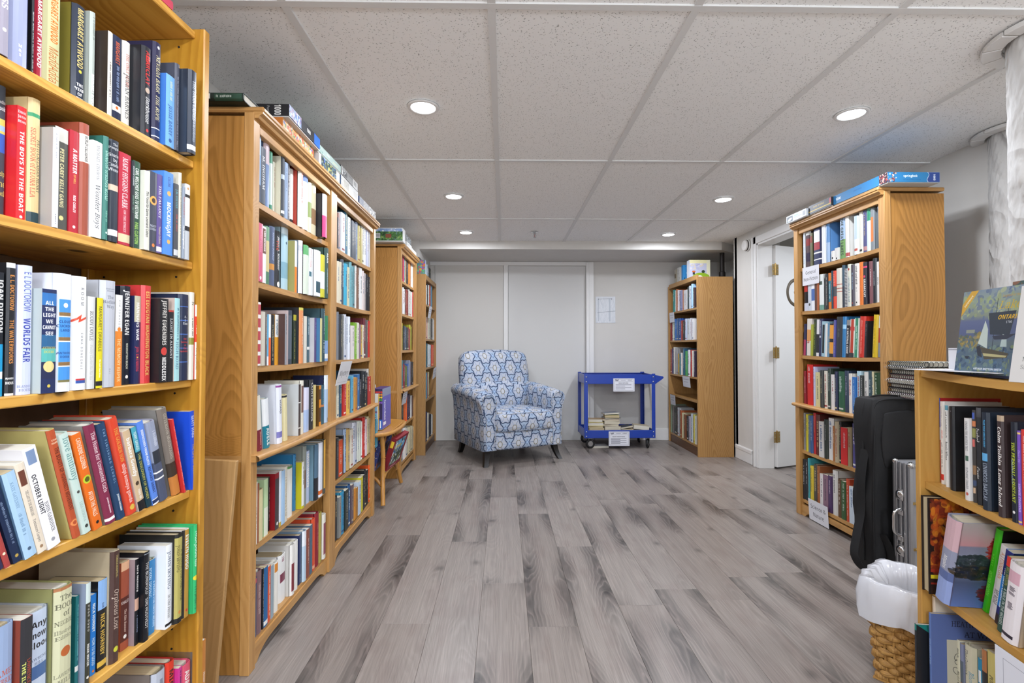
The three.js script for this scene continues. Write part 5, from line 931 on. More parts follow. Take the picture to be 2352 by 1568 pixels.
  // beyond the bamboo table
  puzzle('puzzle box with a printed village landscape standing on the oak bookcase', [-0.905, 1.8155, -3.83], 0, [0.27, 0.105, 0.10], '#d8d8d2', {
    front: (g, w, h) => { fill(g, '#8fa8d0', 0, 0, w, h * 0.35); dabs(g, w, h * 0.3, ['#e8ecf0', '#7a98c8', '#b8c8e0'], 40, h * 0.12, 4); fill(g, '#3f6a34', 0, h * 0.28, w, h * 0.72); g.save(); g.translate(0, h * 0.3); dabs(g, w, h * 0.6, ['#2f5a2c', '#5a8a44', '#8aa850', '#24402a', '#6a8a8a'], 150, h * 0.1, 7); g.restore(); fill(g, '#e0e0dc', w * 0.24, h * 0.4, w * 0.13, h * 0.36); for (let i = 0; i < 3; i++) fill(g, '#2a3038', w * 0.25, h * (0.46 + i * 0.1), w * 0.11, h * 0.035); fill(g, '#8a4a34', w * 0.52, h * 0.46, w * 0.16, h * 0.28); fill(g, '#d8d8d4', 0, 0, w, h * 0.05); fill(g, '#dcdcd8', 0, h * 0.95, w, h * 0.05); },
    right: (g, w, h) => fill(g, '#dededa', 0, 0, w, h) });
  puzzle('grey photo puzzle box on top of a white one beyond the village box', [-0.862, 1.8565, -4.06], 0, [0.17, 0.055, 0.20], '#9a9c9c', { right: (g, w, h) => { fill(g, '#7a8080', 0, 0, w, h); dabs(g, w, h, ['#c8ccca', '#3a4040', '#9aa0a0', '#2a2c2c'], 70, h * 0.2, 9); } });
  puzzle('white puzzle box under the grey photo one beyond the village box', [-0.862, 1.8155, -4.06], 0, [0.18, 0.04, 0.21], '#dcdcd8', { right: (g, w, h) => { fill(g, '#e2e2de', 0, 0, w, h); fill(g, '#9a9a96', w * 0.1, h * 0.4, w * 0.5, h * 0.1); } });
  puzzle('plain white low box at the far end of the oak bookcase beyond the bamboo table', [-0.862, 1.8155, -4.33], 0, [0.16, 0.04, 0.22], '#e2e2de', {});
  puzzle('puzzle box printed with bright flowers on the corner bookcase', [-0.82, 1.7005, -4.80], 0, [0.13, 0.15, 0.05], '#c8d0c8', { front: (g, w, h) => { fill(g, '#6a8a7a', 0, 0, w, h); dabs(g, w, h, ['#5fc030', '#d03a6a', '#3a7ad0', '#e0b030', '#8a4ab0', '#50b8a8', '#d86a40'], 90, h * 0.1, 21); }, right: (g, w, h) => fill(g, '#c8dce8', 0, 0, w, h) });
  puzzle('pale blue puzzle box behind the flowered one on the corner bookcase', [-0.82, 1.7005, -4.95], 0, [0.13, 0.13, 0.08], '#b8c4cc', { right: (g, w, h) => { fill(g, '#bcd0dc', 0, 0, w, h); dabs(g, w, h, ['#2a3a40', '#6a8090', '#c0907a'], 30, h * 0.12, 2); } });
  puzzle('dark puzzle box at the back of the corner bookcase top', [-0.82, 1.7005, -5.11], 0, [0.13, 0.12, 0.06], '#3a3c38', { right: (g, w, h) => { fill(g, '#3a3c38', 0, 0, w, h); dabs(g, w, h, ['#8a8a70', '#20221f', '#5a6a50'], 30, h * 0.12, 5); } });
  // by the doorway
  const blue = '#2f7fb4';
  puzzle('long blue thousand piece puzzle box over the corner of the bookcase by the doorway', [1.893, Y, -2.435], 0, [0.245, 0.05, 0.375], blue, {
    front: (g, w, h) => { fill(g, blue, 0, 0, w, h); dabs(g, h * 0.9, h, ['#d8b090', '#8a3a3a', '#e8dcd0', '#30405a'], 40, h * 0.14, 8); fill(g, blue, h * 0.95, 0, w, h); say(g, 'springbok', w * 0.44, h * 0.38, h * 0.3, '#f0f4f6', 'sans-serif', w * 0.3, 'bold'); say(g, 'INTERLOCKING PUZZLE', w * 0.47, h * 0.74, h * 0.17, '#1d4f8a'); g.beginPath(); g.moveTo(w * 0.76, 0); g.bezierCurveTo(w * 0.86, h * 0.35, w * 0.7, h * 0.6, w * 0.78, h); g.lineTo(w, h); g.lineTo(w, 0); g.closePath(); g.fillStyle = '#2f4a90'; g.fill(); g.lineWidth = 2; g.strokeStyle = '#e0e8f0'; g.stroke(); g.save(); g.translate(w * 0.9, h * 0.5); g.rotate(Math.PI / 2); say(g, '1000', 0, 0, h * 0.3, '#f0f4f6', 'sans-serif', h * 0.9, 'bold'); g.restore(); },
    left: (g, w, h) => { fill(g, '#2c78ae', 0, 0, w, h); say(g, '1000', w * 0.1, h * 0.5, h * 0.4, '#eef2f4', 'sans-serif', w * 0.16, 'bold'); say(g, 'SPRINGBOK', w * 0.48, h * 0.45, h * 0.22, '#1d4a84', 'serif'); g.save(); g.beginPath(); g.rect(w * 0.86, 0, w * 0.14, h); g.clip(); g.translate(w * 0.86, 0); fill(g, '#3a2a30', 0, 0, w, h); dabs(g, w * 0.14, h, ['#d8a090', '#a83a3a', '#e8d0c0', '#283048'], 50, h * 0.12, 3); g.restore(); } });
  puzzle('black and yellow puzzle box between a blue and a white one', [1.87, Y, -2.725], 0, [0.22, 0.052, 0.195], '#25262b', { left: (g, w, h) => { fill(g, '#26272c', 0, 0, w, h * 0.66); fill(g, '#d8b428', 0, h * 0.66, w, h * 0.12); fill(g, '#33414a', 0, h * 0.78, w, h * 0.22); say(g, 'Andy Warhol', w * 0.45, h * 0.32, h * 0.3, '#d8b428', 'serif', w * 0.7, 'bold'); fill(g, '#b83a4a', w * 0.92, h * 0.1, w * 0.08, h * 0.55); } });
  puzzle('white puzzle box with a car picture atop the bookcase by the doorway', [1.86, Y, -2.93], 0, [0.22, 0.046, 0.2], '#d4dbe2', { left: (g, w, h) => { fill(g, '#d8e0e8', 0, 0, w, h); fill(g, '#3a444c', w * 0.03, h * 0.15, w * 0.3, h * 0.75); g.fillStyle = '#c8d0d8'; g.beginPath(); g.ellipse(w * 0.18, h * 0.6, w * 0.12, h * 0.2, -0.2, 0, 7); g.fill(); fill(g, '#8ab8e0', w * 0.38, h * 0.25, w * 0.24, h * 0.16); fill(g, '#9aa4ae', w * 0.38, h * 0.52, w * 0.4, h * 0.08); for (let i = 0; i < 8; i++) fill(g, '#30343a', w * (0.83 + i * 0.017), h * 0.2, w * 0.008, h * 0.6); } });
  // in the corner behind the trolley
  const y2 = 1.671;
  puzzle('pale green puzzle box with garden figures standing on the corner bookcase by the trolley', [1.90, y2, -4.80], 0, [0.20, 0.185, 0.075], '#cfd6b0', { left: (g, w, h) => { fill(g, '#d0d4dc', 0, 0, w, h); }, front: (g, w, h) => { fill(g, '#b8bcd4', 0, 0, w, h); dabs(g, w, h * 0.5, ['#d0d0e0', '#a8a8c8', '#d8c8a8'], 30, h * 0.1, 6); fill(g, '#dcd8a8', 0, 0, w, h * 0.18); fill(g, '#dcdcc0', w * 0.82, 0, w * 0.18, h); g.fillStyle = '#8ab020'; g.beginPath(); g.ellipse(w * 0.55, h * 0.92, w * 0.42, h * 0.24, 0, 0, 7); g.fill(); g.fillStyle = '#c8602a'; g.beginPath(); g.ellipse(w * 0.2, h * 0.62, w * 0.08, h * 0.05, 0, 0, 7); g.fill(); fill(g, '#2a2a30', w * 0.15, h * 0.66, w * 0.1, h * 0.12); g.fillStyle = '#2a3a2a'; g.beginPath(); g.ellipse(w * 0.66, h * 0.62, w * 0.08, h * 0.08, 0, 0, 7); g.fill(); g.fillStyle = '#ecebe6'; g.beginPath(); g.ellipse(w * 0.5, h * 0.9, w * 0.12, h * 0.08, 0, 0, 7); g.fill(); } });
  puzzle('bright blue puzzle box leaning behind the garden-figure one', [1.89, y2, -4.96], 0, [0.18, 0.165, 0.05], '#2f86c4', { left: (g, w, h) => fill(g, '#2f86c4', 0, 0, w, h), front: (g, w, h) => { fill(g, '#2f86c4', 0, 0, w, h); dabs(g, w, h, ['#163a4a', '#d86a4a', '#f0f0e8', '#1f5a90'], 20, h * 0.08, 4); } });
  puzzle('grey puzzle box with plain front next to the blue one', [1.89, y2, -5.07], 0, [0.18, 0.16, 0.07], '#b8b8b4', { left: (g, w, h) => { fill(g, '#bcbcb8', 0, 0, w, h); dabs(g, w, h, ['#a8a8a0', '#cacac4'], 20, h * 0.1, 3); }, front: (g, w, h) => fill(g, '#b8b4a8', 0, 0, w, h) });
  puzzle('brown-fronted puzzle box at the wall end of the corner bookcase', [1.89, y2, -5.18], 0, [0.17, 0.155, 0.05], '#a8a090', { left: (g, w, h) => { fill(g, '#a8a294', 0, 0, w, h); fill(g, '#6a5a40', w * 0.1, h * 0.3, w * 0.8, h * 0.3); }, front: (g, w, h) => fill(g, '#a09884', 0, 0, w, h) });
}
{ // small red book on the pine bookcase, only its corner in view
  const b = makeBook({ t: 0.02, h: 0.17, d: 0.11, hard: false, col: '#c8465a', ops: 'w .1-.7 b ~', label: 'red book lying on top of the pine bookcase, its corner showing', px: 700 });
  b.rotation.set(0, Math.PI / 2 - 0.05, Math.PI / 2); b.rotation.order = 'YXZ'; b.position.set(-0.80, 1.8265, -1.20);
}
// printed section cards taped to shelf edges
function card(name, label, k, s, yTop, w, h, lean, draw, p = 0.004, tilt = 0) {
  const f = FRAMES[k], a = f.turn, { geo, mat } = printedGeo(w, h, 0.0012, '#e0e0e2', { front: draw }, 2200), m = single(name, label, 'sign', geo, mat);
  m.rotation.order = 'YXZ'; m.rotation.set(tilt, a, lean); m.position.set(f.pos[0] + Math.cos(a) * s + Math.sin(a) * p, yTop - h / 2, f.pos[2] - Math.sin(a) * s + Math.cos(a) * p);
}
const lines = (ls, px, col = '#26262a') => (g, w, h) => { fill(g, '#dfdfe4', 0, 0, w, h); ls.forEach((t, i) => say(g, t, w / 2, h * (0.5 + (i - (ls.length - 1) / 2) * 0.36), h * px, col, 'sans-serif', w * 0.86)); };
const faint = (n) => (g, w, h) => { fill(g, '#d4d5dc', 0, 0, w, h); for (let i = 0; i < n; i++) fill(g, '#9a9ca6', w * 0.14, h * (0.25 + i * 0.5 / n), w * (0.72 - 0.1 * (i % 2)), h * 0.05); };
card('shelf_sign', 'white card reading General Non-Fiction taped to the shelf edge by the doorway', 'R1', 0.125, 1.488, 0.155, 0.108, 0.0, lines(['General', 'Non-Fiction'], 0.25));
card('shelf_sign', 'white card reading Science & Nature at the foot of the bookcase by the doorway', 'R1', 0.185, 0.125, 0.175, 0.12, 0.0, lines(['Science &', 'Nature'], 0.26), 0.012, 0.06);
card('shelf_sign', 'white card reading Mystery hanging askew from a shelf of the left bookcases', 'o3', 0.09, 0.945, 0.165, 0.115, 0.0, (g, w, h) => { fill(g, '#e2e2e4', 0, 0, w, h); say(g, 'Mystery', w * 0.5, h * 0.5, h * 0.3, '#26262a', 'sans-serif', w * 0.8); fill(g, '#8a8a90', w * 0.06, h * 0.88, w * 0.86, 2); }, 0.03, 0.25);
card('shelf_sign', 'pale card hanging on the oak bookcase behind the bamboo table', 'o4', 0.16, 0.668, 0.17, 0.115, 0.02, faint(3), 0.012, 0.15);
card('shelf_sign', 'upper pale card hanging on the corner bookcase beyond the bamboo table', 'o5', 0.2, 1.412, 0.16, 0.115, 0.02, faint(3), 0.02, 0.15);
card('shelf_sign', 'lower pale card hanging on the corner bookcase beside the armchair', 'o5', 0.5, 0.80, 0.21, 0.11, 0.08, faint(2), 0.025, 0.12);
card('shelf_sign', 'small pale card on the uppermost shelf edge of the corner bookcase by the trolley', 'R2', 0.10, 1.38, 0.145, 0.105, 0.0, faint(2), 0.01, 0.05);
card('shelf_sign', 'pale card on the middle shelf edge of the corner bookcase by the trolley', 'R2', 0.535, 0.728, 0.19, 0.105, 0.0, faint(2), 0.02, 0.1);
card('shelf_sign', 'small pale card above the lowest row of the corner bookcase by the trolley', 'R2', 0.12, 0.508, 0.15, 0.105, 0.0, faint(2), 0.012, 0.06);
const notice = (head, body) => (g, w, h) => { fill(g, '#dcdde4', 0, 0, w, h); g.strokeStyle = '#55565e'; g.lineWidth = 2; g.strokeRect(w * 0.05, h * 0.07, w * 0.9, h * 0.86);
  for (let i = 0; i < 5; i++) { g.fillStyle = i % 2 ? '#6a6c78' : '#2a2c38'; g.beginPath(); g.arc(w * (0.11 + i * 0.03), h * (0.12 + 0.05 * (i % 2)), w * 0.022, 0, 7); g.fill(); }
  fill(g, '#5a5c66', w * 0.08, h * 0.22, w * 0.84, 2); say(g, 'LIBRARY', w * 0.78, h * 0.14, h * 0.08, '#3a3c4a', 'sans-serif', w * 0.26, 'bold'); fill(g, '#8a8c96', w * 0.36, h * 0.13, w * 0.22, h * 0.03);
  say(g, head, w * 0.48, h * 0.36, h * 0.1, '#3a3a44', 'sans-serif', w * 0.6, 'bold'); for (let i = 0; i < body; i++) fill(g, '#7a7c86', w * 0.11, h * (0.47 + i * 0.42 / body), w * (i % 2 ? 0.45 : 0.74), h * 0.035); };
for (const [label, x, y, head, body, w, h] of [['white paper notice headed Book Returns on the upper tray of the trolley', 1.197, 0.636, 'BOOK RETURNS', 4, 0.212, 0.13], ['white paper notice headed Book Donations on the lower tray of the trolley', 1.147, 0.103, 'BOOK DONATIONS', 6, 0.208, 0.143]]) {
  const { geo, mat } = printedGeo(w, h, 0.0012, '#dcdde4', { front: notice(head, body) }, 1500); single('paper_notice', label, 'notice', geo, mat, [x, y, -4.931], 0.012);
}

// ---------------------------------------------------------------- bamboo side table with puzzle boxes
{
  const t = thing('side_table', 'low bamboo side table with bent legs between two oak bookcases', 'table', [-0.885, 0, -3.43]), Y = 0.472, c = [[-0.17, -0.30], [0.10, -0.30], [0.155, -0.235], [0.155, 0.235], [0.10, 0.30], [-0.17, 0.30]];
  const sh = extrude(c, 0.016, 0.004); sh.rotateX(-Math.PI / 2); part('tabletop', wood(sh.translate(0, Y - 0.02, 0), 2), M.bamboo, t);
  part('rim', wood(tube(c.map(([x, z]) => [x, Y - 0.011, -z]), 0.0135, 80, 8, true), 2), M.bamboo, t);
  for (const sx of [-1, 1]) for (const sz of [-1, 1]) { const x = sx < 0 ? -0.14 : 0.11, z = sz * 0.245;
    const lg = part('leg', wood(tube([[x * 0.9, Y - 0.02, z * 0.86], [x * 0.98, Y - 0.14, z * 0.84], [x * 0.98, 0.20, z * 0.86], [x * 1.05, 0.1, z * 0.98], [x * 1.14, 0.0145, z * 1.12]], 0.0145, 40, 10)), M.bamboo, t);
    for (const q of [0.13, 0.3]) part('node', wood(new THREE.TorusGeometry(0.0145, 0.002, 6, 16).rotateX(Math.PI / 2).translate(x, q, z * (q < 0.2 ? 0.935 : 0.84))), M.bamboo, lg); }
  part('stretcher', wood(tube([[0.105, 0.13, 0.215], [0.108, 0.178, 0.16], [0.108, 0.19, 0], [0.108, 0.178, -0.16], [0.105, 0.13, -0.215]], 0.011, 40, 8), 2), M.bamboo, t);
  part('stretcher', wood(tube([[-0.13, 0.13, 0.215], [-0.136, 0.178, 0.16], [-0.136, 0.19, 0], [-0.136, 0.178, -0.16], [-0.13, 0.13, -0.215]], 0.011, 40, 8), 2), M.bamboo, t);
  part('stretcher', wood(tube([[-0.13, 0.12, 0.215], [-0.08, 0.175, 0.215], [0.05, 0.175, 0.215], [0.105, 0.12, 0.215]], 0.011, 30, 8), 0), M.bamboo, t); part('stretcher', wood(tube([[-0.13, 0.12, -0.215], [-0.08, 0.175, -0.215], [0.05, 0.175, -0.215], [0.105, 0.12, -0.215]], 0.011, 30, 8), 0), M.bamboo, t);
  part('brace', wood(tube([[0.104, 0.33, 0.2], [0.1, 0.41, 0.12], [0.1, 0.455, 0.03]], 0.008, 20, 8), 1), M.bamboo, t); part('brace', wood(tube([[0.104, 0.33, -0.2], [0.1, 0.41, -0.12], [0.1, 0.455, -0.03]], 0.008, 20, 8), 1), M.bamboo, t);
  const Y2 = Y + 0.0035;
  puzzle('white puzzle box with toy pictures standing on the bamboo table', [-0.85, Y2, -3.235], 0.0, [0.085, 0.235, 0.05], '#e0e0de', { front: (g, w, h) => { fill(g, '#e6e6e6', 0, 0, w, h); for (let i = 0; i < 4; i++) fill(g, '#a8aab0', w * 0.15, h * (0.06 + i * 0.05), w * 0.6, h * 0.012); g.save(); g.beginPath(); g.rect(w * 0.08, h * 0.36, w * 0.84, h * 0.5); g.clip(); fill(g, '#7ab8d8', 0, 0, w, h); dabs(g, w, h, ['#d8403a', '#3a8ad0', '#e8c840', '#3aa060', '#8a5ab0', '#f0f0f0', '#40444a'], 90, w * 0.1, 5); g.restore(); fill(g, '#8ac83a', w * 0.08, h * 0.86, w * 0.84, h * 0.11); say(g, 'puzzle', w * 0.5, h * 0.915, h * 0.05, '#e8f0d8'); }, right: (g, w, h) => fill(g, '#d8b060', 0, 0, w, h) });
  puzzle('purple thousand piece puzzle box with rainbow dots standing on the bamboo table', [-0.822, Y2, -3.36], 0, [0.07, 0.265, 0.24], '#3a2a6a', { front: (g, w, h) => { fill(g, '#2c2352', 0, 0, w, h); ['#c8302c', '#e08a28', '#e8d030', '#4aa040', '#7a50b8'].forEach((c, i) => { for (let k = 0; k < 5; k++) { g.fillStyle = c; g.beginPath(); g.arc(w * (0.1 + k * 0.2), h * (0.08 + i * 0.065), w * 0.1, 0, 7); g.fill(); } }); g.save(); g.translate(w * 0.6, h * 0.62); g.rotate(Math.PI / 2); say(g, '1000', 0, 0, w * 0.42, '#e8c83a', 'sans-serif', h * 0.2, 'bold'); g.restore(); fill(g, '#1f62c8', 0, h * 0.76, w, h * 0.24); fill(g, '#e8eef6', w * 0.78, h * 0.79, w * 0.1, h * 0.18); }, right: (g, w, h) => { fill(g, '#6a62b0', 0, 0, w, h); fill(g, '#8a90a8', 0, 0, w, h * 0.2); g.save(); g.translate(w * 0.3, h * 0.55); g.rotate(Math.PI / 2); say(g, "Farmer's Market", 0, 0, w * 0.24, '#f0eef6', 'sans-serif', h * 0.5, 'bold'); g.restore(); fill(g, '#f0f0f0', w * 0.12, h * 0.84, w * 0.3, h * 0.08); } });
  puzzle('olive-backed puzzle box standing behind the rainbow one on the bamboo table', [-0.92, Y2, -3.40], 0, [0.045, 0.275, 0.2], '#b8a860', { front: (g, w, h) => { fill(g, '#c8b468', 0, 0, w, h); fill(g, '#dcdcd8', w * 0.85, 0, w * 0.15, h); }, right: (g, w, h) => fill(g, '#d8d8d4', 0, 0, w, h) });
  // red box leaning under the table top
  const red = puzzle('red puzzle box with a seaside picture leaning under the bamboo table', [-0.775, 0.2, -3.43], 0, [0.035, 0.225, 0.30], '#8a1c28', { right: (g, w, h) => { fill(g, '#8a1a28', 0, 0, w, h); g.save(); g.beginPath(); g.rect(w * 0.05, h * 0.08, w * 0.8, h * 0.78); g.clip(); fill(g, '#6ab0d8', 0, 0, w, h * 0.4); fill(g, '#d8c88a', 0, h * 0.25, w * 0.6, h * 0.1); fill(g, '#3a6a9a', 0, h * 0.38, w, h * 0.2); fill(g, '#3a4a38', 0, h * 0.5, w, h * 0.4); dabs(g, w, h, ['#2a3a34', '#8ab0c8', '#5a6a4a', '#c8c050', '#e8ece8', '#30485a'], 120, h * 0.08, 14); dabs(g, w * 0.2, h, ['#f0f0ee'], 14, h * 0.08, 4); g.restore(); say(g, '1000-Piece Puzzle', w * 0.42, h * 0.93, h * 0.07, '#e8dcd8'); }, front: (g, w, h) => { fill(g, '#7a1824', 0, 0, w, h); fill(g, '#e0c030', w * 0.2, h * 0.1, w * 0.6, h * 0.2); }, back: (g, w, h) => { fill(g, '#7a1824', 0, 0, w, h); fill(g, '#e0c030', w * 0.2, h * 0.06, w * 0.6, h * 0.2); } });
  red.rotation.set(0, -0.08, -0.32);
  const blueBox = puzzle('blue and orange box tucked behind the red one under the bamboo table', [-0.86, 0.2, -3.43], 0, [0.03, 0.2, 0.3], '#3a4a90', { right: (g, w, h) => { fill(g, '#3a4a90', 0, 0, w, h); dabs(g, w, h, ['#d87a3a', '#e8e8e8', '#2a3a6a', '#5a9ad0'], 60, h * 0.1, 6); }, front: (g, w, h) => { fill(g, '#4a5aa0', 0, 0, w, h); dabs(g, w, h, ['#d87a3a', '#e8e8e8'], 14, w * 0.2, 6); } }); blueBox.rotation.set(0, 0, -0.25);
}

// ---------------------------------------------------------------- foreground low bookcase: special books
{
  const k = 'R3', y2 = 0.388, q = 0.93, put = (o, s, y, p, lean, t) => stand(k, o, s * q, y, p * q, lean, t * q), G = GROUPS.R3;
  const mk = (t, h, d, hard, col, ops, label, front) => makeBook({ t: t * q, h: h * q, d: d * q, hard, col, ops, label, front, px: 1900, group: G });
  // flames, standing fore-edge outward: its spine is inside
  const fire = mk(0.028, 0.262, 0.19, true, '#20140e', '', 'book with flame-printed cover, fore-edge outward, middle shelf of the low bookcase', null);
  { const { geo, mat } = printedGeo(0.0012, 0.24, 0.171, '#20140e', { right: (g, w, h) => { fill(g, '#241008', 0, 0, w, h); const R = rng(4); for (let i = 0; i < 520; i++) { const x = R() * w * 0.9, q = R(), v = 1 - Math.abs(x / w - 0.35) * 1.3 + (R() - 0.5) * 0.8; g.fillStyle = v > 0.85 ? '#d8891f' : v > 0.55 ? '#b04a12' : v > 0.3 ? '#6a1c0a' : '#1c0a06'; g.globalAlpha = 0.6; g.beginPath(); g.ellipse(x, q * h * 0.75, w * (0.02 + R() * 0.05), h * (0.01 + R() * 0.05), R() - 0.5, 0, 7); g.fill(); } g.globalAlpha = 1; fill(g, '#9a2a14', 0, h * 0.74, w, h * 0.03); fill(g, '#d8c020', 0, h * 0.8, w, h * 0.04); fill(g, '#8a2412', 0, h * 0.88, w, h * 0.02); fill(g, '#8a7a20', w * 0.62, 0, w * 0.38, h); } }, 1500);
    const dust = part('dust_jacket', geo, mat, fire); dust.position.set(-0.0008, 0.122, -0.088); dust.rotation.y = Math.PI; }
  put(fire, 0.058, y2, 0.03 - 0.19, 0, 0.028); { const f = FRAMES[k]; fire.rotation.y = f.turn + Math.PI; }
  // big jacketed book with lake and red maple on the front
  const maple = mk(0.05, 0.238, 0.165, true, '#c9a6ac', '#8f93a8 .36-.62 B;#5a6a9a .62-.72 B;#8fa0d0 .72-1 B;w .44-.6 i Maples', 'thick book with red maple and lake on its jacket leaning in the low bookcase', (g, x, y, w, h, R) => {
    const G2 = g.createLinearGradient(0, y, 0, y + h); [[0, '#a8a09a'], [0.12, '#b09a98'], [0.26, '#c08a8c'], [0.28, '#7f7f92'], [0.5, '#8a8ea0'], [0.7, '#4a5470'], [1, '#5a78b8']].forEach(([a, c]) => G2.addColorStop(a, c)); g.fillStyle = G2; g.fillRect(x, y, w, h);
    const blob = (cx, cy, rx, ry, n, cols, s) => { for (let i = 0; i < n; i++) { const a = R() * 6.3, q = Math.sqrt(R()); g.fillStyle = cols[Math.floor(R() * cols.length)]; g.globalAlpha = 0.75; g.beginPath(); g.ellipse(x + w * (cx + Math.cos(a) * q * rx), y + h * (cy + Math.sin(a) * q * ry), w * s * (1 + R()), h * s * 0.45, R() - 0.5, 0, 7); g.fill(); } g.globalAlpha = 1; };
    blob(0.3, 0.46, 0.3, 0.09, 260, ['#2a3434', '#3a4444', '#242c30'], 0.025); blob(0.45, 0.58, 0.5, 0.08, 320, ['#1c2220', '#2c2a24', '#4a3a2a', '#1a2030'], 0.03); blob(0.78, 0.3, 0.3, 0.2, 520, ['#8a1c22', '#a82a28', '#6a1418', '#b84a38'], 0.028); blob(0.72, 0.82, 0.3, 0.12, 320, ['#5a1c28', '#7a2430', '#3a2438'], 0.026); blob(0.94, 0.55, 0.06, 0.2, 60, ['#1c1414', '#2a1814'], 0.03); });
  put(maple, 0.068, y2, 0.03, -12, 0.05);
  const green = mk(0.019, 0.232, 0.16, true, '#38b30c', '#8fe060 .3-.44 u HORSE;#8fe060 .5-.8 n ANTONIA MADDOX', 'bright green spined book leaning beside the maple book in the low bookcase', (g, x, y, w, h) => { g.fillStyle = '#0f0f0f'; g.fillRect(x, y, w, h); say(g, 'AMERICAN', x + w * 0.55, y + h * 0.13, h * 0.055, '#d8d4b0', 'sans-serif', w * 0.8, 'bold'); });
  put(green, 0.122, y2, -0.05, -12, 0.019);
  put(mk(0.022, 0.2, 0.135, false, '#dad7d4', '#c8784a .1-.45 n A J FINNEGAN;k .6-.8 n BEE RIDGE', 'white book with orange letters leaning between green and blue ones, low bookcase', (g, x, y, w, h) => { g.fillStyle = '#c9b48a'; g.fillRect(x, y, w, h); }), 0.152, y2, -0.045, -12, 0.022);
  put(mk(0.021, 0.198, 0.13, false, '#23296e', '#2f86d8 .34-.76 B;w .24-.76 bi Northern California;#1f1f30 .86-1 B', 'blue guidebook with white Northern California lettering leaning in the low bookcase', (g, x, y, w, h) => { g.fillStyle = '#1c2250'; g.fillRect(x, y, w, h); }), 0.182, y2, -0.035, -11, 0.021);
  put(mk(0.014, 0.194, 0.13, false, '#2a5048', '#d8382c .0-.13 B;#b9a84a .14-.38 n BILL BRYSON;#dfe4dc .42-.9 n A WALK IN THE WOODS', 'slim green book with a red top leaning in the low bookcase', (g, x, y, w, h) => { g.fillStyle = '#d8d6d0'; g.fillRect(x, y, w, h); }), 0.212, y2, -0.018, -10, 0.014);
  put(mk(0.044, 0.192, 0.14, true, '#e2dbdc', '#d0a4b0 .1-.25 v;#2c2430 .3-.4 s ~;#2c2430 .5-.58 s ~;#2c2430 .9-.94 v', 'thick white and pink book leaning at the near end of the middle shelf', (g, x, y, w, h) => { g.fillStyle = '#cbb69a'; g.fillRect(x, y, w, h); }), 0.238, y2, 0.0, -9, 0.044);
  put(mk(0.03, 0.12, 0.13, false, '#6a6258', '#c9c0b0 .1-.9 ~ ~', 'patterned grey book past the white and pink one, middle shelf', null), 0.325, y2, 0.0, 0, 0.03);
  // bottom shelf, tall thin ones at the far end
  const y3 = 0.119;
  put(mk(0.008, 0.176, 0.19, false, '#26282c', '#1f7a72 .0-.1 B', 'dark thin book with a teal corner at the end of the bottom shelf', (g, x, y, w, h) => { g.fillStyle = '#202226'; g.fillRect(x, y, w, h); g.fillStyle = '#1f7a72'; g.beginPath(); g.moveTo(x, y); g.lineTo(x + w * 0.9, y); g.lineTo(x + w * 0.7, y + h * 0.5); g.fill(); }), 0.002, y3, 0.035, 0, 0.008);
  put(mk(0.012, 0.262, 0.19, false, '#d8c8b4', 'k .1-.5 bi Ralph', 'tall cream book with a black stamp on its cover, bottom shelf', (g, x, y, w, h) => { g.fillStyle = '#cfc6b6'; g.fillRect(x, y, w, h); g.fillStyle = '#1a1a1a'; g.beginPath(); g.ellipse(x + w * 0.4, y + h * 0.12, w * 0.14, h * 0.05, 0, 0, 7); g.fill(); g.fillStyle = '#c9bd90'; g.fillRect(x + w * 0.3, y + h * 0.24, w * 0.7, h * 0.04); }), 0.0115, y3, -0.006, 0, 0.012);
  put(mk(0.009, 0.222, 0.2, false, '#5a72a8', '#a8c0e0 .05-.9 n HEATH ROBINSON AT WAR', 'blue book with Heath Robinson at War in black capitals, bottom shelf', (g, x, y, w, h, R) => { g.fillStyle = '#55689c'; g.fillRect(x, y, w, h); g.fillStyle = '#16182a'; g.textAlign = 'center'; g.textBaseline = 'middle'; g.font = `${h * 0.095}px serif`; g.fillText('HEATH ROBINSON', x + w * 0.62, y + h * 0.11, w * 0.72); g.fillText('AT WAR', x + w * 0.62, y + h * 0.235, w * 0.4);
    g.fillStyle = '#b8b4a0'; g.fillRect(x + w * 0.2, y + h * 0.31, w * 0.8, h * 0.69); g.lineWidth = 2; g.strokeStyle = '#2a2a2c'; for (let i = 0; i < 26; i++) { g.beginPath(); g.ellipse(x + w * (0.22 + R() * 0.78), y + h * (0.34 + R() * 0.64), w * 0.03 + R() * w * 0.04, h * 0.03, R() * 3, 0, 7); g.stroke(); } }), 0.0245, y3, 0.012, 0, 0.009);
  // white sheet hung at the near end of the shelf
  card('paper_sheet', 'white sheet with a thin frame hanging at the low bookcase, at the picture edge', 'R3', 0.302, 0.367, 0.13, 0.19, 0, (g, w, h) => { fill(g, '#dcdde4', 0, 0, w, h); g.strokeStyle = '#8a8c96'; g.lineWidth = 2; g.strokeRect(w * 0.16, h * 0.1, w * 0.7, h * 0.84); }, 0.016);
  scene.children.at(-1).userData.category = 'paper';
  // on the top
  const yt = (s) => 0.953 - sag(k, s) + 0.0006;
  const f = FRAMES[k], loc = (s, p) => [f.pos[0] + Math.cos(f.turn) * s + Math.sin(f.turn) * p, f.pos[2] - Math.sin(f.turn) * s + Math.cos(f.turn) * p];
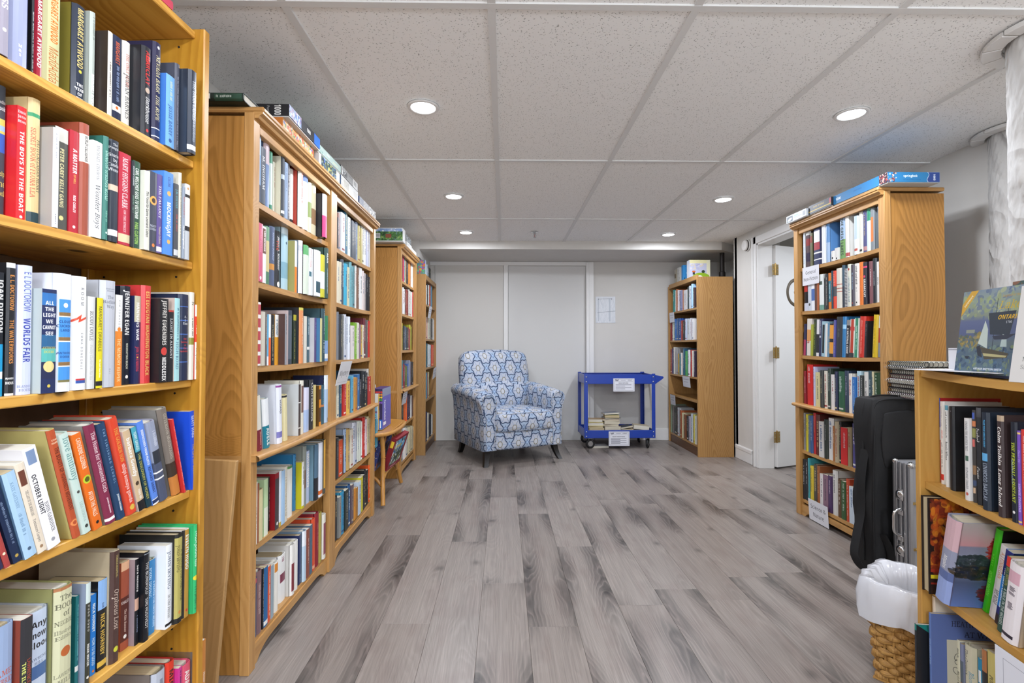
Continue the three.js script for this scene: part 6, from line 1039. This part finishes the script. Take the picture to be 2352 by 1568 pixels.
  const ship = printedGeo(0.172, 0.206, 0.003, '#3f4a60', { front: (g, w, h) => { const R = rng(12), G2 = g.createLinearGradient(0, 0, 0, h); [[0, '#7a8a9a'], [0.12, '#8a9a8a'], [0.3, '#7f8a78'], [0.36, '#5a6488'], [0.5, '#4f5a80'], [0.62, '#5a6a70'], [0.8, '#4a6074'], [1, '#62787c']].forEach(([a, c]) => G2.addColorStop(a, c)); g.fillStyle = G2; g.fillRect(0, 0, w, h);
    dabs(g, w, h * 0.34, ['#6a7a90', '#8f9a70', '#9aa878', '#5a6a88', '#a0a888'], 110, w * 0.05, 3); g.save(); g.translate(0, h * 0.66); dabs(g, w, h * 0.34, ['#3f5870', '#6a8078', '#2f4660', '#7a8a60', '#4a6888'], 200, w * 0.035, 4); g.restore(); g.save(); g.translate(0, h * 0.5); dabs(g, w * 0.4, h * 0.16, ['#8a7a40', '#a8904a', '#4a5a50', '#6a6a40'], 60, w * 0.035, 5); g.restore(); fill(g, '#8a9080', w * 0.13, h * 0.46, w * 0.15, h * 0.04);
    g.strokeStyle = '#1a2030'; g.lineWidth = w * 0.008; for (const [x, a, b] of [[0.6, 0.12, 0.8], [0.78, 0.2, 0.8], [0.44, 0.5, 0.78]]) { g.beginPath(); g.moveTo(x * w, a * h); g.lineTo(x * w, b * h); g.stroke(); }
    const poly = (c, p) => { g.fillStyle = c; g.beginPath(); p.forEach(([x, y]) => g.lineTo(x * w, y * h)); g.closePath(); g.fill(); };
    poly('#26303c', [[0.48, 0.28], [0.9, 0.27], [0.84, 0.54], [0.54, 0.52]]); poly('#b8c4bc', [[0.44, 0.36], [0.5, 0.46], [0.52, 0.68], [0.36, 0.62]]); poly('#a8b8b4', [[0.74, 0.52], [0.8, 0.54], [0.82, 0.66], [0.72, 0.66]]); poly('#2a3040', [[0.58, 0.54], [0.94, 0.52], [0.8, 0.58], [0.62, 0.58]]);
    poly('#272c38', [[0.34, 0.66], [0.4, 0.64], [0.46, 0.78], [0.38, 0.76]]); poly('#4a4434', [[0.4, 0.66], [0.86, 0.73], [0.84, 0.78], [0.5, 0.8]]); poly('#b0a878', [[0.46, 0.73], [0.84, 0.755], [0.82, 0.775], [0.48, 0.765]]); poly('#1f2838', [[0.16, 0.77], [0.24, 0.77], [0.22, 0.8], [0.18, 0.8]]);
    poly('#d0a02c', [[0.0, 0.16], [0.14, 0.0], [0.27, 0.0], [0.0, 0.3]]); g.save(); g.translate(w * 0.11, h * 0.12); g.rotate(-0.9); say(g, 'PAPERBACK', 0, 0, h * 0.03, '#f0e8c8', 'sans-serif', w * 0.3, 'bold'); g.restore();
    say(g, 'Legend of the', w * 0.8, h * 0.1, h * 0.035, '#c8982a', 'serif', w * 0.3, 'italic'); say(g, 'Lake', w * 0.79, h * 0.2, h * 0.12, '#c8a82c', 'serif', w * 0.36, 'italic'); say(g, 'ONTARIO', w * 0.8, h * 0.335, h * 0.066, '#e0b020', 'sans-serif', w * 0.34, 'bold italic'); say(g, '1780', w * 0.81, h * 0.39, h * 0.034, '#d8dce0', 'serif', w * 0.14); g.fillStyle = '#d8dce4'; g.beginPath(); g.arc(w * 1.0, h * 0.06, w * 0.045, 0, 7); g.fill();
    say(g, 'ARTHUR BRITTON SMITH', w * 0.56, h * 0.91, h * 0.032, '#dfe4e8', 'sans-serif', w * 0.7, 'bold'); say(g, 'illustrated by peter rindlisbacher', w * 0.58, h * 0.945, h * 0.02, '#b8983a', 'serif', w * 0.6); fill(g, '#1f2a48', 0, h * 0.972, w, h * 0.03); } }, 3200);
  const sb = thing('picture_book', 'picture book with a painted sailing ship on the cover, standing atop the low bookcase', 'book'), [sx, sz] = loc(0.178, -0.012);
  part('front_cover', ship.geo.translate(0, 0.103, 0), ship.mat, sb); part('pages', box(0.165, 0.198, 0.012, 0, 0.103, -0.0078), M.pages[1], sb); part('back_cover', cbox(0.172, 0.206, 0.003, 0, 0.103, -0.0154), std({ color: 0x2a3450, roughness: 0.4 }), sb); part('spine', cbox(0.003, 0.206, 0.0155, -0.0862, 0.103, -0.0077), std({ color: 0x2a3450, roughness: 0.4 }), sb);
  sb.rotation.set(-0.13, f.turn, 0, 'YXZ'); sb.position.set(sx, yt(0.178) + 0.0005, sz);
  const wb = printedGeo(0.16, 0.205, 0.003, '#d6d4d0', { front: (g, w, h) => { fill(g, '#d9d7d3', 0, 0, w, h); g.strokeStyle = '#4a4a48'; g.lineWidth = 4; g.strokeRect(w * 0.18, h * 0.16, w * 0.7, h * 0.4); say(g, 'Merilyn', w * 0.3, h * 0.76, h * 0.06, '#5a5a58', 'serif', w * 0.4); say(g, 'Simonds', w * 0.3, h * 0.84, h * 0.06, '#8a8a86', 'serif', w * 0.4); } }, 1800);
  const wt = thing('book', 'pale grey book with a framed cover standing beside the ship picture book', 'book'), [wx, wz] = loc(0.352, 0.006);
  part('cover', wb.geo.translate(0, 0.1025, 0), wb.mat, wt); part('pages', box(0.154, 0.199, 0.018, 0, 0.1025, -0.0108), M.pages[1], wt); part('back_cover', cbox(0.16, 0.205, 0.003, 0, 0.1025, -0.0216), M.paper, wt); wt.rotation.set(-0.14, f.turn, 0, 'YXZ'); wt.position.set(wx, yt(0.352), wz);
  const cl = printedGeo(0.15, 0.222, 0.018, '#3a5a58', { front: (g, w, h) => { fill(g, '#3a5450', 0, 0, w, h); dabs(g, w, h, ['#5a3a30', '#3f8a80', '#8a5a40', '#2c2c28', '#b84a3a'], 140, w * 0.06, 9); fill(g, '#d8484c', w * 0.5, 0, w * 0.5, h * 0.2); } });
  const [cx, cz] = loc(0.24, -0.075), ct = single('picture_book', 'dark patterned book whose top shows behind the ship picture book', 'book', cl.geo.translate(0, 0.111, 0), cl.mat); ct.rotation.set(-0.1, f.turn, 0.0, 'YXZ'); ct.position.set(cx, yt(0.2), cz);
  const rd = single('book', 'red book whose top edge shows behind the ship picture book', 'book', cbox(0.11, 0.224, 0.016, 0, 0.112, 0), std({ color: 0xd84448, roughness: 0.4 })); { const [a, b] = loc(0.30, -0.1); rd.rotation.set(-0.1, f.turn, 0, 'YXZ'); rd.position.set(a, yt(0.27), b); }
  const flyer = printedGeo(0.22, 0.001, 0.13, '#dddde0', { top: (g, w, h) => { fill(g, '#dfdfe2', 0, 0, w, h); dabs(g, w * 0.5, h * 0.5, ['#c0a8a8', '#5a6a90', '#3a3c48'], 24, w * 0.02, 4); for (let i = 0; i < 4; i++) fill(g, '#8a8c98', w * 0.3, h * (0.55 + i * 0.08), w * 0.5, 2); } });
  const fl = single('paper_flyer', 'white printed flyer lying over the front edge of the low bookcase top', 'paper', flyer.geo, flyer.mat); { const [a, b] = loc(0.115, -0.03); fl.rotation.set(0.0, f.turn + 0.28, 0, 'YXZ'); fl.position.set(a, 0.9542, b); }
  const hold = thing('leaflet_holder', 'white card leaflet holder with brown backing on the low bookcase', 'holder'); { const [a, b] = loc(0.035, -0.075); hold.position.set(a, 0.9535, b); hold.rotation.y = f.turn + 0.6; hold.scale.setScalar(0.72); }
  const fr = printedGeo(0.075, 0.078, 0.0015, '#dcdde2', { front: (g, w, h) => { fill(g, '#dcdde2', 0, 0, w, h); fill(g, '#30323a', 0, h * 0.07, w, h * 0.02); g.strokeStyle = '#2a3a6a'; g.lineWidth = 3; g.beginPath(); g.arc(w * 0.8, h * 0.98, w * 0.1, 3.4, 6); g.stroke(); } });
  part('front', fr.geo.translate(0, 0.039, 0.02), fr.mat, hold); for (const s of [-1, 1]) part('side', box(0.0015, 0.078, 0.04, s * 0.037, 0.039, 0), M.paper, hold); part('base', box(0.075, 0.0015, 0.04, 0, 0.001, 0), M.paper, hold);
  const tab = new THREE.Shape(); tab.moveTo(-0.024, 0); tab.lineTo(-0.024, 0.09); tab.lineTo(-0.018, 0.107); tab.lineTo(0.014, 0.107); tab.lineTo(0.019, 0.09); tab.lineTo(0.019, 0); const hole = new THREE.Path(); hole.absellipse(-0.002, 0.08, 0.007, 0.011, 0, Math.PI * 2); tab.holes.push(hole);
  part('backing', new THREE.ExtrudeGeometry(tab, { depth: 0.002, bevelEnabled: false }).translate(0, 0.002, -0.018), std({ color: 0x5a3c22, roughness: 0.8 }), hold);
}
{ // wire-bound notebooks piled on the black bag behind the low bookcase
  let y = 0.786; const R = rng(8), words = ['lowest', 'second', 'third', 'fourth', 'fifth', 'sixth', 'seventh', 'top'];
  const cols = [0x5a2030, 0x8a8a86, 0x3a2024, 0xd8d6cc, 0x70222c, 0x9aa098, 0x26282a, 0xcfd4cc];
  for (let i = 0; i < 8; i++) {
    const h = i === 6 ? 0.014 : 0.018, t = thing('notebook', `wire-bound notebook, ${i === 7 ? 'top one with a yellow tab' : i ? words[i] + ' from the bottom' : 'lowest one'}, in the pile behind the low bookcase`, 'notebook', [1.90 + (R() - 0.5) * 0.01, y, -2.20 + (R() - 0.5) * 0.012], -0.1 + (R() - 0.5) * 0.06, 'wire-bound notebooks piled behind the low bookcase'), w = 0.215, d = 0.27;
    part('cover', join(cbox(w, 0.0016, d, 0, 0.0008, 0, 0.0004), cbox(w, 0.0016, d, 0, h - 0.001, 0, 0.0004)), std({ color: cols[i], roughness: 0.5 }), t); part('pages', box(w - 0.012, h - 0.004, d - 0.006, 0.004, h / 2, 0), M.pages[1], t);
    const rings = []; for (let q = 0; q < 22; q++) rings.push(new THREE.TorusGeometry(h * 0.62, 0.0011, 5, 14).translate(-w / 2 + 0.004, h / 2, -d / 2 + 0.014 + q * 0.0125)); for (let q = 0; q < 11; q++) rings.push(new THREE.TorusGeometry(h * 0.62, 0.0011, 5, 14).rotateY(Math.PI / 2).translate(-0.1 + q * 0.02, h / 2, d / 2 - 0.002)); part('wire_binding', join(rings), i % 3 ? M.black : M.steel, t);
    if (i === 7) part('tab', box(0.03, 0.001, 0.02, -0.09, h + 0.0004, 0.1), std({ color: 0xe0c030, roughness: 0.7 }), t); y += h + 0.003;
  }
}

// ---------------------------------------------------------------- black bag, aluminium case, wastebasket
M.nylon = std({ color: 0x08080a, roughness: 0.72, bumpMap: dataMap(64, 64, (x, y, X, Y) => { const v = ((X + Y) & 2 ? 180 : 110) + hash(X, Y) * 40; return [v, v, v]; }, false), bumpScale: 0.0006 });
{
  const t = thing('carry_bag', 'tall black nylon carry bag with shoulder strap leaning beside the doorway bookcase', 'bag', [1.795, 0, -2.243], -0.03);
  const body = cushion(0.31, 0.775, 0.135, 0.022, 0.006); { const p = body.attributes.position; for (let i = 0; i < p.count; i++) { const y = p.getY(i); p.setX(i, p.getX(i) + 0.006 * Math.sin(y * 17) + (noise(p.getX(i) * 30, y * 22, 3) - 0.5) * 0.006 - 0.012 * (0.4 - y)); p.setZ(i, p.getZ(i) + (noise(p.getX(i) * 20, y * 18, 5) - 0.5) * 0.008); } body.computeVertexNormals(); }
  part('body', grainUV(body.toNonIndexed().translate(0, 0.395, 0), 1, 0.05, 0.05), M.nylon, t);
  part('flap', grainUV(cushion(0.24, 0.24, 0.02, 0.009, 0.012).toNonIndexed().translate(0.01, 0.60, 0.07), 1, 0.05, 0.05), M.nylon, t);
  part('zip', grainUV(tube([[-0.165, 0.05, 0.01], [-0.168, 0.3, 0.01], [-0.16, 0.6, 0.01], [-0.156, 0.745, 0.01], [-0.13, 0.784, 0.01], [0.12, 0.786, 0.01]], 0.004, 60, 6)), M.nylon, t);
  part('piping', grainUV(tube([[-0.155, 0.03, 0.064], [-0.158, 0.3, 0.068], [-0.15, 0.6, 0.066], [-0.146, 0.745, 0.062], [-0.125, 0.772, 0.062], [0.12, 0.776, 0.062]], 0.0035, 60, 6)), M.nylon, t);
  const strap = (pts, w = 0.036) => { const c = new THREE.CatmullRomCurve3(pts.map((p) => new THREE.Vector3(...p))), P = [], I = [], n = 50; for (let i = 0; i <= n; i++) { const q = c.getPoint(i / n), tg = c.getTangent(i / n), side = new THREE.Vector3(0.45, 0, 1).cross(tg).cross(tg).normalize().negate(), nn = side.clone().cross(tg).normalize(); for (const [a, b] of [[-1, -1], [1, -1], [1, 1], [-1, 1]]) { const v = q.clone().addScaledVector(side, a * w / 2).addScaledVector(nn, b * 0.0016); P.push(v.x, v.y, v.z); } if (i) { const k = (i - 1) * 4; for (let e = 0; e < 4; e++) { const f2 = (e + 1) % 4; I.push(k + e, k + f2, k + 4 + f2, k + e, k + 4 + f2, k + 4 + e); } } } const g = new THREE.BufferGeometry(); g.setAttribute('position', new THREE.Float32BufferAttribute(P, 3)); g.setIndex(I); g.computeVertexNormals(); return grainUV(g, 1, 0.05, 0.05); };
  part('strap', strap([[-0.16, 0.55, 0.02], [-0.178, 0.42, 0.02], [-0.182, 0.27, 0.02], [-0.21, 0.16, 0.03], [-0.225, 0.08, 0.04], [-0.2, 0.03, 0.06], [-0.15, 0.015, 0.08], [-0.1, 0.045, 0.085], [-0.1, 0.12, 0.085], [-0.13, 0.19, 0.08]]), M.nylon, t);
  part('strap', strap([[-0.13, 0.19, 0.08], [-0.11, 0.14, 0.09], [-0.1, 0.07, 0.1], [-0.11, 0.03, 0.1], [-0.15, 0.008, 0.095]], 0.03), M.nylon, t);
}
{
  M.alu = std({ color: 0xb4b5b8, roughness: 0.34, metalness: 0.85 }); M.aluPanel = std({ color: 0xa9a9ad, roughness: 0.5, metalness: 0.35 });
  const t = thing('flight_case', 'silver aluminium hard case standing upright in front of the black bag', 'case', [1.915, 0, -2.095], -0.02), w = 0.44, h = 0.515, d = 0.085;
  part('shell', cbox(w - 0.01, h - 0.01, d - 0.004, 0, h / 2 + 0.008, 0), M.aluPanel, t);
  const fr = []; for (const z of [-d / 2, d / 2]) for (const [a, b, x, y] of [[w, 0.014, 0, 0.015], [w, 0.014, 0, h + 0.001], [0.014, h, -w / 2 + 0.007, h / 2 + 0.008], [0.014, h, w / 2 - 0.007, h / 2 + 0.008]]) fr.push(cbox(a, b, 0.012, x, y, z));
  for (const z of [-0.024, 0.0, 0.024]) fr.push(cbox(0.008, h, 0.012, -w / 2 - 0.002, h / 2 + 0.008, z)); part('edge_profile', join(fr), M.alu, t);
  for (const y of [0.012, h + 0.002]) for (const z of [-d / 2, d / 2]) part('corner_cap', new THREE.SphereGeometry(0.016, 14, 10).scale(0.8, 0.9, 0.8).translate(-w / 2 + 0.008, y, z), M.chrome, t);
  for (const y of [0.15, 0.385]) { const l = part('latch', join(new THREE.SphereGeometry(0.017, 16, 10).scale(0.5, 1.1, 1.2).translate(-w / 2 - 0.008, y, 0.0), cbox(0.006, 0.05, 0.03, -w / 2 - 0.004, y, 0)), M.chrome, t); part('hasp', cbox(0.005, 0.02, 0.04, -w / 2 - 0.009, y - 0.01, 0), M.chrome, l); }
  part('handle', tube([[-w / 2 - 0.006, 0.325, 0.0], [-w / 2 - 0.03, 0.31, 0.0], [-w / 2 - 0.034, 0.27, 0], [-w / 2 - 0.03, 0.225, 0.0], [-w / 2 - 0.006, 0.21, 0.0]], 0.006, 40, 8), M.chrome, t);
  for (const y of [0.31, 0.2]) part('handle_mount', cbox(0.008, 0.022, 0.034, -w / 2 - 0.006, y, 0), M.chrome, t);
  for (const [y, z] of [[0.36, d / 2 + 0.0055], [0.17, d / 2 + 0.0055]]) part('rivet_plate', join(cbox(0.05, 0.012, 0.003, -w / 2 + 0.035, y, z), new THREE.SphereGeometry(0.004, 8, 6).translate(-w / 2 + 0.022, y, z), new THREE.SphereGeometry(0.004, 8, 6).translate(-w / 2 + 0.05, y, z)), M.brass, t);
}
{ // woven square basket with a plastic bag folded over its rim
  M.weave = std({ map: woodMap(128, 128, '#b98d4c', '#7d5422', 53, { arch: 1, contrast: 0.7, pores: 0.6 }), roughness: 0.65 });
  M.film = phys({ color: 0xe6e8ee, roughness: 0.22, transmission: 0.25, thickness: 0, clearcoat: 0.5, clearcoatRoughness: 0.15 });
  const t = thing('wastebasket', 'square woven wastebasket lined with a white plastic bag', 'basket', [1.25, 0, -1.505], -0.9), H = 0.27, half = (y) => mix(0.08, 0.102, y / H);
  const sq = (a, r, k) => { const c = Math.cos(a), s = Math.sin(a), p = 5; const q = Math.pow(Math.pow(Math.abs(c), p) + Math.pow(Math.abs(s), p), -1 / p); return [c * q * r, s * q * r]; };
  const rows = 15, N = 128;
  for (let i = 0; i < rows; i++) { const y = 0.012 + i * (H - 0.02) / rows, pts = [], r = half(y); for (let j = 0; j < N; j++) { const a = j / N * Math.PI * 2, w = Math.sin(a * 14 + (i & 1) * Math.PI) * 0.006; const [x, z] = sq(a, r + w); pts.push([x, y + Math.sin(a * 7 + i) * 0.0015, z]); }
    const g = tube(pts, 0.0078, 256, 6, true); const P = g.attributes.position; const c = new THREE.Vector3(); for (let q = 0; q < P.count; q++) P.setY(q, y + (P.getY(q) - y) * 1.25); g.computeVertexNormals(); part('weave_strand', grainUV(g, i & 1 ? 0 : 2, 0.06, 0.2), M.weave, t); }
  for (let j = 0; j < 28; j++) { const a = (j + 0.5) / 28 * Math.PI * 2, [x0, z0] = sq(a, half(0)), [x1, z1] = sq(a, half(H)); part('stake', grainUV(tube([[x0, 0.003, z0], [(x0 + x1) / 2, H / 2, (z0 + z1) / 2], [x1, H, z1]], 0.0042, 6, 6), 1, 0.06, 0.2), M.weave, t); }
  part('base', grainUV(box(0.17, 0.006, 0.17, 0, 0.004, 0), 0, 0.06, 0.2), M.weave, t);
  // liner: down inside, over the rim and down outside
  const P = [], I = [], n = 160, prof = [[-0.045, 0.06], [-0.034, 0.18], [-0.026, 0.27], [-0.004, 0.308], [0.018, 0.304], [0.025, 0.262], [0.027, 0.215], [0.026, 0.188]];
  prof.forEach(([o, y], i) => { for (let j = 0; j < n; j++) { const a = j / n * Math.PI * 2, w = (noise(Math.cos(a) * 5 + 9, Math.sin(a) * 5 + y * 12, 6) - 0.5) * 0.014 + (noise(Math.cos(a) * 16 + 9, Math.sin(a) * 16 + y * 20, 8) - 0.5) * 0.006, [x, z] = sq(a, half(Math.min(y, H)) + o + w * (i < 3 ? 1.6 : 0.7)); P.push(x, y + (i === prof.length - 1 ? (noise(Math.cos(a) * 3 + 4, Math.sin(a) * 3, 2) - 0.5) * 0.02 : (noise(Math.cos(a) * 4, Math.sin(a) * 4, 3) - 0.5) * 0.012), z); } });
  for (let i = 0; i < prof.length - 1; i++) for (let j = 0; j < n; j++) { const a = i * n + j, b = i * n + (j + 1) % n; I.push(a, b, b + n, a, b + n, a + n); }
  const g = new THREE.BufferGeometry(); g.setAttribute('position', new THREE.Float32BufferAttribute(P, 3)); g.setIndex(I); g.computeVertexNormals(); M.film.side = THREE.DoubleSide; part('bag_liner', g, M.film, t);
}

// ---------------------------------------------------------------- fittings on walls and ceiling
{
  const s = thing('smoke_detector', 'round white smoke detector on the wall beside the doorway', 'smoke detector', [RIGHT, 1.905, -4.31], -Math.PI / 2);
  part('base', lathe([[0, 0], [0.052, 0], [0.052, 0.012], [0, 0.012]], 40).rotateX(Math.PI / 2), M.plastic, s); part('dome', lathe([[0.046, 0.012], [0.047, 0.03], [0.04, 0.038], [0, 0.04]], 40).rotateX(Math.PI / 2), M.plastic, s); part('vent_ring', lathe([[0.047, 0.014], [0.049, 0.018], [0.047, 0.022]], 40).rotateX(Math.PI / 2), M.darkHole, s); part('test_button', lathe([[0, 0.042], [0.008, 0.042], [0.009, 0.039]], 20).rotateX(Math.PI / 2), M.trim, s);
  const k = thing('sprinkler_head', 'chrome sprinkler head hanging from the ceiling near the soffit', 'sprinkler', [0.271, CEIL, -4.327]);
  part('escutcheon', lathe([[0.034, 0], [0.032, -0.004], [0.012, -0.007], [0.01, 0]], 28), M.chrome, k); part('frame', join(new THREE.CylinderGeometry(0.008, 0.01, 0.016, 12).translate(0, -0.014, 0), tube([[0.009, -0.02, 0], [0.013, -0.032, 0], [0.004, -0.046, 0]], 0.0022, 12, 6), tube([[-0.009, -0.02, 0], [-0.013, -0.032, 0], [-0.004, -0.046, 0]], 0.0022, 12, 6)), M.steel, k); part('bulb', new THREE.CylinderGeometry(0.0022, 0.0022, 0.024, 8).translate(0, -0.034, 0), std({ color: 0x9a2a20, roughness: 0.2 }), k); part('deflector', new THREE.CylinderGeometry(0.013, 0.013, 0.0016, 16).translate(0, -0.048, 0), M.steel, k);
  const p = thing('drain_pipe', 'dark iron pipe running from the ceiling down behind the corner bookcase', 'pipe', [2.16, 0, -4.86]);
  part('pipe', new THREE.CylinderGeometry(0.022, 0.022, 2.02, 18).translate(0, 1.01, 0), M.iron, p); part('coupling', lathe([[0.022, 1.70], [0.03, 1.705], [0.03, 1.75], [0.022, 1.76]], 20), M.iron, p); part('elbow', tube([[0, 1.71, 0], [-0.01, 1.69, 0.01], [-0.03, 1.676, 0.03], [-0.05, 1.674, 0.05]], 0.025, 16, 12), M.iron, p);
  const sheetG = printedGeo(0.218, 0.288, 0.001, '#d8dade', { front: (g, w, h) => { fill(g, '#d5d8dc', 0, 0, w, h); const R = rng(9); for (let i = 0; i < 200; i++) { g.globalAlpha = 0.25; g.strokeStyle = R() < 0.5 ? '#f2f4f6' : '#b4bac2'; g.lineWidth = 2 + R() * 5; g.beginPath(); const x = R() * w, y = R() * h; g.moveTo(x, y); g.lineTo(x + (R() - 0.5) * 30, y + 20 + R() * 60); g.stroke(); } g.globalAlpha = 0.6; fill(g, '#a8aeb6', w * 0.12, h * 0.08, w * 0.05, h * 0.86); fill(g, '#aab2ba', w * 0.67, h * 0.08, w * 0.08, h * 0.86); g.globalAlpha = 1; g.strokeStyle = '#7f858c'; g.lineWidth = 4; g.beginPath(); g.moveTo(w * 0.1, h * 0.62); g.quadraticCurveTo(w * 0.5, h * 0.58, w, h * 0.55); g.stroke(); g.beginPath(); g.moveTo(w * 0.12, h * 0.1); g.lineTo(w * 0.84, h * 0.08); g.stroke(); g.fillStyle = '#5a5e64'; for (const x of [0.15, 0.81]) { g.beginPath(); g.arc(w * x, h * 0.1, 5, 0, 7); g.fill(); } } }, 1100);
  single('paper_sheet', 'pale mottled grey sheet pinned to the back wall above the trolley', 'paper', sheetG.geo, sheetG.mat, [1.113, 1.422, BACK + 0.003]);
  const q = thing('wall_plaque', 'round dark wooden plaque on the open door', 'plaque', [2.5, 1.478, -4.205], 0.384);
  part('ring', new THREE.TorusGeometry(0.108, 0.017, 12, 48), std({ color: 0x5f5546, roughness: 0.5 }), q); part('face', new THREE.CylinderGeometry(0.1, 0.1, 0.012, 40).rotateX(Math.PI / 2), std({ color: 0x8f8774, roughness: 0.6 }), q); part('boss', new THREE.SphereGeometry(0.03, 16, 10).scale(1, 1, 0.4).translate(0, 0, 0.008), std({ color: 0x4a4236, roughness: 0.5 }), q);
}

finishSheets();
renderer.render(scene, camera);
